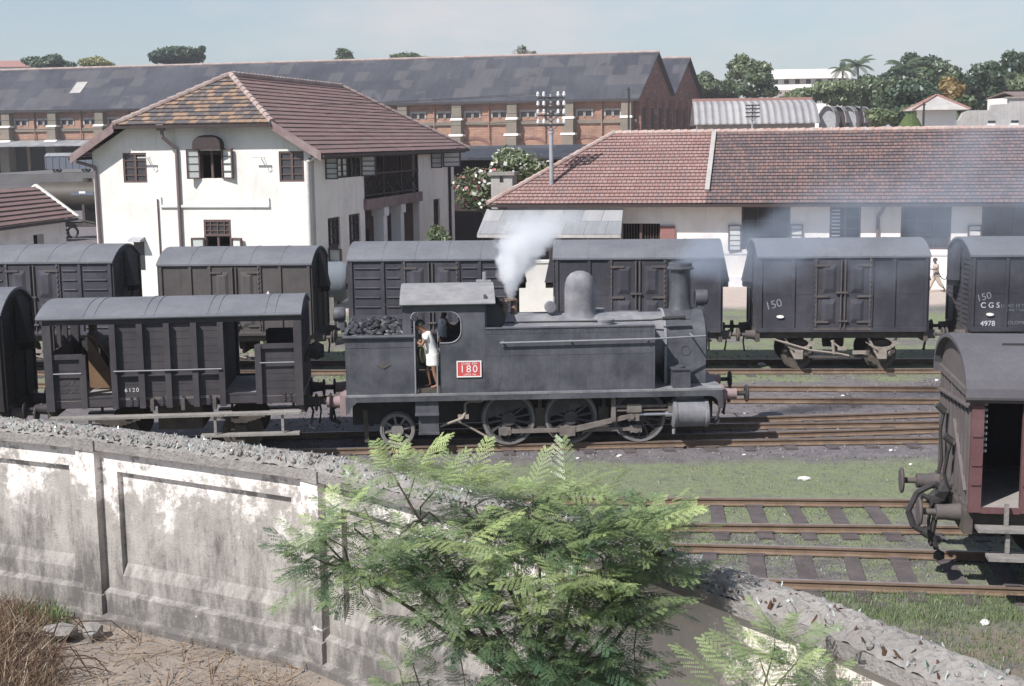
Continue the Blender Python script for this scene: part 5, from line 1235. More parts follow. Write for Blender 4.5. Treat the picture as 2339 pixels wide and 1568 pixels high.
    text_near('180', .235, -.985, -1.348, 1.868, M['white_pt'], pl, space=1.25); text_near('CLASS  E2A', .072, -.97, -1.348, 2.0, M['white_pt'], pl); text_near('LOCO  No', .06, -.96, -1.348, 1.745, M['white_pt'], pl)
    # wheels
    def wheel(x, s, r, spokes, name, wm, hub=.15, cw=True, wide=.0):
        y = s * .90; w = MB(); w.ring((x, 0, r), r * .80, r * .90, y - .05, y + .05, 'y', 40)
        for k in range(spokes):
            a = 2 * PI * k / spokes + .2; w.bar((x + hub * .8 * math.cos(a), y, r + hub * .8 * math.sin(a)), (x + r * .82 * math.cos(a), y, r + r * .82 * math.sin(a)), .05, .055, (0, 1, 0))
        w.lathe([(hub, y - .07 if s < 0 else y - .05), (hub, y + .05 if s < 0 else y + .07)], (x, 0, r), 'y', 20)
        if cw:
            a0, a1 = .35, PI - .35; n = 10; pts = [(x + r * .80 * math.cos(a0 + (a1 - a0) * k / n + .3), r + r * .80 * math.sin(a0 + (a1 - a0) * k / n + .3)) for k in range(n + 1)]
            w.prism(pts, y - .045, y + .045, 'y')
            w.bar((x, y - s * -.06 * 0 - .0, r), (x - .10, y, r - .27), .10, .19, (1, 0, 0)); w.lathe([(.11, y - .06), (.11, y + .06)], (x - .10, 0, r - .27), 'y', 14)
        wo = w.build(name, M[wm], R_)
        t = MB(); t.ring((x, 0, r), r * .895, r, y - .065, y + .065, 'y', 44); t.ring((x, 0, r), r * .93, r * 1.05, y - s * .075 - .012, y - s * .075 + .012, 'y', 44); t.build('tyre', M['tyre'] if wm == 'wheel' else M['wheel_dusty'], wo)
        if s > 0:
            ax = MB(); ax.tube((x, -.9, r), (x, .9, r), .08, .08, 10); ax.build('axle', M['loco_dark'], R_)
    DX = (-.07, 1.38, 2.99)
    for s in (-1, 1):
        for x in DX: wheel(x, s, .61, 14, 'driving_wheel', 'wheel', .16)
        wheel(-2.66, s, .40, 8, 'trailing_wheel', 'wheel_dusty', .145, False)
    # cylinders, motion (both sides; the far side mirrors the near side)
    for s in (-1, 1):
        y = s * 1.14
        m = MB(); m.lathe([(.30, 3.72), (.335, 3.74), (.335, 3.80), (.315, 3.82), (.315, 4.46), (.335, 4.48), (.335, 4.54), (.29, 4.57)], (0, y, .70), 'x', 30); m.box(3.8, 4.46, s * .75 - .05 if s > 0 else y, s * .75 + .05 if s < 0 else y, .5, 1.26); m.tube((3.74, s * 1.3, .36), (3.74, s * 1.3, .25), .04); m.build('cylinder', M['loco_top'], R_)
        m = MB(); m.box(2.34, 3.72, y - .04, y + .04, .86, .92); m.box(2.34, 3.72, y - .04, y + .04, .78, .815); m.box(2.30, 2.40, y - .08, y + .08, .55, 1.26); m.box(3.62, 3.74, y - .08, y + .08, .74, .96); m.build('slide_bar', M['rods'], R_, smooth=False)
        m = MB(); m.box(2.66, 3.0, y - .09, y + .09, .76, .95); m.box(2.70, 2.95, y - .06, y + .06, .55, .76); m.lathe([(.07, y - .1), (.07, y + .1)], (2.76, 0, .66), 'y', 12); m.build('crosshead', M['rods'], R_)
        m = MB(); m.tube((2.9, y, .69), (3.72, y, .69), .035, .035, 10); m.lathe([(.075, 3.56), (.075, 3.74)], (0, y, .69), 'x', 12); m.build('piston_rod', M['steel'], R_)
        yr = s * 1.03; zp = .335; xo = -.10
        m = MB(); m.bar((DX[0] + xo, yr, zp), (DX[2] + xo, yr, zp), .05, .095)
        for x in DX: m.lathe([(.10, yr - .05), (.10, yr + .05)], (x + xo, 0, zp), 'y', 14); m.box(x + xo - .14, x + xo + .14, yr - .04, yr + .04, zp - .085, zp + .085)
        m.build('coupling_rod', M['rods'], R_)
        yc = s * 1.14
        m = MB(); m.hexa([(DX[1] + xo, yc - .03, zp - .07), (2.76, yc - .03, .61), (2.76, yc + .03, .61), (DX[1] + xo, yc + .03, zp - .07)], [(DX[1] + xo, yc - .03, zp + .07), (2.76, yc - .03, .71), (2.76, yc + .03, .71), (DX[1] + xo, yc + .03, zp + .07)])
        m.lathe([(.13, yc - .05), (.13, yc + .05)], (DX[1] + xo, 0, zp), 'y', 14); m.box(DX[1] + xo - .18, DX[1] + xo + .18, yc - .045, yc + .045, zp - .11, zp + .11); m.lathe([(.085, yc - .06), (.085, yc + .06)], (2.76, 0, .66), 'y', 12); m.build('connecting_rod', M['rods'], R_)
        # steps, guard iron, springs hangers, brake blocks, pipes
        m = MB(); yy = s * 1.3; a, b = (yy - .03, yy + .0) if s > 0 else (yy, yy + .03)
        m.box(-2.22, -1.69, a, b, .84, 1.26); m.box(-2.15, -1.69, a, b, .40, .83); y2, y3 = (yy, yy + .13) if s > 0 else (yy - .13, yy)
        m.box(-2.23, -1.68, y2, y3, .82, .86); m.box(-2.16, -1.68, y2, y3, .38, .42); m.build('cab_step', M['loco'], R_, smooth=False)
        m = MB(); m.hexa([(-3.42, s * .9 - .02, .12), (-3.32, s * .9 - .02, .12), (-3.32, s * .9 + .02, .12), (-3.42, s * .9 + .02, .12)], [(-3.45, s * .9 - .02, .9), (-3.34, s * .9 - .02, .9), (-3.34, s * .9 + .02, .9), (-3.45, s * .9 + .02, .9)]); m.build('guard_iron', M['under'], R_, smooth=False)
        for x in (.66, 2.15):
            m = MB(); m.box(x - .12, x + .12, s * .85 - .06, s * .85 + .06, .35, .85); m.box(x - .04, x + .04, s * .9 - .04, s * .9 + .04, .85, 1.26); m.build('brake_block', M['under'], R_, smooth=False)
        m = MB(); m.pipe([(-1.66, s * 1.2, .52), (-1.15, s * 1.2, .70), (-1.08, s * 1.15, .82), (-1.08, s * 1.1, 1.02), (-.98, s * 1.1, 1.08), (-.72, s * 1.1, 1.07), (-.6, s * 1.1, 1.14)], .03, 8); m.pipe([(-1.3, s * 1.05, .64), (-.45, s * 1.05, .14)], .025, 8); m.box(-1.25, -1.0, s * 1.12 - .06, s * 1.12 + .06, .68, .78); m.build('injector_pipe', M['dusty'], R_)
    # buffers and couplings
    for e, L2 in ((1, 9.8), (-1, 7.8)):
        buffer_set(R_, L2, .95, 1.10, 'beam_red', 'black_iron', (e,), .36, .12, .21)
    coupling(R_, 4.9, 1); coupling(R_, -3.9, -1)
    m = MB(); m.pipe([(4.78, -1.25, 1.12), (4.80, -1.3, .8), (4.74, -1.3, .60)], .03, 6); m.pipe([(4.74, -1.3, .60), (4.68, -1.3, .52), (4.74, -1.3, .44), (4.80, -1.3, .52), (4.74, -1.3, .60)], .025, 6); m.build('safety_chain', M['black_iron'], R_)
    MB().pipe([(-3.9, -.5, 1.0), (-4.2, -.5, .85), (-4.22, -.5, .6), (-4.0, -.5, .5)], .045, 8).build('brake_hose', M['black_iron'], R_); MB().pipe([(4.9, -.45, 1.0), (5.15, -.45, 1.1), (5.2, -.45, .8)], .045, 8).build('brake_hose', M['black_iron'], R_)
loco()
def coal():
    mb = MB(); rr = random.Random(4)
    for k in range(420):
        x = rr.uniform(-3.68, -2.28); y = rr.uniform(-1.2, 1.2)
        z = 2.50 + .28 * (1 - (y / 1.3) ** 2) * (1 - ((x + 2.98) / .9) ** 4) + rr.uniform(-.06, .07)
        s_ = rr.uniform(.05, .11); st = len(mb.v); mb.blob((x, y, z), (s_, s_ * rr.uniform(.6, 1.1), s_ * rr.uniform(.6, 1)), k, .3)
    mb.box(-3.7, -2.26, -1.26, 1.26, 2.25, 2.5)
    t = NT('lump_coal'); n = t.noise(t.pos(), 30, 4, .6); mt = t.finish(t.mix(t.ramp(n, .35, .7), (.018, .018, .022), (.055, .055, .064)), .5, 0, None, .5)
    o = mb.build('coal', mt, None, smooth=False, loc=LOCO.location); o.rotation_euler = LOCO.rotation_euler
    tag(o, 'heap of lump coal filling the engine bunker', 'coal', kind='stuff')
coal()
# ---------------------------------------------------------------- brake van coupled behind the engine
M['bv'] = grime('dark_brake_van_boards', (.055, .049, .056), (.085, .076, .083), (.034, .031, .035), .8, 1.6, .5)
M['bv_roof'] = grime('grey_canvas_roof', (.14, .146, .163), (.19, .196, .214), (.10, .10, .11), .85, 1.1, .25)
M['bv_floor'] = grime('worn_floor_boards', (.30, .27, .26), (.38, .35, .33), (.18, .16, .15), .9, 3, .3)
M['wood'] = grime('ochre_brown_timber', (.25, .16, .095), (.19, .12, .075), (.11, .07, .05), .6, 2, .4)
def boards(mb, x0, x1, y0, y1, z0, z1, st=.2, proud=.004, axis='y'):
    """horizontal boarding as a stack of separate planks inside one part"""
    z = z0; k = 0
    while z < z1 - .01:
        t = min(z + st - .008, z1); mb.box(x0, x1, y0, y1, z, t); z += st
    mb.box(x0 + .002, x1 - .002, y0 + .006, y1 - .006, z0, z1)
def brake_van():
    c, a = T_LOCO.at_pixel(398, -1.3, ZR + 2); root = empty('brake_van', (c.x, c.y, ZR), a, 'dark boarded brake van with open end platforms and rounded grey roof', 'brake van')
    hw, ze, zt, zf, zb = 1.28, 3.20, 3.48, 1.40, 1.18
    X0, X1 = -2.85, 2.85
    r = MB(); o = arch(hw + .10, ze + .06, zt + .03); i = arch(hw + .10, ze, zt - .03)
    for k in range(len(o) - 1): r.prism([o[k], i[k], i[k + 1], o[k + 1]][::-1], X0 - .12, X1 + .02, 'x')
    o2 = arch(hw + .103, ze + .066, zt + .042)
    for x in (-1.95, -1.72, -.62, -.40, .78, 1.0, 2.05, 2.27):
        for q in range(len(o) - 1): r.prism([o2[q], o[q], o[q + 1], o2[q + 1]][::-1], x - .018, x + .018, 'x')
    for s in (-1, 1): r.tube((X0 - .12, s * (hw + .11), ze + .02), (X1 + .02, s * (hw + .11), ze + .02), .035, .035, 8)
    r.build('roof', M['bv_roof'], root)
    f = MB()
    for s in (-1, 1): f.box(X0, X1, s * hw - .04, s * hw + .04, ze - .13, ze - .001)
    for x in (X0, X1 - .1): f.box(x, x + .1, -hw + .05, hw - .05, ze - .12, ze - .002)
    f.build('roof_rail', M['bv'], root, smooth=False)
    b = MB(); b.box(X0, X1, -hw, hw, zf - .06, zf); b.build('floor', M['bv_floor'], root, smooth=False)
    u = MB()
    for s in (-1, 1): u.box(X0, X1, s * 1.15 - .05, s * 1.15 + .05, zb - .02, zf - .061)
    for x in (X0, X1 - .12): u.box(x, x + .12, -1.3, 1.3, .95, zf - .062)
    u.box(-.5, .5, -.9, .9, .55, 1.1); u.build('underframe', M['under'], root, smooth=False)
    # cabin
    for s in (-1, 1):
        m = MB(); y0, y1 = (hw - .05, hw) if s > 0 else (-hw, -hw + .05); boards(m, -1.30, 1.06, y0, y1, zb, ze - .131, .17); m.build('cabin_side', M['bv'], root, smooth=False)
        m = MB(); ya, yb = (hw, hw + .12) if s > 0 else (-hw - .12, -hw)
        for x in (-1.33, -.73, -.14, .46, 1.05): m.box(x - .065, x + .065, ya, yb, zb - .02, ze - .131)
        m.build('cabin_post', M['bv'], root, smooth=False)
        m = MB(); yc = (s * (hw + .03))
        m.box(-1.26, 1.0, min(s * hw, s * (hw + .05)), max(s * hw, s * (hw + .05)), 1.86, 1.91); m.build('batten', M['bv'], root, smooth=False)
        m = MB(); m.tube((-1.33, s * (hw + .15), 2.02), (1.05, s * (hw + .15), 2.02), .018, .018, 6); m.tube((X0 + .05, s * (hw + .08), 1.98), (-2.05, s * (hw + .08), 1.98), .018, .018, 6); m.tube((1.9, s * (hw + .08), 2.12), (X1 - .05, s * (hw + .08), 2.12), .018, .018, 6); m.build('grab_rail', M['bead'], root)
        for x in (-1.0, -.86, -.3, .15, .75, 2.55, 2.42):
            m = MB(); m.box(x - .03, x + .03, min(s * hw, s * (hw + .012)), max(s * hw, s * (hw + .012)), 1.21, 1.41)
            for z in (1.24, 1.31, 1.38): m.tube((x, s * (hw + .005), z), (x, s * (hw + .03), z), .014, .014, 6)
            m.build('bolt_plate', M['bv'], root, smooth=False)
        each('bracket', M['van_iron'], root, [(x - .04, x + .04, min(s * hw, s * (hw + .16)), max(s * hw, s * (hw + .16)), 1.1, 1.36) for x in (-.52, .16, .86)])
        # end platform half doors and corner posts
        for x0, x1, top in ((-2.72, -2.02, 2.36), (1.86, 2.66, 2.50)):
            m = MB(); boards(m, x0, x1, y0, y1, zb, top, .17); m.box(x0 - .02, x1 + .02, min(s * hw, s * (hw + .06)), max(s * hw, s * (hw + .06)), top - .06, top + .05)
            xs_ = x1 if x0 < 0 else x0; m.box(xs_ - .07, xs_ + .07, min(s * (hw - .05), s * (hw + .08)), max(s * (hw - .05), s * (hw + .08)), zb, top + .02); m.build('half_door', M['bv'], root, smooth=False)
        for x in (X0 + .09, X1 - .09):
            m = MB(); m.box(x - .09, x + .09, min(s * (hw - .1), s * (hw + .1)), max(s * (hw - .1), s * (hw + .1)), zb - .05, ze - .131); m.build('corner_post', M['bv'], root, smooth=False)
        for x0, x1 in ((-2.02, -1.36), (1.1, 1.86)):
            m = MB(); m.box(x0 + .02, x1 - .02, s * hw - .06, s * hw + .06, zf + .001, zf + .04); m.box(x0, x1, min(s * hw, s * (hw + .05)), max(s * hw, s * (hw + .05)), zb + .03, zf - .001); m.build('door_sill', M['bv'], root, smooth=False)
        m = MB(); yy = s * (hw + .24); m.box(X0 + .1, X1 - .05, yy - .16, yy + .12, .98, 1.03); m.build('footboard', M['conc'], root, smooth=False)
        for x0, x1 in ((-2.6, -1.5), (.55, 2.75)):
            m = MB(); m.box(x0, x1, yy - .14, yy + .12, .50, .55); m.box(x0 + .3, x0 + .36, yy - .1, yy - .04, .55, .98); m.box(x1 - .4, x1 - .34, yy - .1, yy - .04, .55, .98); m.build('lower_step', M['conc'], root, smooth=False)
    for x in (-1.30, 1.02):
        m = MB(); m.box(x - .025, x + .025, -hw + .051, hw - .051, zf, ze - .13); m.build('cabin_end', M['bv'], root, smooth=False)
    for x, s in ((X0, -1), (X1 - .05, 1)):
        m = MB(); m.box(x, x + .05, -hw + .1, hw - .1, zb, 2.4); pf = arch(hw - .1, ze, zt - .04); m.prism([(-hw + .1, ze - .12), (hw - .1, ze - .12)] + pf[::-1], x, x + .05, 'x')
        for y in (-.6, 0, .6): m.box(x - .02, x + .07, y - .05, y + .05, 2.4, ze - .12)
        m.build('end_panel', M['bv'], root, smooth=False)
    # timber brake locker standing on the left platform
    m = MB(); m.box(-2.28, -2.12, .55, .75, zf, ze - .14); m.build('brake_post', M['wood'], root, smooth=False)
    m = MB(); n = 8
    for k in range(n):
        t0, t1 = k / n, (k + 1) / n; f_ = lambda t: (-2.15 + .72 * t, 2.72 - 1.25 * t + .28 * math.sin(PI * t))
        (xa, za), (xb, zb_) = f_(t0), f_(t1); m.hexa([(xa, -.2, za - .05), (xb, -.2, zb_ - .05), (xb, .55, zb_ - .05), (xa, .55, za - .05)], [(xa, -.2, za), (xb, -.2, zb_), (xb, .55, zb_), (xa, .55, za)])
    m.hexa([(-2.15, -.2, 1.45), (-1.43, -.2, 1.42), (-1.43, -.16, 1.42), (-2.15, -.16, 1.45)], [(-2.15, -.2, 2.68), (-1.43, -.2, 1.44), (-1.43, -.16, 1.44), (-2.15, -.16, 2.68)]); m.build('locker_lid', M['wood'], root, smooth=False)
    # wheels, axle boxes, buffers
    for x in (-1.4, 1.4):
        for s in (-1, 1):
            w = MB(); w.ring((x, 0, .47), .34, .47, s * .86 - .06, s * .86 + .06, 'y', 26); w.lathe([(.35, s * .86 - .02), (.35, s * .86 + .02)], (x, 0, .47), 'y', 20); w.tube((x, s * .2, .47), (x, s * 1.1, .47), .08, .08, 10); w.build('wheel', M['under'], root)
            m = MB(); m.box(x - .13, x + .13, min(s * 1.02, s * 1.26), max(s * 1.02, s * 1.26), .34, .64); m.build('axle_box', M['under'], root, smooth=False)
            m = MB()
            for k in range(5): m.box(x - .55 + k * .1, x + .55 - k * .1, s * 1.15 - .045, s * 1.15 + .045, .84 - k * .03, .865 - k * .03)
            m.build('spring', M['under'], root, smooth=False)
    buffer_set(root, 5.7, .95, 1.12, 'black_iron', 'black_iron', (-1, 1), .34, .11, .2); coupling(root, X0, -1); coupling(root, X1, 1)
    m = MB(); m.pipe([(X1 + .03, -.9, 1.3), (X1 + .18, -.9, .9), (X1 + .1, -.9, .5), (X1 + .25, -.9, .45)], .03, 6); m.build('brake_hose', M['black_iron'], root); m = MB(); m.pipe([(X1 + .02, -.6, 2.0), (X1 + .14, -.62, 2.35), (X1 + .3, -.6, 2.3), (X1 + .42, -.55, 2.1)], .055, 8); m.blob((X1 + .28, -.5, 2.25), (.22, .2, .26), 3, .2); m.build('end_fitting', M['black_iron'], root)  # hose, then a bent pipe with a dark lump on the end
    text_near('BPV', .17, -2.36, -hw - .006, 1.77, M['van_iron'], root); text_near('207UK', .14, -2.36, -hw - .006, 1.58, M['van_iron'], root); text_near('6120', .13, -.98, -hw - .006, 1.56, M['van_letter'], root, space=1.3)
brake_van()
# ---------------------------------------------------------------- black van cut by the left edge
VP['sooty'] = None
def sooty_van():
    global VP
    M['van_sooty'] = grime('tarry_black_van', (.022, .020, .021), (.035, .03, .03), None, .8, 2)
    o = copy_tree(VP['plain'])
    def paint(ob):
        if ob.type == 'MESH' and ob.data.materials:
            me = ob.data.copy(); ob.data = me
            for i, mt in enumerate(me.materials):
                if mt and mt.name in ('grey_van_paint', 'sooty_van_end', 'dusty_underframe'): me.materials[i] = M['van_sooty']
    def walk(ob):
        paint(ob)
        for k in kids(ob): walk(k)
    for k in list(kids(o)):
        if k.name.startswith(('chalk', 'label', 'letter')): bpy.data.objects.remove(k)
    walk(o)
    c, a = T_LOCO.at_pixel(4 - 262, -1.3, ZR + 2); o.location = (c.x, c.y, ZR); o.rotation_euler = (0, 0, a); o.scale = (1, 1, .97)
    for k in ('group',):
        if k in o: del o[k]
    tag(o, 'tarry black van cut by the left edge, coupled to the brake van', 'goods van')
sooty_van()
# ---------------------------------------------------------------- red-brown coach at the right
M['coach_end'] = grime('grey_brown_coach_end', (.125, .105, .105), (.165, .145, .14), (.085, .07, .07), .8, 1.6, .6)
M['coach_red'] = grime('dull_maroon_coach_paint', (.13, .062, .064), (.17, .095, .095), (.08, .045, .047), .6, 2, .5)
M['coach_roof'] = grime('dark_grey_coach_roof', (.105, .10, .112), (.135, .13, .14), (.08, .075, .08), .75, 1.0, .2)
def coach():
    c, a = T_B.at_pixel(2214, -1.38, ZR + 2)
    root = empty('passenger_coach', (c.x, c.y, ZR), a, 'maroon-posted coach with open dark doorway, entering at the right edge', 'railway coach')
    hw, zf, ze, zt, L = 1.38, 1.40, 3.12, 3.88, 7.5
    r = MB(); pts = [(-(hw + .10) * math.cos(t), ze - .03 + (zt - ze) * math.sin(t) ** .85) for t in [PI * k / 20 for k in range(21)]]
    inn = [(y * .96, z - .06) for y, z in pts]
    for k in range(20): r.prism([pts[k], inn[k], inn[k + 1], pts[k + 1]][::-1], -.12, L, 'x')
    ro = r.build('roof', M['coach_roof'], root)
    m = MB(); m.bar((.25, -1.08, 3.56), (2.6, -1.12, 3.53), .03, .05); m.bar((.55, -.62, 3.80), (2.6, -.62, 3.80), .03, .04); m.tube((-.12, -hw - .11, ze - .03), (L, -hw - .11, ze - .03), .03, .03, 6); m.build('rain_strip', M['black_iron'], ro, smooth=False)
    m = MB(); m.prism([(-hw, zf - .1), (hw, zf - .1)] + [(y * .93, z - .05) for y, z in pts][::-1], 0, .06, 'x')
    for k in range(9):
        y = -hw + .1 + k * (2 * hw - .2) / 8; m.box(-.025, 0, y - .02, y + .02, zf, ze)
    m.bar((-.03, -hw + .05, 2.95), (-.03, hw - .1, 2.75), .03, .1, (1, 0, 0)); m.box(-.05, 0, -hw, hw, 3.06, 3.16); m.bar((-.03, -hw + .2, 1.6), (-.03, -.1, 2.5), .03, .05, (1, 0, 0)); m.build('end_panel', M['coach_end'], root, smooth=False)
    m = MB(); m.box(.061, L, -hw + .02, hw - .02, zf - .06, zf); m.build('floor', M['bv_floor'], root, smooth=False)
    m = MB(); m.box(.061, L, hw - .06, hw, zf, ze); m.box(2.2, 2.26, -hw + .1, hw - .07, zf, ze + .3); m.build('inner_wall', M['bv'], root, smooth=False)
    # side: corner post, doorway, next post, panelling beyond
    for x0, x1 in ((-.01, .17), (.74, .90), (1.55, 1.7), (2.3, 2.45)):
        m = MB(); m.box(x0, x1, -hw - .02, -hw + .08, zf - .08, ze)
        for z in (1.75, 2.05, 2.5, 2.95): m.box(x0 + .02, x1 - .02, -hw - .04, -hw - .02, z, z + .03)
        m.build('door_post', M['coach_red'], root, smooth=False)
    m = MB(); m.box(.90, 1.55, -hw, -hw + .05, zf, 2.2); m.box(1.7, 2.3, -hw, -hw + .05, zf, ze); m.box(2.45, L, -hw, -hw + .05, zf, 2.2); m.box(2.45, L, -hw, -hw + .05, 2.9, ze); m.build('side_panel', M['coach_red'], root, smooth=False)
    m = MB(); m.box(-.02, L, -hw - .02, -hw + .08, ze - .10, ze - .02); m.box(.17, .74, -hw - .03, -hw + .08, zf - .09, zf - .001); m.build('sill', M['coach_red'], root, smooth=False)
    m = MB()
    for k in range(9): m.box(.18, .23, -hw + .05, -hw + .4, 2.25 + k * .09, 2.29 + k * .09)
    m.build('louvre', M['bead'], root, smooth=False)
    m = MB(); m.box(.0, L, -1.2, -1.1, 1.02, 1.30); m.box(0, L, 1.1, 1.2, 1.02, 1.3); m.box(-.06, .08, -1.3, 1.3, .95, 1.31); m.box(.1, L, -1.0, 1.0, 1.0, 1.3); m.build('underframe', M['under'], root, smooth=False)
    for z, y, x0 in ((1.10, -1.58, .08), (.70, -1.72, .22)):
        m = MB(); m.box(x0, L, y - .16, y + .12, z, z + .05)
        for x in (.5, 1.9, 3.5): m.box(x, x + .06, y + .06, y + .12, z + .051, z + .39)
        m.build('footboard', M['conc'], root, smooth=False)
    buffer_set(root, 0.0, .98, 1.20, 'van_iron', 'van_iron', (-1,), .42, .12, .23)
    coupling(root, -.06, -1, 1.15, 'black_iron', .75)
    m = MB(); m.pipe([(-.1, -.35, 1.32), (-.35, -.38, 1.5), (-.62, -.40, 1.35), (-.75, -.42, 1.05), (-.66, -.42, .8), (-.45, -.40, .68)], .05, 8); m.tube((-.5, -.4, .72), (-.36, -.4, .62), .07); m.build('brake_hose', M['black_iron'], root); m = MB(); m.pipe([(-.08, .5, 2.55), (-.14, .5, 2.2), (-.1, .5, 1.7), (-.15, .48, 1.45)], .03, 6); m.tube((-.08, .5, 2.5), (-.2, .5, 2.62), .06); m.build('steam_heat_hose', M['black_iron'], root); m = MB(); m.pipe([(-.07, -.2, 2.2), (-.12, -.2, 2.0), (-.16, -.1, 1.6), (-.1, -.1, 1.4)], .03, 6)
    m.tube((-.07, -.2, 2.15), (-.19, -.2, 2.25), .06); m.build('steam_heat_hose', M['black_iron'], root)
    m = MB(); m.blob((-.2, -.35, 1.40), (.14, .16, .17), 1, .2); m.blob((-.25, .05, 1.15), (.17, .16, .15), 2, .25); m.box(-.3, -.05, -.12, .12, .85, 1.1); m.pipe([(-.25, 0, .9), (-.3, .0, .55), (-.22, 0, .3)], .05, 6); m.blob((-.42, -.1, .62), (.09, .09, .1), 4, .1); m.blob((-.18, -.02, .2), (.1, .1, .1), 5, .1); m.build('coupler', M['black_iron'], root, smooth=False)
    for x in (1.6, 3.4):
        for s in (-1, 1):
            w = MB(); w.ring((x, 0, .48), .36, .48, s * .86 - .06, s * .86 + .06, 'y', 26); w.lathe([(.37, s * .86 - .02), (.37, s * .86 + .02)], (x, 0, .48), 'y', 20); w.tube((x, 0, .48), (x, s * 1.1, .48), .08, .08); w.build('wheel', M['under'], root)
coach()
# ---------------------------------------------------------------- distant rolling stock on the left, raised bank behind the hut
M['tank_brown'] = grime('brown_oil_tank', (.06, .05, .039), (.085, .072, .055), (.035, .03, .024), .6, .9, .7, .4)
M['tank_dark'] = grime('dark_grey_tank', (.085, .08, .085), (.11, .105, .11), (.06, .055, .055), .7, .9, .5)
M['tank_blue'] = grime('blue_grey_tank', (.20, .225, .25), (.25, .27, .30), (.15, .16, .17), .6, .8, .4)
M['van_blue'] = grime('blue_grey_far_van', (.12, .138, .175), (.15, .17, .205), (.13, .14, .17), .8, .4, .4)
def tank_wagon(px, Y, L, r, zc, mat, label, rz=-.1, marks=False):
    p = P(px, 500, Y); root = empty('tank_wagon', (p.x, Y, 0), rz, label, 'tank wagon', 'tank wagons far on the left')
    m = MB(); m.lathe([(r * .1, -L / 2 - .16), (r * .7, -L / 2 - .1), (r, -L / 2 + .05), (r, L / 2 - .05), (r * .7, L / 2 + .1), (r * .1, L / 2 + .16)], (0, 0, zc), 'x', 28); m.build('tank', M[mat], root)
    d = MB(); d.lathe([(.35, zc + r - .1), (.35, zc + r + .25), (.05, zc + r + .3)], (0, 0, 0), 'z', 14); d.build('dome', M[mat], root)
    u = MB(); u.box(-L / 2 - .3, L / 2 + .3, -1.1, -.9, 1.0, 1.3); u.box(-L / 2 - .3, L / 2 + .3, .9, 1.1, 1.0, 1.3)
    for x in (-L / 2 + .3, L / 2 - .3, 0): u.box(x - .1, x + .1, -1.1, 1.1, 1.3, zc - r * .55)
    u.bar((-L / 2 + 1.5, -1.15, 1.9), (L / 2 - 1.0, -1.15, 1.0), .05, .1); u.build('underframe', M['under'], root, smooth=False)
    for x in (-L / 2 + 1.2, L / 2 - 1.2):
        b = MB(); b.prism([(x - 1.2, .45), (x + 1.2, .45), (x + .7, .95), (x - .7, .95)], -1.1, -1.0, 'y')
        for q in (-.8, .8): b.ring((x + q, 0, .48), .34, .48, -.92, -.8, 'y', 18); b.ring((x + q, 0, .48), .34, .48, .8, .92, 'y', 18)
        b.build('bogie', M['under'], root, smooth=False)
    if marks:
        k = MB(); k.box(-.9, .9, -r - .01, -r + .03, zc + .1, zc + .4); k.build('blue_mark', M['van_blue'], root, smooth=False); k = MB(); k.box(-.25, .25, -r - .02, -r + .02, zc + .24, zc + .4); k.build('white_mark', M['white_cap'], root, smooth=False)
tank_wagon(205, 104, 7.6, 1.12, 3.32, 'tank_brown', 'brown oil tank wagon beside the corner of the white office', -.1, True)
tank_wagon(-40, 101, 8.6, 1.12, 3.3, 'tank_dark', 'dark grey tank wagon half hidden by the tiled hut roof', -.1)
def storage_tank():
    p = P(742, 645, 48); root = empty('grey_storage_tank', (p.x, 48, 0), .04, 'blue-grey cylinder tank glimpsed between the brown van and the ribbed van', 'tank')
    m = MB(); m.lathe([(.1, -2.2), (.55, -2.1), (.72, -1.9), (.72, .62), (.6, .80), (.3, .92), (.05, .95)], (0, 0, p.z + .02), 'x', 28); m.build('shell', M['tank_blue'], root)
    for x in (-1.5, .2):
        c = MB(); c.box(x - .15, x + .15, -.6, .6, 0, p.z - .5); c.build('cradle', M['conc'], root, smooth=False)
storage_tank()
M['stone_dark'] = grime('dark_grey_stone', (.13, .125, .125), (.18, .172, .17), (.08, .075, .075), .95, .5, .5)
def raised_bank():
    zt = P(100, 397, 185).z; x0 = P(-60, 400, 185).x; x1 = P(330, 400, 185).x
    b = MB(); b.box(x0, x1, 186, 222, 0.004, zt - .05); tag(b.build('raised_ground', M['stone_dark'], smooth=False), kind='structure')
    w = MB(); w.box(x0, x1, 185, 185.99, 0, zt); tag(w.build('retaining_wall', M['stone_dark'], smooth=False), 'grey stone retaining wall across the yard at far left', 'wall')
    a = P(109, 350, 191); bq = P(214, 350, 191)
    root = empty('blue_grey_van', ((a.x + bq.x) / 2, 191, zt), 0, 'blue-grey van standing at the warehouse loading canopy', 'goods van'); W = (bq.x - a.x) / 2; h = a.z - zt
    m = MB(); m.box(-W, W, -1.2, 1.2, .5, h - .45); m.build('body', M['van_blue'], root, smooth=False)
    m = MB(); o = arch(1.3, h - .45, h); m.prism(o[::-1] + [], -W - .05, W + .05, 'x'); m.build('roof', M['canopy'], root, smooth=False)
    m = MB()
    for k in range(8): m.box(-W + k * 2 * W / 7 - .06, -W + k * 2 * W / 7 + .06, -1.27, -1.2, .5, h - .45)
    m.build('side_ribs', M['van_roof'], root, smooth=False)
    for x in (-W + 1.2, W - 1.2):
        m = MB(); m.ring((x, 0, .35), .1, .35, -1.0, -.85, 'y', 16); m.ring((x, 0, .35), .1, .35, .85, 1.0, 'y', 16); m.build('wheel', M['under'], root)
raised_bank()
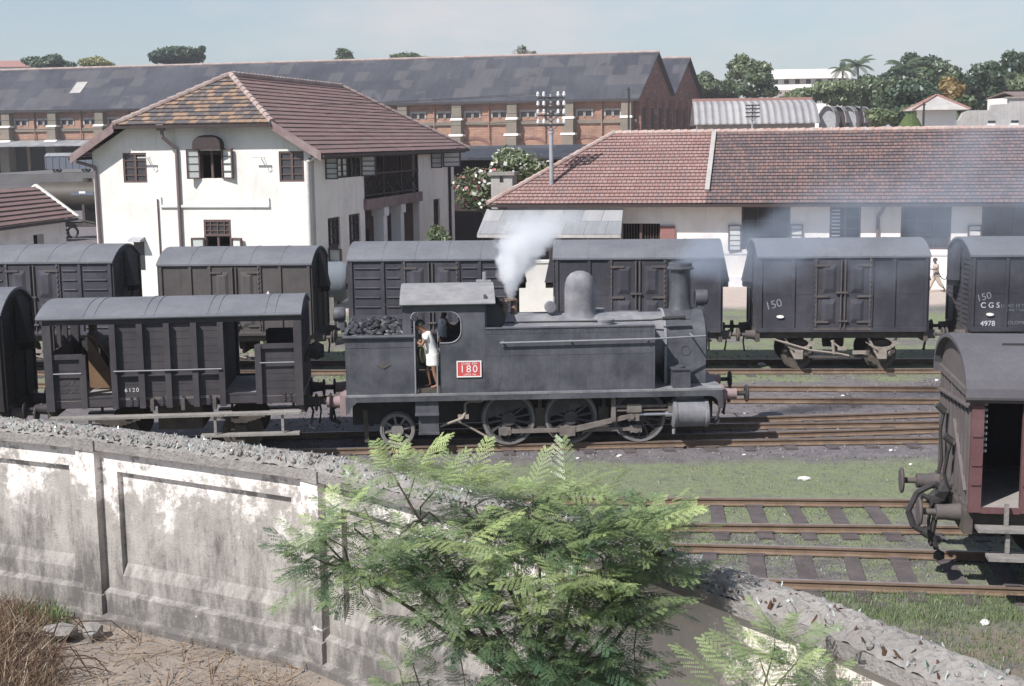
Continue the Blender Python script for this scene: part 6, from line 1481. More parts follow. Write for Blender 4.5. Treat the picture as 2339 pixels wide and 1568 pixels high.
# ---------------------------------------------------------------- boundary wall with broken glass
def bwall_mat():
    t = NT('lichened_boundary_wall'); p = t.pos()
    sep = t.n('SeparateXYZ'); t.L(p, sep.inputs[0]); Z = sep.outputs[2]
    n1 = t.noise(p, .8, 9, .7); n2 = t.noise(p, 3.2, 9, .74); n3 = t.noise(t.pos((1.9, 1.9, .55)), 1.3, 9, .75)
    w = t.math('ADD', t.math('MULTIPLY', n1, .75), t.math('MULTIPLY', n2, .35))
    w = t.math('ADD', w, t.math('MULTIPLY', t.math('SUBTRACT', Z, 2.1), .15))
    grey = t.mix(t.ramp(n2, .35, .65), (.32, .298, .275), (.47, .44, .405))
    col = t.mix(t.ramp(w, .555, .625), grey, (.80, .75, .71))
    low = t.math('SUBTRACT', t.math('ADD', t.math('MULTIPLY', n3, .8), t.math('MULTIPLY', n2, .5)), t.math('MULTIPLY', Z, .10))
    col = t.mix(t.math('MULTIPLY', t.ramp(low, .46, .66), .9), col, (.115, .108, .102))
    col = t.mix(t.math('MULTIPLY', t.ramp(t.noise(p, 9, 8, .78), .56, .70), .7), col, (.12, .11, .10))
    col = t.mix(t.math('MULTIPLY', t.ramp(t.noise(p, 2.2, 7, .7, .8), .66, .71), .85), col, (.82, .79, .76))
    return t.finish(col, .95, 0, t.bump(t.math('ADD', n2, t.math('MULTIPLY', t.noise(p, 30, 5, .6), .3)), .03, .8), .08)
M['bwall'] = bwall_mat(); M['bwall_cream'] = wash_mat('cream_boundary_wall', (.74, .68, .62), (.46, .42, .38), (.24, .22, .20), .55)
M['coping'] = grime('mossy_mortar_coping', (.25, .235, .225), (.35, .33, .31), (.12, .115, .11), .95, 1.6, .5, .08, bump=.04, bs=14)
t_ = NT('clear_broken_glass'); M['shard'] = t_.finish((.46, .50, .49), .12, 0, None, .8)
t_ = NT('brown_broken_glass'); M['shard_brown'] = t_.finish((.09, .045, .025), .15, 0, None, .8)
t_ = NT('green_broken_glass'); M['shard_green'] = t_.finish((.05, .10, .065), .15, 0, None, .8)
def boundary_wall():
    zc = 2.68
    a0 = G(0, 1001, zc).xy; n1 = G(207, 1022, zc).xy; n2 = G(722, 1093, zc).xy; n4 = G(1878, 1466, zc).xy
    d = (a0 - n1).normalized(); n0 = n1 + d * 4.05
    d45 = (G(2104, 1568, zc).xy - n4).normalized(); n5 = n4 + d45 * 3.9; n6 = n5 + d45 * 3.9
    d43 = (G(1638, 1377, zc).xy - n4).normalized(); n3 = n4 + d43 * min(3.9, (n4 - n2).length * .52)
    nodes = [n0 + d * 4.0, n0, n1, n2, n3, n4, n5, n6]
    root = empty('boundary_wall', (n2.x, n2.y, 0), 0, 'stained whitewashed panelled wall topped with broken glass across the foreground', 'wall')
    O = n2
    rr = random.Random(9); sh = MB()
    for i in range(len(nodes) - 1):
        A, B = nodes[i] - O, nodes[i + 1] - O; L = (B - A).length; u = (B - A) / L; nf = Vector((u.y, -u.x))    # nf points to the photographer
        def W(s, out, z): p = A + u * s + nf * out; return (p.x, p.y, z)
        def bx(mb, s0, s1, o0, o1, z0, z1, z1b=None):
            z1b = z1 if z1b is None else z1b     # o0 back, o1 front; z1b height at the front
            mb.hexa([W(s0, o1, z0), W(s1, o1, z0), W(s1, o0, z0), W(s0, o0, z0)], [W(s0, o1, z1b), W(s1, o1, z1b), W(s1, o0, z1), W(s0, o0, z1)])
        pw = .19; e = .52
        m = MB()
        bx(m, 0, L, -.30, -.09, 0, zc)                                  # core behind the panel
        bx(m, 0, e, -.089, 0, .40, zc); bx(m, L - e + .08, L, -.089, 0, .40, zc); bx(m, e, L - e + .08, -.089, 0, 2.36, zc)
        bx(m, e, L - e + .08, -.089, 0, .40, .92, .74)                   # sloping sill below the panel
        bx(m, 0, L, -.088, .09, 0, .56, .46); bx(m, 0, L, .0901, .22, 0, .14, .10)
        m.build('panel', M['bwall_cream' if i >= 4 else 'bwall'], root, smooth=False)
        p = MB(); bx(p, -pw, pw, -.25, .13, .40, zc); bx(p, -pw - .03, pw + .03, -.25, .17, 0, .52, .42); p.build('pilaster', M['bwall'], root, smooth=False)
        c = MB(); bx(c, -.02 if i else 0, L + .02, -.42, .13, zc + .001, zc + .14)
        n = 16; prof = [(-.42, zc + .141), (-.38, zc + .20), (-.31, zc + .245), (-.24, zc + .265), (-.17, zc + .27), (-.10, zc + .262), (-.03, zc + .24), (.04, zc + .205), (.10, zc + .165), (.125, zc + .141)]
        base = len(c.v); ns = int(L / .05)
        for k in range(ns + 1):
            for o_, z in prof: c.v.append(W(L * k / ns, o_, z + rr.uniform(-.02, .03)))
        for k in range(ns):
            for j in range(len(prof) - 1):
                b = base + k * len(prof) + j; c.f.append((b, b + 1, b + len(prof) + 1, b + len(prof))[::-1]); c.mi.append(0)
        bx(c, -.215, .215, -.3, .16, zc - .02, zc + .15)
        near = i >= 4
        for k in range(int(L * 46)):
            s = rr.uniform(0, L); o_ = rr.uniform(-.38, .09); z = zc + .20 + .055 * (1 - abs(o_ + .15) / .27); r_ = rr.uniform(.018, .05); c.blob(W(s, o_, z), (r_, r_, r_ * .9), k, .35)
        c.build('coping', M['coping'], root, smooth=False)
        for k in range(int(L * (120 if not near else 42))):
            s = rr.uniform(0, L); o_ = rr.uniform(-.40, .1); z = zc + .20 + .06 * (1 - abs(o_ + .15) / .27); h = rr.uniform(.03, .10) * (1 if rr.random() < .8 else 1.4); w = rr.uniform(.009, .026); an = rr.uniform(0, PI)
            C_ = Vector(W(s, o_, z - .03)); du = Vector((math.cos(an), math.sin(an), 0)) * w; dn = Vector((-math.sin(an), math.cos(an), 0)) * .004; lean = Vector((rr.uniform(-.06, .06), rr.uniform(-.06, .06), h * .8))
            v = [C_ - du, C_ + du, C_ + du * rr.uniform(.1, .9) + lean, C_ - du * rr.uniform(.1, .9) + lean * rr.uniform(.6, 1)]
            r_ = rr.random(); mi = (0 if r_ < .66 else 1 if r_ < .84 else 2) if not near else (0 if r_ < .55 else 1 if r_ < .86 else 2)
            sh.add([x - dn for x in v] + [x + dn for x in v], [(0, 1, 2, 3), (7, 6, 5, 4), (0, 4, 5, 1), (1, 5, 6, 2), (2, 6, 7, 3), (3, 7, 4, 0)], mi)
    s = sh.build('broken_glass', [M['shard'], M['shard_brown'], M['shard_green']], root, smooth=False); s['kind'] = 'stuff'
boundary_wall()

# ---------------------------------------------------------------- foliage
def quads_mesh(name, centres, us, vs_, tones, mat, parent=None, loc=None):
    n = len(centres); co = np.empty((n, 4, 3), 'f')
    co[:, 0] = centres - us - vs_; co[:, 1] = centres + us - vs_; co[:, 2] = centres + us + vs_; co[:, 3] = centres - us + vs_
    me = bpy.data.meshes.new(name); me.vertices.add(n * 4); me.vertices.foreach_set('co', co.reshape(-1))
    me.loops.add(n * 4); me.loops.foreach_set('vertex_index', np.arange(n * 4, dtype='i'))
    me.polygons.add(n); me.polygons.foreach_set('loop_start', np.arange(0, n * 4, 4, dtype='i')); me.polygons.foreach_set('loop_total', np.full(n, 4, 'i'))
    me.update(calc_edges=True)
    at = me.attributes.new('tone', 'FLOAT', 'POINT'); at.data.foreach_set('value', np.repeat(np.asarray(tones, 'f'), 4))
    me.materials.append(mat); o = bpy.data.objects.new(name, me); COL.objects.link(o)
    if parent is not None: o.parent = parent
    if loc is not None: o.location = loc
    return o
def unit(rng, n):
    v = rng.normal(size=(n, 3)); return v / np.linalg.norm(v, axis=1)[:, None]
def crown(lobes, n, size, mat, parent, seed, name='crown', flat=.5, shell=.45):
    """many small leaf clumps spread through several lobes (centre, radii, tone)"""
    rng = np.random.default_rng(seed); cs = []; us = []; vs_ = []; ts = []
    wt = np.array([l[1][0] * l[1][2] + .3 for l in lobes]); wt = wt / wt.sum()
    for (c, r, tone), w in zip(lobes, wt):
        k = max(20, int(n * w)); d = unit(rng, k); rad = 1 - shell * rng.random(k) ** 1.6
        rad *= 1 + .10 * np.sin(d[:, 0] * 5 + seed) * np.sin(d[:, 2] * 6 + d[:, 1] * 4)
        p = np.array(c) + d * np.array(r) * rad[:, None] + rng.normal(size=(k, 3)) * size * .5
        nn = d * np.array([1, 1, 1.2]) + unit(rng, k) * .9; nn /= np.linalg.norm(nn, axis=1)[:, None]
        t = np.cross(nn, unit(rng, k)); t /= np.linalg.norm(t, axis=1)[:, None] + 1e-6; b = np.cross(nn, t)
        s = size * rng.uniform(.5, 1.3, k)[:, None]
        cs.append(p); us.append(t * s); vs_.append(b * s * flat); ts.append(np.clip(tone + rng.normal(size=k) * .16, 0, 1))
    return quads_mesh(name, np.concatenate(cs), np.concatenate(us), np.concatenate(vs_), np.concatenate(ts), mat, parent)
M['lf_dark'] = leaf_mat('dark_green_leaves', (.035, .062, .042), (.085, .125, .068))
M['lf_mid'] = leaf_mat('mid_green_leaves', (.055, .085, .045), (.125, .165, .08))
M['lf_light'] = leaf_mat('light_green_leaves', (.085, .12, .062), (.19, .225, .11))
M['lf_yel'] = leaf_mat('yellow_green_leaves', (.16, .17, .06), (.42, .40, .16))
M['lf_och'] = leaf_mat('ochre_blossom_leaves', (.15, .11, .045), (.36, .25, .09))
M['lf_palm'] = leaf_mat('palm_fronds', (.05, .078, .046), (.13, .165, .09))
M['lf_grey'] = leaf_mat('grey_twigs', (.12, .115, .105), (.22, .21, .19))
def far_tree(px, ytop, ybot, w, Y, mat, label, seed, lobes=9, airy=.45, leaf=None, n=2600, dome=False):
    c = P(px, (ytop + ybot) / 2, Y); H = P(px, ytop, Y).z; Bz = P(px, ybot, Y).z; R = w / 2 * Y / CF; hz = (H - Bz) / 2
    root = empty('tree', (c.x, Y, 0), 0, label, 'tree', 'trees beyond the yard')
    rr = random.Random(seed); L = []
    zc = (H + Bz) / 2
    for k in range(lobes):
        a = rr.uniform(0, 2 * PI); q = rr.uniform(.15, .72); zz = rr.uniform(-.55, .62)
        if dome: zz = (1 - q ** 2) * 1.05 - .55 + rr.uniform(-.15, .1)
        f_ = rr.uniform(.30, .52)
        L.append(((R * q * math.cos(a), R * .8 * q * math.sin(a), zc + hz * zz), (R * f_, R * f_, max(hz * rr.uniform(.28, .48), R * f_ * .35)), rr.uniform(.15, .8)))
    L.append(((0, 0, zc), (R * .55, R * .5, hz * .7), .3)); L.append(((R * rr.uniform(-.3, .3), 0, H - hz * .35), (R * .32, R * .32, hz * .35), .7))
    crown(L, int(n * 2.1), leaf or max(.26, R * .05), M[mat], root, seed, shell=airy)
    t = MB(); t.taper([(0, 0, 0), (R * .03, 0, Bz * .5), (-R * .03, 0, Bz + hz * .3), (0, 0, zc)], [R * .07 + .15, R * .06 + .12, R * .045 + .08, .06], 8)
    for k in range(6):
        l = L[k % len(L)][0]; t.taper([(0, 0, Bz + hz * rr.uniform(-.1, .5)), (l[0] * .5, l[1] * .5, (Bz + l[2]) / 2 + hz * .1), l], [R * .03 + .08, R * .02 + .05, .03], 6)
    t.build('trunk', M['bark'], root); return root
def palm(px, ytop, Y, r, label, seed, trunk_y=300):
    c = P(px, ytop, Y); R = r * Y / CF; root = empty('palm_tree', (c.x, Y, 0), 0, label, 'palm tree', 'palms on the hill')
    Hc = c.z - R * .75; rr = random.Random(seed); cs = []; us = []; vs_ = []; ts = []
    for k in range(19):
        a = 2 * PI * k / 19 + rr.uniform(-.2, .2); up = rr.uniform(-.1, 1.1); L = R * rr.uniform(.85, 1.15); p = Vector((0, 0, Hc)); d = Vector((math.cos(a) * math.cos(up), math.sin(a) * math.cos(up), math.sin(up))); st = L / 9
        for j in range(9):
            q = p + d * st; sd = d.cross(Vector((0, 0, 1)));
            if sd.length < .01: sd = Vector((1, 0, 0))
            sd.normalize(); wl = R * .24 * math.sin(PI * (j + 1.2) / 10.5)
            for s in (-1, 1):
                for h in (0, .5):
                    o = p.lerp(q, h); e = (sd * s * .9 + d * .5 + Vector((0, 0, -.55))).normalized() * wl
                    cs.append(o + e * .5); us.append(e * .5); vs_.append(d * st * .16); ts.append(rr.uniform(.1, .9))
            p = q; d = (d + Vector((0, 0, -.17))).normalized()
    quads_mesh('crown', np.array([tuple(x) for x in cs]), np.array([tuple(x) for x in us]), np.array([tuple(x) for x in vs_]), ts, M['lf_palm'], root)
    t = MB(); t.taper([(R * .15, 0, 0), (R * .2, 0, Hc * .5), (0, 0, Hc)], [.32, .24, .18], 8); t.build('trunk', M['bark_pale'], root)
def bare_tree(px, ytop, ybot, w, Y, label, seed):
    c = P(px, ytop, Y); H = c.z; R = w / 2 * Y / CF; B = P(px, ybot, Y).z; root = empty('bare_tree', (c.x, Y, 0), 0, label, 'tree'); t = MB(); rr = random.Random(seed); tips = []
    t.taper([(0, 0, 0), (0, 0, B - 4)], [.6, .4], 7)
    def br(p, d, l, r, dep):
        q = p + d * l; t.taper([p, p.lerp(q, .5) + Vector((rr.uniform(-.1, .1), 0, rr.uniform(-.1, .1))) * l, q], [r, r * .8, r * .55], 5)
        if dep == 0: tips.append(q); return
        for k in range(3):
            e = (d + Vector((rr.uniform(-.9, .9), rr.uniform(-.9, .9), rr.uniform(-.1, .6)))).normalized(); br(q, e, l * .68, r * .55, dep - 1)
    for k in range(4): br(Vector((0, 0, B - 4)), Vector((rr.uniform(-1, 1), rr.uniform(-.5, .5), 1)).normalized(), (H - B) * .85, .3, 4)
    t.build('trunk', M['bark_pale'], root)
    crown([((R * .2, 0, H - R * .25), (R * .25, R * .2, R * .2), .5), ((R * .8, 0, H - R * .5), (R * .2, R * .2, R * .14), .5)], 260, .45, M['lf_mid'], root, seed)
far_tree(118, 125, 168, 112, 300, 'lf_dark', 'round dark tree above the warehouse roof beside the yellow-green tree', 3, n=3000)
far_tree(222, 131, 166, 98, 310, 'lf_yel', 'yellow-green flowering tree above the warehouse roof', 4, n=2600, dome=True)
far_tree(412, 109, 160, 146, 320, 'lf_dark', 'broad umbrella-shaped dark tree above the warehouse roof', 5, n=4200, dome=True, lobes=13)
far_tree(462, 106, 124, 24, 330, 'lf_dark', 'small treetop poking out at the right of the umbrella tree', 6, n=500, lobes=4)
far_tree(790, 112, 152, 66, 330, 'lf_mid', 'small round greyish tree above the middle of the warehouse roof', 7, n=1700)
far_tree(930, 121, 150, 92, 335, 'lf_light', 'low spreading pale green treetop above the warehouse ridge', 8, n=1700, dome=True)
bare_tree(1185, 106, 135, 78, 340, 'thin nearly leafless tree above the warehouse ridge', 5)
far_tree(1604, 164, 232, 84, 240, 'lf_mid', 'bushy tree just right of the brick gables', 10)
far_tree(1652, 180, 236, 80, 252, 'lf_light', 'loose pale tree between the gables and the tall airy tree', 11, airy=.8, n=1500)
far_tree(1708, 124, 190, 112, 232, 'lf_light', 'tall airy light green tree left of the white hill building', 12, airy=.75, n=2600, lobes=12)
far_tree(1722, 168, 236, 108, 228, 'lf_mid', 'dense lower tree beside the white hill building', 13, n=2600)
far_tree(1830, 203, 238, 130, 215, 'lf_light', 'low light green shrubby tree in front of the white hill building', 14, n=2000)
far_tree(1905, 186, 245, 150, 205, 'lf_light', 'yellowish green tree right of the white hill building', 15, n=3200)
palm(1960, 118, 240, 42, 'tall coconut palm at the right end of the white hill building', 1); palm(1925, 134, 250, 34, 'shorter palm leaning left by the white hill building', 2)
palm(2068, 116, 225, 50, 'palm rising left of the large hilltop tree', 3); palm(2132, 126, 215, 46, 'palm rising right of the large hilltop tree', 4); palm(2322, 150, 190, 48, 'big palm near the right edge above the concrete wall', 5)
far_tree(2098, 122, 200, 130, 236, 'lf_dark', 'large dark hilltop tree between two palms', 16, n=3000)
far_tree(2050, 178, 285, 165, 206, 'lf_mid', 'massive mid-green tree behind the arched shed bays', 17, n=5200, lobes=14)
far_tree(2085, 184, 292, 160, 152, 'lf_dark', 'massive dark tree behind the white pavilion', 18, n=5200, lobes=14)
far_tree(2008, 252, 292, 62, 140, 'lf_light', 'bright green bush left of the grassy mound', 19, n=1700)
far_tree(2155, 178, 262, 84, 160, 'lf_och', 'ochre-flowered tree above the white pavilion roof', 20, n=2600)
far_tree(2180, 166, 240, 130, 205, 'lf_mid', 'leafy tree behind the ochre-flowered tree', 21, n=2600)
far_tree(2238, 148, 265, 104, 175, 'lf_dark', 'tall dark tree above the stepped concrete wall', 22, n=3800, lobes=12)
far_tree(2290, 168, 250, 110, 196, 'lf_mid', 'rounded tree between the tall dark tree and the big palm', 23, n=2800)
far_tree(2345, 116, 215, 120, 215, 'lf_dark', 'dark tree filling the top right corner', 24, n=3200)
far_tree(1965, 172, 250, 150, 222, 'lf_mid', 'full rounded tree below the tall coconut palm', 41, n=3400, lobes=12)
far_tree(2040, 150, 235, 150, 226, 'lf_dark', 'broad dark tree filling the slope below the hilltop tree', 42, n=3600, lobes=12)
far_tree(2150, 142, 230, 130, 214, 'lf_mid', 'rounded tree beside the palm on the hilltop', 43, n=3200, lobes=12)
far_tree(2275, 140, 235, 130, 208, 'lf_mid', 'leafy tree behind the tall dark tree above the concrete wall', 44, n=3200, lobes=12)
far_tree(1985, 205, 275, 150, 212, 'lf_mid', 'wide leafy tree right behind the arched shed bays', 45, n=4200, lobes=12)
far_tree(2335, 175, 240, 120, 186, 'lf_light', 'paler tree under the big palm', 46, n=2600)
far_tree(1640, 190, 240, 130, 236, 'lf_mid', 'low dense tree line section beside the brick gables', 47, n=2600)
far_tree(2200, 225, 290, 70, 125, 'lf_mid', 'low bush between the pavilion and the concrete wall', 25, n=1500)
def flower_tree():
    Y = 71; root = empty('flowering_tree', (P(1150, 470, Y).x, Y, 0), 0, 'frangipani tree with white and pink blossom between the two white buildings', 'flowering tree'); f = lambda x, y: (P(x, y, Y).x - root.location.x, 0, P(x, y, Y).z)
    L = [(f(1185, 385), (1.5, 1.3, .9), .6), (f(1130, 420), (1.3, 1.2, .9), .4), (f(1080, 430), (1.0, 1, 1.0), .5), (f(1225, 395), (.8, 1, .7), .7), (f(1100, 460), (1.2, 1, .5), .3), (f(1165, 360), (.9, .8, .5), .8)]
    crown(L, 3600, .12, M['lf_light'], root, 31, flat=.35, shell=.6)
    M['petal'] = leaf_mat('white_petals', (.75, .73, .68), (.85, .83, .80)); M['petal_pink'] = leaf_mat('pink_petals', (.45, .14, .16), (.62, .30, .32))
    crown([(c, tuple(x * 1.03 for x in r), t) for c, r, t in L], 260, .085, M['petal'], root, 32, 'white_blossom', .8, .1)
    crown([(L[2][0], L[2][1], .5), (L[1][0], L[1][1], .5)], 170, .08, M['petal_pink'], root, 33, 'pink_blossom', .8, .15)
    t = MB()
    for c, r, _ in L: t.taper([(0, 0, 0), (c[0] * .4, .1, c[2] * .5), c], [.14, .09, .03], 6)
    t.build('trunk', M['bark_pale'], root)
flower_tree()
def small_bush(px, py, Y, r, label, mat='lf_light', seed=40, leaf=.09):
    c = P(px, py, Y); root = empty('small_bush', (c.x, Y, 0), 0, label, 'bush'); R = r * Y / CF
    crown([((0, 0, c.z), (R, R, R * .9), .6), ((R * .5, 0, c.z - R * .6), (R * .7, R, R * .6), .4), ((-R * .5, 0, c.z - R * .9), (R * .6, R, R * .6), .5)], 420, leaf, M[mat], root, seed, flat=.4)
    t = MB(); t.taper([(0, 0, 0), (.1, 0, c.z * .6), (0, 0, c.z)], [.06, .05, .02], 6); t.taper([(0, 0, c.z * .4), (R * .5, 0, c.z)], [.04, .02], 5); t.build('stem', M['bark'], root)
small_bush(1000, 535, 60, 24, 'small light green bush above the ribbed van roof by the white office')

# ---------------------------------------------------------------- feathery-leaved trees between the camera and the wall
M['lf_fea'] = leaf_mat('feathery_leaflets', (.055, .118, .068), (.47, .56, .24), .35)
M['twig'] = grime('green_grey_twigs', (.16, .15, .10), (.11, .09, .065), None, .85, 5)
def leaf_template(seed, L=.42, pairs=7):
    rng = np.random.default_rng(seed); C_, U_, V_ = [], [], []
    for j in range(pairs):
        t = (j + 1) / pairs; x = L * (.12 + .88 * t); zd = -.16 * L * t ** 2
        for s in (-1, 1):
            pl = (.115 + .03 * math.sin(PI * t)) * (1 - .35 * t ** 3) * rng.uniform(.9, 1.1); a = .95 - .35 * t + rng.uniform(-.06, .06)
            d = np.array([math.cos(a), s * math.sin(a), -.30 - rng.uniform(0, .15)]); d /= np.linalg.norm(d); sd = np.array([-d[1], d[0], 0]); sd /= np.linalg.norm(sd)
            k = 9
            for i in range(k):
                q = (i + .7) / k
                for ss in (-1, 1):
                    c = np.array([x, 0, zd]) + d * pl * q + sd * ss * .0062 + np.array([0, 0, -.06 * pl * q * q])
                    ld = sd * ss * .85 + d * .5; ld /= np.linalg.norm(ld); C_.append(c + rng.normal(size=3) * .001); U_.append(ld * .0068); V_.append(d * .0040)
        # rachis
        C_.append(np.array([x - L * .05, 0, zd])); U_.append(np.array([L * .055, 0, -.01])); V_.append(np.array([0, .003, 0]))
    return np.array(C_), np.array(U_), np.array(V_)
TEMPL = [leaf_template(s, l, p) for s, l, p in ((1, .40, 7), (2, .34, 6), (3, .46, 8), (4, .28, 6))]
def feathery(name, base, tips, label, cat, group, seed, per=8, fork=None, scale=1.0, subs=None):
    rng = np.random.default_rng(seed); rr = random.Random(seed)
    root = empty(name, (base.x, base.y, 0), 0, label, cat, group); O = Vector((base.x, base.y, 0))
    fk = (fork - O) if fork is not None else Vector((0, 0, 1.6))
    tr = MB(); tr.taper([(0, 0, -.05), fk * .5 + Vector((.05, 0, 0)), fk], [.075, .06, .05], 8)
    CC, UU, VV, TT = [], [], [], []
    SUB = [q - O for q in (subs or [])]
    for q in SUB: tr.taper([fk, fk.lerp(q, .5) + Vector((rr.uniform(-.1, .1), rr.uniform(-.1, .1), -.05)), q], [.034, .022, .014], 7)
    for (tip, tone) in tips:
        p = tip - O
        sf = fk
        if SUB: sf = min(SUB, key=lambda q: (q - p).length)
        m1 = sf.lerp(p, .45) + Vector((rr.uniform(-.12, .12), rr.uniform(-.12, .12), rr.uniform(-.05, .18))); m2 = sf.lerp(p, .8) + Vector((0, 0, .05))
        tr.taper([sf, m1, m2, p], [.013, .009, .006, .004], 6)
        d = (p - m1).normalized()
        for k in range(per):
            t = k / per; o = p.lerp(m2, t * 1.25) + Vector((rr.uniform(-.03, .03), rr.uniform(-.03, .03), 0))
            az = k * 2.4 + rr.uniform(-.5, .5); el = .75 - .75 * t + rr.uniform(-.3, .25)
            x = Vector((math.cos(az) * math.cos(el), math.sin(az) * math.cos(el), math.sin(el))); x = (x + d * .35).normalized()
            z = Vector((0, 0, 1)); y = z.cross(x).normalized(); z = x.cross(y); rl = rr.uniform(-.35, .35); y2 = y * math.cos(rl) + z * math.sin(rl); z2 = z * math.cos(rl) - y * math.sin(rl)
            Mx = np.array([[x.x, y2.x, z2.x], [x.y, y2.y, z2.y], [x.z, y2.z, z2.z]]) * rr.uniform(.6, 1.2) * scale
            c, u, v = TEMPL[rr.randrange(4)]
            CC.append(c @ Mx.T + np.array(o)); UU.append(u @ Mx.T); VV.append(v @ Mx.T)
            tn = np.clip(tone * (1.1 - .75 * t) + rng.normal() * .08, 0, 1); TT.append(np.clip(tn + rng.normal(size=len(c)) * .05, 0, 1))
    quads_mesh('crown', np.concatenate(CC), np.concatenate(UU), np.concatenate(VV), np.concatenate(TT), M['lf_fea'], root)
    tr.build('trunk', M['twig'], root); return root
def fore_trees():
    rr = random.Random(21)
    T = []
    def tip(x, y, D, tone): T.append((P(x, y + (30 if y < 1215 else 12), D), tone))
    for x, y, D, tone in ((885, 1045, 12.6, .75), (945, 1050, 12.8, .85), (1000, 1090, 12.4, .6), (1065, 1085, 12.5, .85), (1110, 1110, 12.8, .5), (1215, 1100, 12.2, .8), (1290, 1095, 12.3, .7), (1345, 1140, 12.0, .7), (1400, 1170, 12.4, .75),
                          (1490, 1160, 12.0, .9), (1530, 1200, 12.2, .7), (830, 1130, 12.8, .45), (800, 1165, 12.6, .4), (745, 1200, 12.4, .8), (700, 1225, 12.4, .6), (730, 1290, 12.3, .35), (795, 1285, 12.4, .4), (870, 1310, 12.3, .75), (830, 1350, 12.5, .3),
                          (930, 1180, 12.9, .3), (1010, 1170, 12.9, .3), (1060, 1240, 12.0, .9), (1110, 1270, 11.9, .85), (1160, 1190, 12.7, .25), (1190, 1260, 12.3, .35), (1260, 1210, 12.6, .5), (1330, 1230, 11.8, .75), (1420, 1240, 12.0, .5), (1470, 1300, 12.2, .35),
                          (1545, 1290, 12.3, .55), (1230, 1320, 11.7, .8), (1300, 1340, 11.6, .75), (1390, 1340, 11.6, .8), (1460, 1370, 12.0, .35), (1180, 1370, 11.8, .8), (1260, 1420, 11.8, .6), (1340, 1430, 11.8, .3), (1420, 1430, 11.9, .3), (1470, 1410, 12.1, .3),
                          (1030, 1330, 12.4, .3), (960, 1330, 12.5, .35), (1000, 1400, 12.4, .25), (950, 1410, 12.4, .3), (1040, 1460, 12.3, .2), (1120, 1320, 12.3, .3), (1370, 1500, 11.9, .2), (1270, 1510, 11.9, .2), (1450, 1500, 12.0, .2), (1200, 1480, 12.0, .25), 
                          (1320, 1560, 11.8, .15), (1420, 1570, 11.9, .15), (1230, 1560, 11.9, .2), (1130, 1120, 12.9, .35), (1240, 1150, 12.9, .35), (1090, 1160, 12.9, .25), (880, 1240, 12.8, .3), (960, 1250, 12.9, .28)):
        tip(x, y, D, tone)
    zone = lambda x, y: (680 < x < 1530 - max(0, y - 1250) * .25 and y > 1110 + abs(x - 1200) * .22 and not (x < 1060 and y > 1400) and not (x < 900 and y > 1340))
    n_ = 0
    while n_ < 60:
        x, y = rr.uniform(690, 1610), rr.uniform(1120, 1600)
        if zone(x, y): tip(x, y, rr.uniform(11.9, 13.0), rr.uniform(.08, .42) if rr.random() < .75 else .6); n_ += 1
    subs = [P(x, y, 12.5) for x, y in ((860, 1250), (800, 1300), (960, 1190), (1030, 1300), (1100, 1200), (1180, 1330), (1230, 1200), (1330, 1250), (1300, 1420), (1420, 1330), (1500, 1270), (1440, 1420), (1380, 1500), (1050, 1430))]
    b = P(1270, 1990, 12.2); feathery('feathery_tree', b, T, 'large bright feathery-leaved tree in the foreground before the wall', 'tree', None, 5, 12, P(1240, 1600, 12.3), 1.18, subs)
    T = []
    for x, y, D, tone in ((1770, 1440, 10.8, .7), (1735, 1490, 10.8, .6), (1830, 1480, 10.9, .55), (1800, 1520, 10.6, .8), (1690, 1540, 10.9, .7), (1860, 1540, 10.8, .4), (1745, 1560, 10.6, .6), (1640, 1560, 11.0, .5), (1880, 1590, 10.8, .4)): tip(x, y, D, tone)
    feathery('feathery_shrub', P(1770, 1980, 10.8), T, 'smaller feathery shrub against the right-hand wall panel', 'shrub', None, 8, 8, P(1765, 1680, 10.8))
    T = []
    for x, y, D, tone in ((905, 1510, 13.6, .5), (945, 1500, 13.5, .65), (985, 1540, 13.4, .6), (930, 1560, 13.4, .75), (890, 1560, 13.5, .5)): tip(x, y, D, tone)
    feathery('feathery_seedling', P(945, 1800, 13.5), T, 'thin feathery seedling at the foot of the wall, lower centre', 'shrub', None, 9, 5, P(945, 1620, 13.5), .8)
fore_trees()

# ---------------------------------------------------------------- grass, dry brush and litter
def blades(name, pts, h, w, mat, tones, lean=.35, seed=1, kind='stuff'):
    rng = np.random.default_rng(seed); n = len(pts); p = np.array(pts); hh = h * rng.uniform(.5, 1.3, n)
    a = rng.uniform(0, 2 * PI, n); ln = rng.uniform(0, lean, n); top = np.stack([np.cos(a) * ln * hh, np.sin(a) * ln * hh, hh], 1)
    b = rng.uniform(0, 2 * PI, n); u = np.stack([np.cos(b), np.sin(b), np.zeros(n)], 1) * w * rng.uniform(.6, 1.3, n)[:, None]
    o = quads_mesh(name, p + top * .5, u * .5, top * .5, tones, mat); 
    me = o.data; co = np.empty(len(me.vertices) * 3, 'f'); me.vertices.foreach_get('co', co); co = co.reshape(-1, 4, 3)
    mid = (co[:, 2] + co[:, 3]) / 2; co[:, 2] = mid + (co[:, 2] - mid) * .25; co[:, 3] = mid + (co[:, 3] - mid) * .25; me.vertices.foreach_set('co', co.reshape(-1)); me.update()
    o['kind'] = kind; return o
M['lf_grass'] = leaf_mat('yard_grass_blades', (.11, .15, .07), (.24, .29, .15), .2)
M['lf_straw'] = leaf_mat('dry_straw', (.10, .06, .04), (.36, .26, .17), .15)
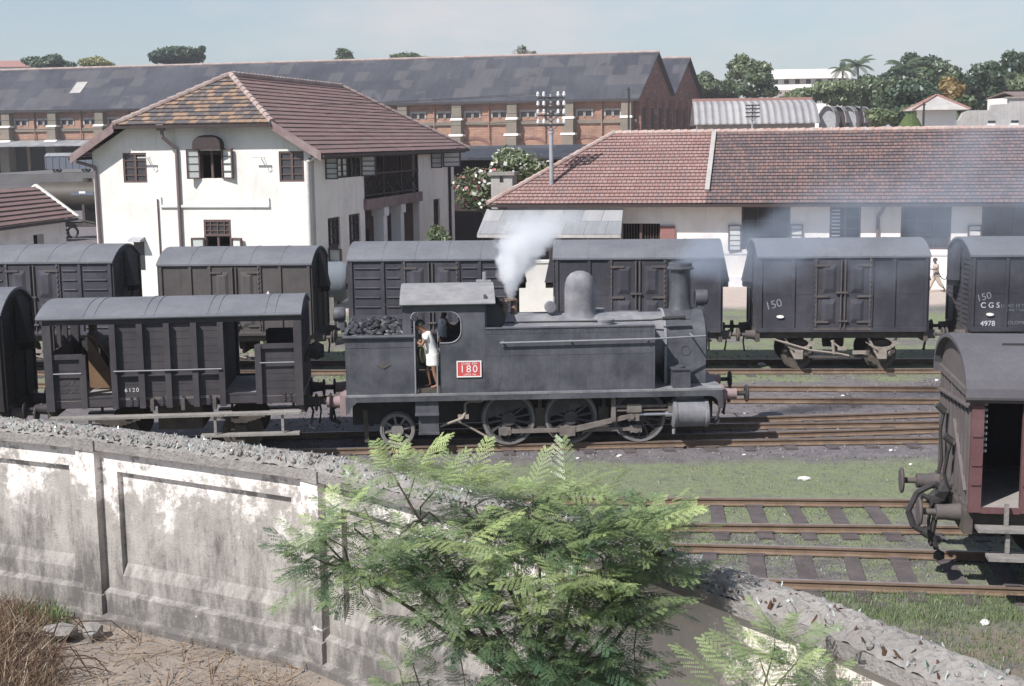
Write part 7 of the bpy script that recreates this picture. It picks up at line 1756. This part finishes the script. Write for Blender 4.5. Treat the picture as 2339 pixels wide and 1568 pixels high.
def yard_grass():
    rng = np.random.default_rng(3); pts = []; tn = []
    def scatter(n, px0, px1, py0, py1, k=1.0, clump=0):
        for _ in range(n):
            q = G(rng.uniform(px0, px1), rng.uniform(py0, py1)); m = clump or 1
            for _ in range(m):
                pts.append((q.x + rng.normal() * .1, q.y + rng.normal() * .1, 0)); tn.append(rng.uniform(.1, .9) * k)
    scatter(1300, 900, 2339, 1045, 1130, 1, 4); scatter(900, 1500, 2160, 1145, 1180, 1, 3); scatter(900, 1500, 2339, 1208, 1245, 1.0, 3); scatter(900, 1560, 2339, 1265, 1320, 1, 3)
    scatter(700, 700, 2339, 700, 740, 1, 4)
    o = blades('grass', pts, .032, .016, M['lf_grass'], tn, .9, 3)
    pts.clear(); tn.clear(); scatter(900, 1880, 2339, 1352, 1425, 1, 5); scatter(420, 2000, 2400, 1400, 1540, .9, 6); scatter(70, 1600, 2160, 840, 862, 1.0, 14); scatter(40, 740, 800, 840, 870, 1, 12); scatter(160, 700, 2339, 765, 812, .8, 8)
    blades('rough_grass', pts, .075, .014, M['lf_grass'], tn, .6, 4)
yard_grass()
def dry_brush():
    rr = random.Random(6); rng = np.random.default_rng(6); pts = []; tn = []
    for _ in range(5200):
        px, py = rr.uniform(-60, 130), rr.uniform(1405, 1620)
        if px > 150 - (1560 - py) * .1 - rr.random() * 90 and py < 1500: continue
        q = G(px, py); pts.append((q.x, q.y, rr.uniform(0, .35) * max(0, 1 - px / 170))); tn.append(rr.random() ** 1.5)
    blades('dry_brush', pts, .21, .012, M['lf_straw'], tn, 1.8, 6)
    st = MB()
    for k in range(26):
        q = G(rr.uniform(-40, 140), rr.uniform(1480, 1600)); L = rr.uniform(.5, 1.1); a = rr.uniform(-.6, .9); h = rr.uniform(.15, .5)
        st.taper([(q.x, q.y, .02), (q.x + L * .3 * math.cos(a), q.y + L * .3 * math.sin(a), h), (q.x + L * .7 * math.cos(a), q.y + L * .7 * math.sin(a), h * .9), (q.x + L * math.cos(a), q.y + L * math.sin(a), .03)], [.014, .012, .009, .005], 5)
    tag(st.build('dry_stems', M['lf_straw'], smooth=False), kind='stuff')
    pts = []; tn = []
    for _ in range(650):
        q = G(rr.uniform(100, 700), rr.uniform(1440, 1640)); pts.append((q.x, q.y, .0)); tn.append(rr.random())
    l = blades('twig_litter', pts, .13, .02, M['lf_straw'], tn, 6.0, 7)
    pts = []; tn = []
    for _ in range(420):
        q = G(rr.uniform(30, 160), rr.uniform(1398, 1432)); pts.append((q.x, q.y, 0)); tn.append(rr.uniform(.3, 1))
    blades('weeds', pts, .2, .03, M['lf_grass'], tn, .9, 8)
    q = G(178, 1462); r = MB(); r.blob((-.25, 0, .14), (.34, .25, .13), 3, .18); r.blob((.2, .05, .12), (.17, .2, .17), 8, .2); tag(r.build('rubble_block', M['conc'], smooth=False, loc=(q.x, q.y, 0)), 'lump of broken concrete at the foot of the wall, lower left', 'rubble')
dry_brush()
def stones():
    rr = random.Random(12)
    first = None
    spots = [(1838, 1096, .16), (1415, 1043, .10), (1015, 1035, .08), (2140, 870, .1), (2230, 873, .08), (1740, 835, .2), (1700, 945, .07), (1880, 960, .08), (2035, 1030, .08), (1960, 1158, .1), (1700, 1040, .06), (1320, 1048, .07), (2080, 1062, .07), (1905, 1003, .06), (2250, 1425, .12), (1925, 905, .07), (2060, 895, .06), (1785, 975, .06)]
    for i, (x, y, r) in enumerate(spots):
        p = G(x, y)
        if first is None:
            m = MB(); m.blob((0, 0, .2), (1, .7, .35), 4, .25); o = first = m.build('stone', M['conc_pale'], smooth=False)
            M['stone'] = plain('pale_stone', (.66, .64, .62), .9); o.data.materials[0] = M['stone']
        else: o = first.copy(); COL.objects.link(o)
        o.location = (p.x, p.y, 0); o.scale = (r, r, r); o.rotation_euler = (0, 0, rr.uniform(0, 6)); tag(o, 'pale stone lying among the tracks', 'stone', 'pale stones scattered in the yard')
stones()
def ballast():
    """loose clinker and stones over the cinder ground, one uncountable spread"""
    rng = np.random.default_rng(14); n = 0; V = []; Fc = []
    o8 = np.array([(1, 0, 0), (-1, 0, 0), (0, 1, 0), (0, -1, 0), (0, 0, 1), (0, 0, -1)], 'f'); f8 = [(0, 2, 4), (2, 1, 4), (1, 3, 4), (3, 0, 4), (2, 0, 5), (1, 2, 5), (3, 1, 5), (0, 3, 5)]
    def add(px, py, r):
        nonlocal n
        p = G(px, py); q = o8 * (r * rng.uniform(.5, 1.3, 3)) @ np.linalg.qr(rng.normal(size=(3, 3)))[0] + np.array([p.x, p.y, r * .2]); V.append(q); Fc.extend([(a + n, b + n, c + n) for a, b, c in f8]); n += 6
    for _ in range(5200): add(rng.uniform(560, 2339), rng.uniform(800, 1050), rng.uniform(.012, .045))
    for _ in range(1500): add(rng.uniform(1500, 2339), rng.uniform(1140, 1340), rng.uniform(.008, .03))
    for _ in range(500): add(rng.uniform(60, 760), rng.uniform(1440, 1640), rng.uniform(.006, .03))
    me = bpy.data.meshes.new('ballast'); me.from_pydata(np.concatenate(V).tolist(), [], Fc)
    t = NT('mixed_clinker'); nn = t.noise(t.pos(), 6, 3, .6); me.materials.append(t.finish(t.mix(t.ramp(nn, .4, .62), (.09, .082, .085), (.25, .235, .235)), .95))
    o = bpy.data.objects.new('ballast', me); COL.objects.link(o); tag(o, kind='stuff')
ballast()
# ---------------------------------------------------------------- people
M['skin'] = plain('brown_skin', (.26, .135, .085), .55, var=.12)
M['skin_dark'] = plain('dark_brown_skin', (.105, .06, .045), .55, var=.12)
M['hair'] = plain('black_hair', (.02, .018, .02), .6)
M['cloth_white'] = plain('white_cotton', (.78, .76, .74), .9, var=.06)
M['cloth_grey'] = plain('grey_white_shirt', (.74, .76, .78), .9, var=.08)
M['cloth_khaki'] = plain('pale_khaki_cloth', (.46, .38, .31), .9, var=.12)
M['cloth_green'] = plain('dark_olive_cloth', (.075, .085, .05), .9, var=.3)
M['cloth_cap'] = plain('dark_teal_cap', (.018, .028, .032), .9)
def skin_mesh(name, chains, mat, parent, levels=2):
    """one continuous tapering body: chains of (point, radius); chains start at a point already laid down to stay joined"""
    vs, es, rs, idx = [], [], [], {}
    for ch in chains:
        prev = None
        for p, r in ch:
            k = tuple(round(x, 4) for x in p)
            if k not in idx: idx[k] = len(vs); vs.append(p); rs.append(r)
            if prev is not None: es.append((prev, idx[k]))
            prev = idx[k]
    me = bpy.data.meshes.new(name + '_source'); me.from_pydata([tuple(v) for v in vs], es, [])
    o = bpy.data.objects.new(name + '_source', me); COL.objects.link(o)
    o.modifiers.new('skin', 'SKIN'); sub = o.modifiers.new('smooth', 'SUBSURF'); sub.levels = levels; sub.render_levels = levels
    for i, d in enumerate(me.skin_vertices[0].data):
        r = rs[i]; d.radius = r if isinstance(r, tuple) else (r, r); d.use_root = (i == 0)
    dg = bpy.context.evaluated_depsgraph_get(); m2 = bpy.data.meshes.new_from_object(o.evaluated_get(dg)); bpy.data.objects.remove(o)
    m2.name = name; m2.materials.clear(); m2.materials.append(mat); m2.polygons.foreach_set('use_smooth', [True] * len(m2.polygons))
    q = bpy.data.objects.new(name, m2); COL.objects.link(q); q.parent = parent; return q
def fingers(root_pt, d, up, s=1.0, curl=.5):
    """five separate finger chains from a palm centre; d = pointing direction, up = back of the hand"""
    d = Vector(d).normalized(); up = Vector(up).normalized(); sd = d.cross(up).normalized(); out = []; b = Vector(root_pt)
    for k, (o, l) in enumerate(((-.030, .058), (-.010, .072), (.011, .067), (.030, .052))):
        a = b + sd * o * s + d * .035 * s; m = a + (d - up * curl * .5).normalized() * l * .55 * s; t = m + (d * .6 - up * curl).normalized() * l * .5 * s
        out.append([(tuple(b), .026 * s), (tuple(a), .0105 * s), (tuple(m), .0092 * s), (tuple(t), .0075 * s)])
    a = b - sd * .034 * s - d * .01 * s; m = a + (d * .6 - sd * .7).normalized() * .034 * s; t = m + (d - up * .3).normalized() * .028 * s
    out.append([(tuple(b), .026 * s), (tuple(a), .0125 * s), (tuple(m), .0105 * s), (tuple(t), .0085 * s)])
    return out
def head_parts(root, c, face, mat, hairmat, s=1.0, cap=False):
    """hair / cap shell over the upper back of the head, with eyes and ears as small shapes of the same head"""
    c = Vector(c); f = Vector(face).normalized(); sd = f.cross(Vector((0, 0, 1))).normalized(); up = sd.cross(f)
    m = MB(); rows, n = 7, 14
    for i in range(rows + 1):
        th = (PI * .56) * i / rows
        for k in range(n):
            a = 2 * PI * k / n; loc = Vector((math.sin(th) * math.cos(a), math.sin(th) * math.sin(a), math.cos(th)))
            fr_ = max(0, loc.x); r = .108 * s * (1 - .10 * fr_ * (i / rows))
            p = c + (f * (loc.x * 1.02 - .08) + sd * loc.y * .82) * r + up * (loc.z * 1.08 + .22 * (1 if cap else 1) * max(0, loc.x) * (i / rows) + .08) * r; m.v.append(tuple(p))
    for i in range(rows):
        for k in range(n): m.f.append((i * n + k, (i + 1) * n + k, (i + 1) * n + (k + 1) % n, i * n + (k + 1) % n)); m.mi.append(0)
    h = m.build('cap' if cap else 'hair', hairmat, root)
    return h
def person_mesh(root, J, skin, s=1.0, face=(-1, 0, 0), legs=True):
    f = Vector(face).normalized()
    H = Vector(J['head'])
    ch = [[(J['pelvis'], (.105 * s, .12 * s)), (J['waist'], (.095 * s, .12 * s)), (J['chest'], (.105 * s, .15 * s)), (J['neck'], .05 * s), (tuple(H - Vector((0, 0, .055 * s))), (.062 * s, .058 * s)), (tuple(H + Vector((0, 0, .02 * s))), (.088 * s, .078 * s)), (tuple(H + Vector((0, 0, .085 * s)) - f * .01), .05 * s)]]
    ch.append([(tuple(H - Vector((0, 0, .055 * s))), (.062 * s, .058 * s)), (tuple(H - Vector((0, 0, .055 * s)) + f * .075 * s), .028 * s)])       # chin and mouth
    ch.append([(tuple(H + Vector((0, 0, .02 * s))), (.088 * s, .078 * s)), (tuple(H + Vector((0, 0, -.005 * s)) + f * .112 * s), .013 * s)])         # nose
    sd = f.cross(Vector((0, 0, 1))).normalized()
    for k in (-1, 1): ch.append([(tuple(H + Vector((0, 0, .02 * s))), (.088 * s, .078 * s)), (tuple(H + sd * k * .088 * s - f * .01), .016 * s)])      # ears
    for k in ('L', 'R'):
        sh, el, wr, hd = J['sh' + k], J['el' + k], J['wr' + k], J['ha' + k]
        ch.append([(J['chest'], (.105 * s, .15 * s)), (sh, .06 * s), (tuple(Vector(sh).lerp(Vector(el), .5)), .046 * s), (el, .037 * s), (tuple(Vector(el).lerp(Vector(wr), .35)), .038 * s), (wr, .025 * s), (hd, (.026 * s, .036 * s))])
        ch += fingers(hd, Vector(hd) - Vector(wr), J.get('up' + k, (0, 0, 1)), s, .7)
        if legs:
            hp, kn, an, to = J['hp' + k], J['kn' + k], J['an' + k], J['to' + k]
            ch.append([(J['pelvis'], (.105 * s, .12 * s)), (hp, .088 * s), (tuple(Vector(hp).lerp(Vector(kn), .5)), .072 * s), (kn, .052 * s), (tuple(Vector(kn).lerp(Vector(an), .35)), .054 * s), (an, .033 * s), (tuple(Vector(an).lerp(Vector(to), .45) + Vector((0, 0, -.02))), (.035 * s, .03 * s)), (to, (.038 * s, .02 * s))])
    return skin_mesh('body', ch, skin, root)
LA = LOCO.rotation_euler.z
def loco_pt(x, y, z):
    c, s_ = math.cos(LA), math.sin(LA); return (LOCO.location.x + x * c - y * s_, LOCO.location.y + x * s_ + y * c, ZR + z)
def fireman():
    o = loco_pt(-1.80, -1.12, 1.42); r = empty('person', o, LA, 'person in white shirt and dark cap leaning out of the engine cab doorway', 'person')
    # local metres: x along the engine, y away, z up from the cab floor
    J = dict(pelvis=(.0, 0, .76), waist=(-.04, 0, .92), chest=(-.12, 0, 1.13), neck=(-.20, 0, 1.33), head=(-.28, -.01, 1.46),
             shL=(-.13, -.17, 1.24), elL=(-.24, -.24, 1.02), wrL=(-.40, -.15, 1.13), haL=(-.46, -.10, 1.19), shR=(-.13, .17, 1.24), elR=(-.26, .2, 1.0), wrR=(-.42, .06, 1.08), haR=(-.47, .0, 1.13),
             hpL=(.0, -.09, .70), knL=(.03, -.10, .38), anL=(.10, -.10, .08), toL=(-.06, -.11, .025), hpR=(.0, .09, .70), knR=(-.14, .10, .40), anR=(-.06, .11, .08), toR=(-.2, .11, .025), upL=(-.2, -.6, .7), upR=(-.2, .6, .7))
    person_mesh(r, J, M['skin'], 1.0, (-.86, -.12, -.42))
    head_parts(r, J['head'], (-.9, -.1, -.3), None, M['cloth_cap'], 1.03, True)
    skin_mesh('shirt', [[((.0, 0, .70), (.17, .18)), ((-.0, 0, .82), (.165, .18)), ((-.04, 0, .96), (.145, .165)), ((-.11, 0, 1.14), (.135, .17)), ((-.15, 0, 1.25), (.10, .13)), ((-.185, 0, 1.30), .065)],
                         [((-.11, 0, 1.14), (.135, .17)), ((-.13, -.175, 1.22), .082), ((-.175, -.215, 1.12), .075)], [((-.11, 0, 1.14), (.135, .17)), ((-.13, .175, 1.22), .082), ((-.18, .2, 1.12), .075)]], M['cloth_white'], r)
    skin_mesh('sarong', [[((.0, 0, .86), (.155, .165)), ((.0, 0, .78), (.185, .19)), ((.01, 0, .68), (.18, .18)), ((.01, 0, .54), (.19, .19)), ((.01, 0, .50), (.18, .18))]], M['cloth_white'], r)
    skin_mesh('cloth_bundle', [[((-.27, -.02, .98), .07), ((-.28, -.03, .85), .10), ((-.25, -.02, .68), .09), ((-.22, 0, .56), .05)]], M['cloth_green'], r)
fireman()
def driver():
    o = loco_pt(-1.55, .35, 1.42); r = empty('person', o, LA, 'person in pale shirt inside the cab reaching for the controls', 'person')
    J = dict(pelvis=(-.02, 0, .86), waist=(-.02, 0, 1.02), chest=(-.02, 0, 1.25), neck=(-.01, 0, 1.44), head=(.02, 0, 1.58),
             shL=(.0, -.19, 1.36), elL=(.22, -.22, 1.22), wrL=(.44, -.20, 1.15), haL=(.50, -.19, 1.14), shR=(.0, .19, 1.36), elR=(.1, .24, 1.1), wrR=(.3, .2, 1.0), haR=(.36, .18, .99),
             hpL=(-.02, -.1, .80), knL=(.03, -.11, .44), anL=(-.02, -.12, .08), toL=(.14, -.13, .025), hpR=(-.02, .1, .8), knR=(.03, .11, .44), anR=(-.02, .12, .08), toR=(.14, .13, .025))
    person_mesh(r, J, M['skin_dark'], 1.0, (1, 0, -.1)); head_parts(r, J['head'], (1, 0, 0), None, M['hair'], 1.0)
    skin_mesh('shirt', [[((-.02, 0, .88), (.12, .15)), ((-.02, 0, 1.04), (.12, .15)), ((-.02, 0, 1.25), (.13, .18)), ((-.01, 0, 1.38), (.10, .13)), ((-.01, 0, 1.42), .065)], [((-.02, 0, 1.25), (.13, .18)), ((.0, -.2, 1.34), .08), ((.09, -.22, 1.29), .072)], [((-.02, 0, 1.25), (.13, .18)), ((.0, .2, 1.34), .08), ((.05, .24, 1.24), .072)]], M['cloth_grey'], r)
    sh = [[((-.02, 0, .9), (.13, .15)), ((-.02, -.09, .78), .105), ((.01, -.105, .6), .095)], [((-.02, 0, .9), (.13, .15)), ((-.02, .09, .78), .105), ((.01, .105, .6), .095)]]
    skin_mesh('shorts', sh, M['cloth_green'], r)
driver()
def walker():
    p = G(2136, 668); r = empty('person', (p.x, p.y, 0), .05, 'person in khaki clothes walking past the white wall between two vans', 'person')
    J = dict(pelvis=(.02, 0, .80), waist=(.0, 0, .95), chest=(-.01, 0, 1.15), neck=(-.03, 0, 1.35), head=(-.06, 0, 1.47),
             shL=(-.02, -.18, 1.26), elL=(-.08, -.24, 1.06), wrL=(-.30, -.2, 1.10), haL=(-.37, -.18, 1.11), shR=(.02, .17, 1.26), elR=(.16, .22, 1.02), wrR=(.26, .22, .78), haR=(.30, .22, .71),
             hpL=(.02, -.09, .75), knL=(.16, -.10, .42), anL=(.40, -.10, .16), toL=(.34, -.11, .03), hpR=(.02, .09, .75), knR=(-.16, .10, .44), anR=(-.24, .10, .09), toR=(-.40, .10, .03), upR=(-.5, 0, .5))
    person_mesh(r, J, M['skin_dark'], 1.0, (-1, -.1, -.05)); head_parts(r, J['head'], (-1, 0, 0), None, M['hair'], 1.05)
    skin_mesh('shirt', [[((.02, 0, .82), (.12, .145)), ((.0, 0, .96), (.115, .14)), ((-.01, 0, 1.15), (.125, .165)), ((-.025, 0, 1.28), (.10, .13)), ((-.03, 0, 1.33), .062)], [((-.01, 0, 1.15), (.125, .165)), ((-.02, -.19, 1.25), .08), ((-.06, -.23, 1.12), .075)], [((-.01, 0, 1.15), (.125, .165)), ((.02, .18, 1.25), .08), ((.1, .2, 1.12), .075)]], M['cloth_khaki'], r)
    skin_mesh('trousers', [[((.02, 0, .84), (.125, .145)), ((.02, -.09, .74), .115), ((.15, -.10, .43), .095), ((.33, -.10, .24), .08)], [((.02, 0, .84), (.125, .145)), ((.02, .09, .74), .115), ((-.15, .10, .45), .095), ((-.22, .10, .20), .08)]], M['cloth_khaki'], r)
    m = MB(); m.taper([(.29, .2, .72), (.36, .2, .62), (.46, .2, .57), (.56, .2, .60)], [.02, .022, .022, .018], 8)
    tag(m.build('walking_cane', M['hair'], loc=(p.x, p.y, 0)), 'dark curved stick held by the person walking past the wall', 'stick')
walker()

# ---------------------------------------------------------------- steam from the safety valve, smoke from the chimney
def plume_mat(name, color, dens, p0, curve, r0, r1, zlen, nscale, cut=.5, fade=1.0, ani=.2, soft=.55, stretch=(1, 1, 1), absorb=(0, 0, 0), root_sharp=.03):
    """volume whose axis bends from p0 along curve(z) = a*z + b*z*z in x and y; radius grows from r0 to r1"""
    t = NT(name); pos = t.pos(loc=tuple(-x for x in p0)); sep = t.n('SeparateXYZ'); t.L(pos, sep.inputs[0]); X, Y, Z = sep.outputs
    ax, bx, ay, by = curve
    u = t.math('DIVIDE', Z, zlen)
    cx_ = t.math('ADD', t.math('MULTIPLY', Z, ax), t.math('MULTIPLY', t.math('MULTIPLY', Z, Z), bx)); cy_ = t.math('ADD', t.math('MULTIPLY', Z, ay), t.math('MULTIPLY', t.math('MULTIPLY', Z, Z), by))
    dx = t.math('SUBTRACT', X, cx_); dy = t.math('SUBTRACT', Y, cy_)
    d = t.math('SQRT', t.math('ADD', t.math('MULTIPLY', dx, dx), t.math('MULTIPLY', dy, dy)))
    R = t.math('ADD', r0, t.math('MULTIPLY', u, r1 - r0))
    q = t.math('DIVIDE', d, R)
    n = t.noise(t.pos(stretch), nscale, 5, .6)
    q = t.math('ADD', q, t.math('MULTIPLY', t.math('SUBTRACT', n, .5), 1.9))
    mr = t.n('MapRange'); mr.interpolation_type = 'SMOOTHSTEP'; mr.inputs[1].default_value = 1.0; mr.inputs[2].default_value = 1.0 - soft; mr.inputs[3].default_value = 0; mr.inputs[4].default_value = 1; t.L(q, mr.inputs[0])
    e = t.n('MapRange'); e.interpolation_type = 'SMOOTHSTEP'; e.inputs[1].default_value = 1.0; e.inputs[2].default_value = cut; t.L(u, e.inputs[0])
    s = t.n('MapRange'); s.inputs[1].default_value = 0.0; s.inputs[2].default_value = root_sharp; t.L(u, s.inputs[0])
    de = t.math('MULTIPLY', t.math('MULTIPLY', mr.outputs[0], e.outputs[0]), t.math('MULTIPLY', s.outputs[0], dens))
    v = t.n('VolumePrincipled'); v.inputs['Color'].default_value = (*color, 1); v.inputs['Anisotropy'].default_value = ani; t.L(de, v.inputs['Density'])
    t.L(v.outputs[0], t.out.inputs['Volume']); return t.m
def domain(name, lo, hi, mat, label, cat):
    m = MB(); m.box(lo[0], hi[0], lo[1], hi[1], lo[2], hi[2]); o = m.build(name, mat, smooth=False); o.data.materials[0].cycles.homogeneous_volume = False if hasattr(o.data.materials[0].cycles, 'homogeneous_volume') else None
    return tag(o, label, cat, kind='stuff')
SV = loco_pt(.05, 0, 3.25)
domain('steam', (SV[0] - 1.5, SV[1] - 1.3, SV[2] - .05), (SV[0] + 2.6, SV[1] + 2.2, SV[2] + 2.6), plume_mat('white_steam', (.97, .98, 1.0), 11.0, SV, (-.06, .26, .1, .1), .08, 1.15, 2.2, 2.7, .2, soft=.45), 'white steam blowing up from the safety valve', 'steam')
CM = loco_pt(4.09, 0, 4.0)
def smoke_mat():
    """thin drifting smoke: a widening band leaving the chimney top and trailing right and away"""
    t = NT('blue_grey_smoke'); pos = t.pos(loc=tuple(-x for x in CM)); sep = t.n('SeparateXYZ'); t.L(pos, sep.inputs[0]); X, Y, Z = sep.outputs
    u = t.math('DIVIDE', X, 17.0)
    cz = t.math('ADD', t.math('MULTIPLY', t.math('POWER', t.math('MAXIMUM', u, 0.0), .6), 1.7), -.05); cy_ = t.math('MULTIPLY', u, 8.5)
    R = t.math('ADD', .28, t.math('MULTIPLY', t.math('POWER', t.math('MAXIMUM', u, 0.0), .7), 3.0))
    dy = t.math('DIVIDE', t.math('SUBTRACT', Y, cy_), R); dz = t.math('DIVIDE', t.math('SUBTRACT', Z, cz), R)
    q = t.math('SQRT', t.math('ADD', t.math('MULTIPLY', dy, dy), t.math('MULTIPLY', dz, dz)))
    n = t.noise(t.pos((1, 1, 1.2)), .42, 5, .62); q = t.math('ADD', q, t.math('MULTIPLY', t.math('SUBTRACT', n, .5), 3.6))
    mr = t.n('MapRange'); mr.interpolation_type = 'SMOOTHSTEP'; mr.inputs[1].default_value = 1.05; mr.inputs[2].default_value = .0; t.L(q, mr.inputs[0])
    s = t.n('MapRange'); s.inputs[1].default_value = -.02; s.inputs[2].default_value = .01; t.L(u, s.inputs[0])
    den = t.math('DIVIDE', .55, t.math('ADD', .35, t.math('MULTIPLY', t.math('MAXIMUM', u, 0.0), 4.6)))
    de = t.math('MULTIPLY', t.math('MULTIPLY', mr.outputs[0], s.outputs[0]), t.math('MULTIPLY', den, .85))
    v = t.n('VolumePrincipled'); v.inputs['Color'].default_value = (.62, .70, .82, 1); v.inputs['Anisotropy'].default_value = .1; t.L(de, v.inputs['Density']); t.L(v.outputs[0], t.out.inputs['Volume']); return t.m
domain('smoke', (CM[0] - .5, CM[1] - 2.2, CM[2] - 2.2), (CM[0] + 17.5, CM[1] + 14, CM[2] + 5.2), smoke_mat(), 'thin blue-grey smoke drifting right from the engine chimney', 'smoke')
# ---------------------------------------------------------------- thin tropical haze over the whole yard
def haze():
    m = MB(); m.box(-420, 420, -30, 460, -1.0, 48)
    t = NT('yard_haze'); v = t.n('VolumePrincipled'); v.inputs['Color'].default_value = (.93, .95, 1.0, 1); v.inputs['Density'].default_value = .00035; v.inputs['Anisotropy'].default_value = .3
    t.L(v.outputs[0], t.out.inputs['Volume']); o = m.build('haze', t.m, smooth=False); tag(o, kind='stuff')
haze()
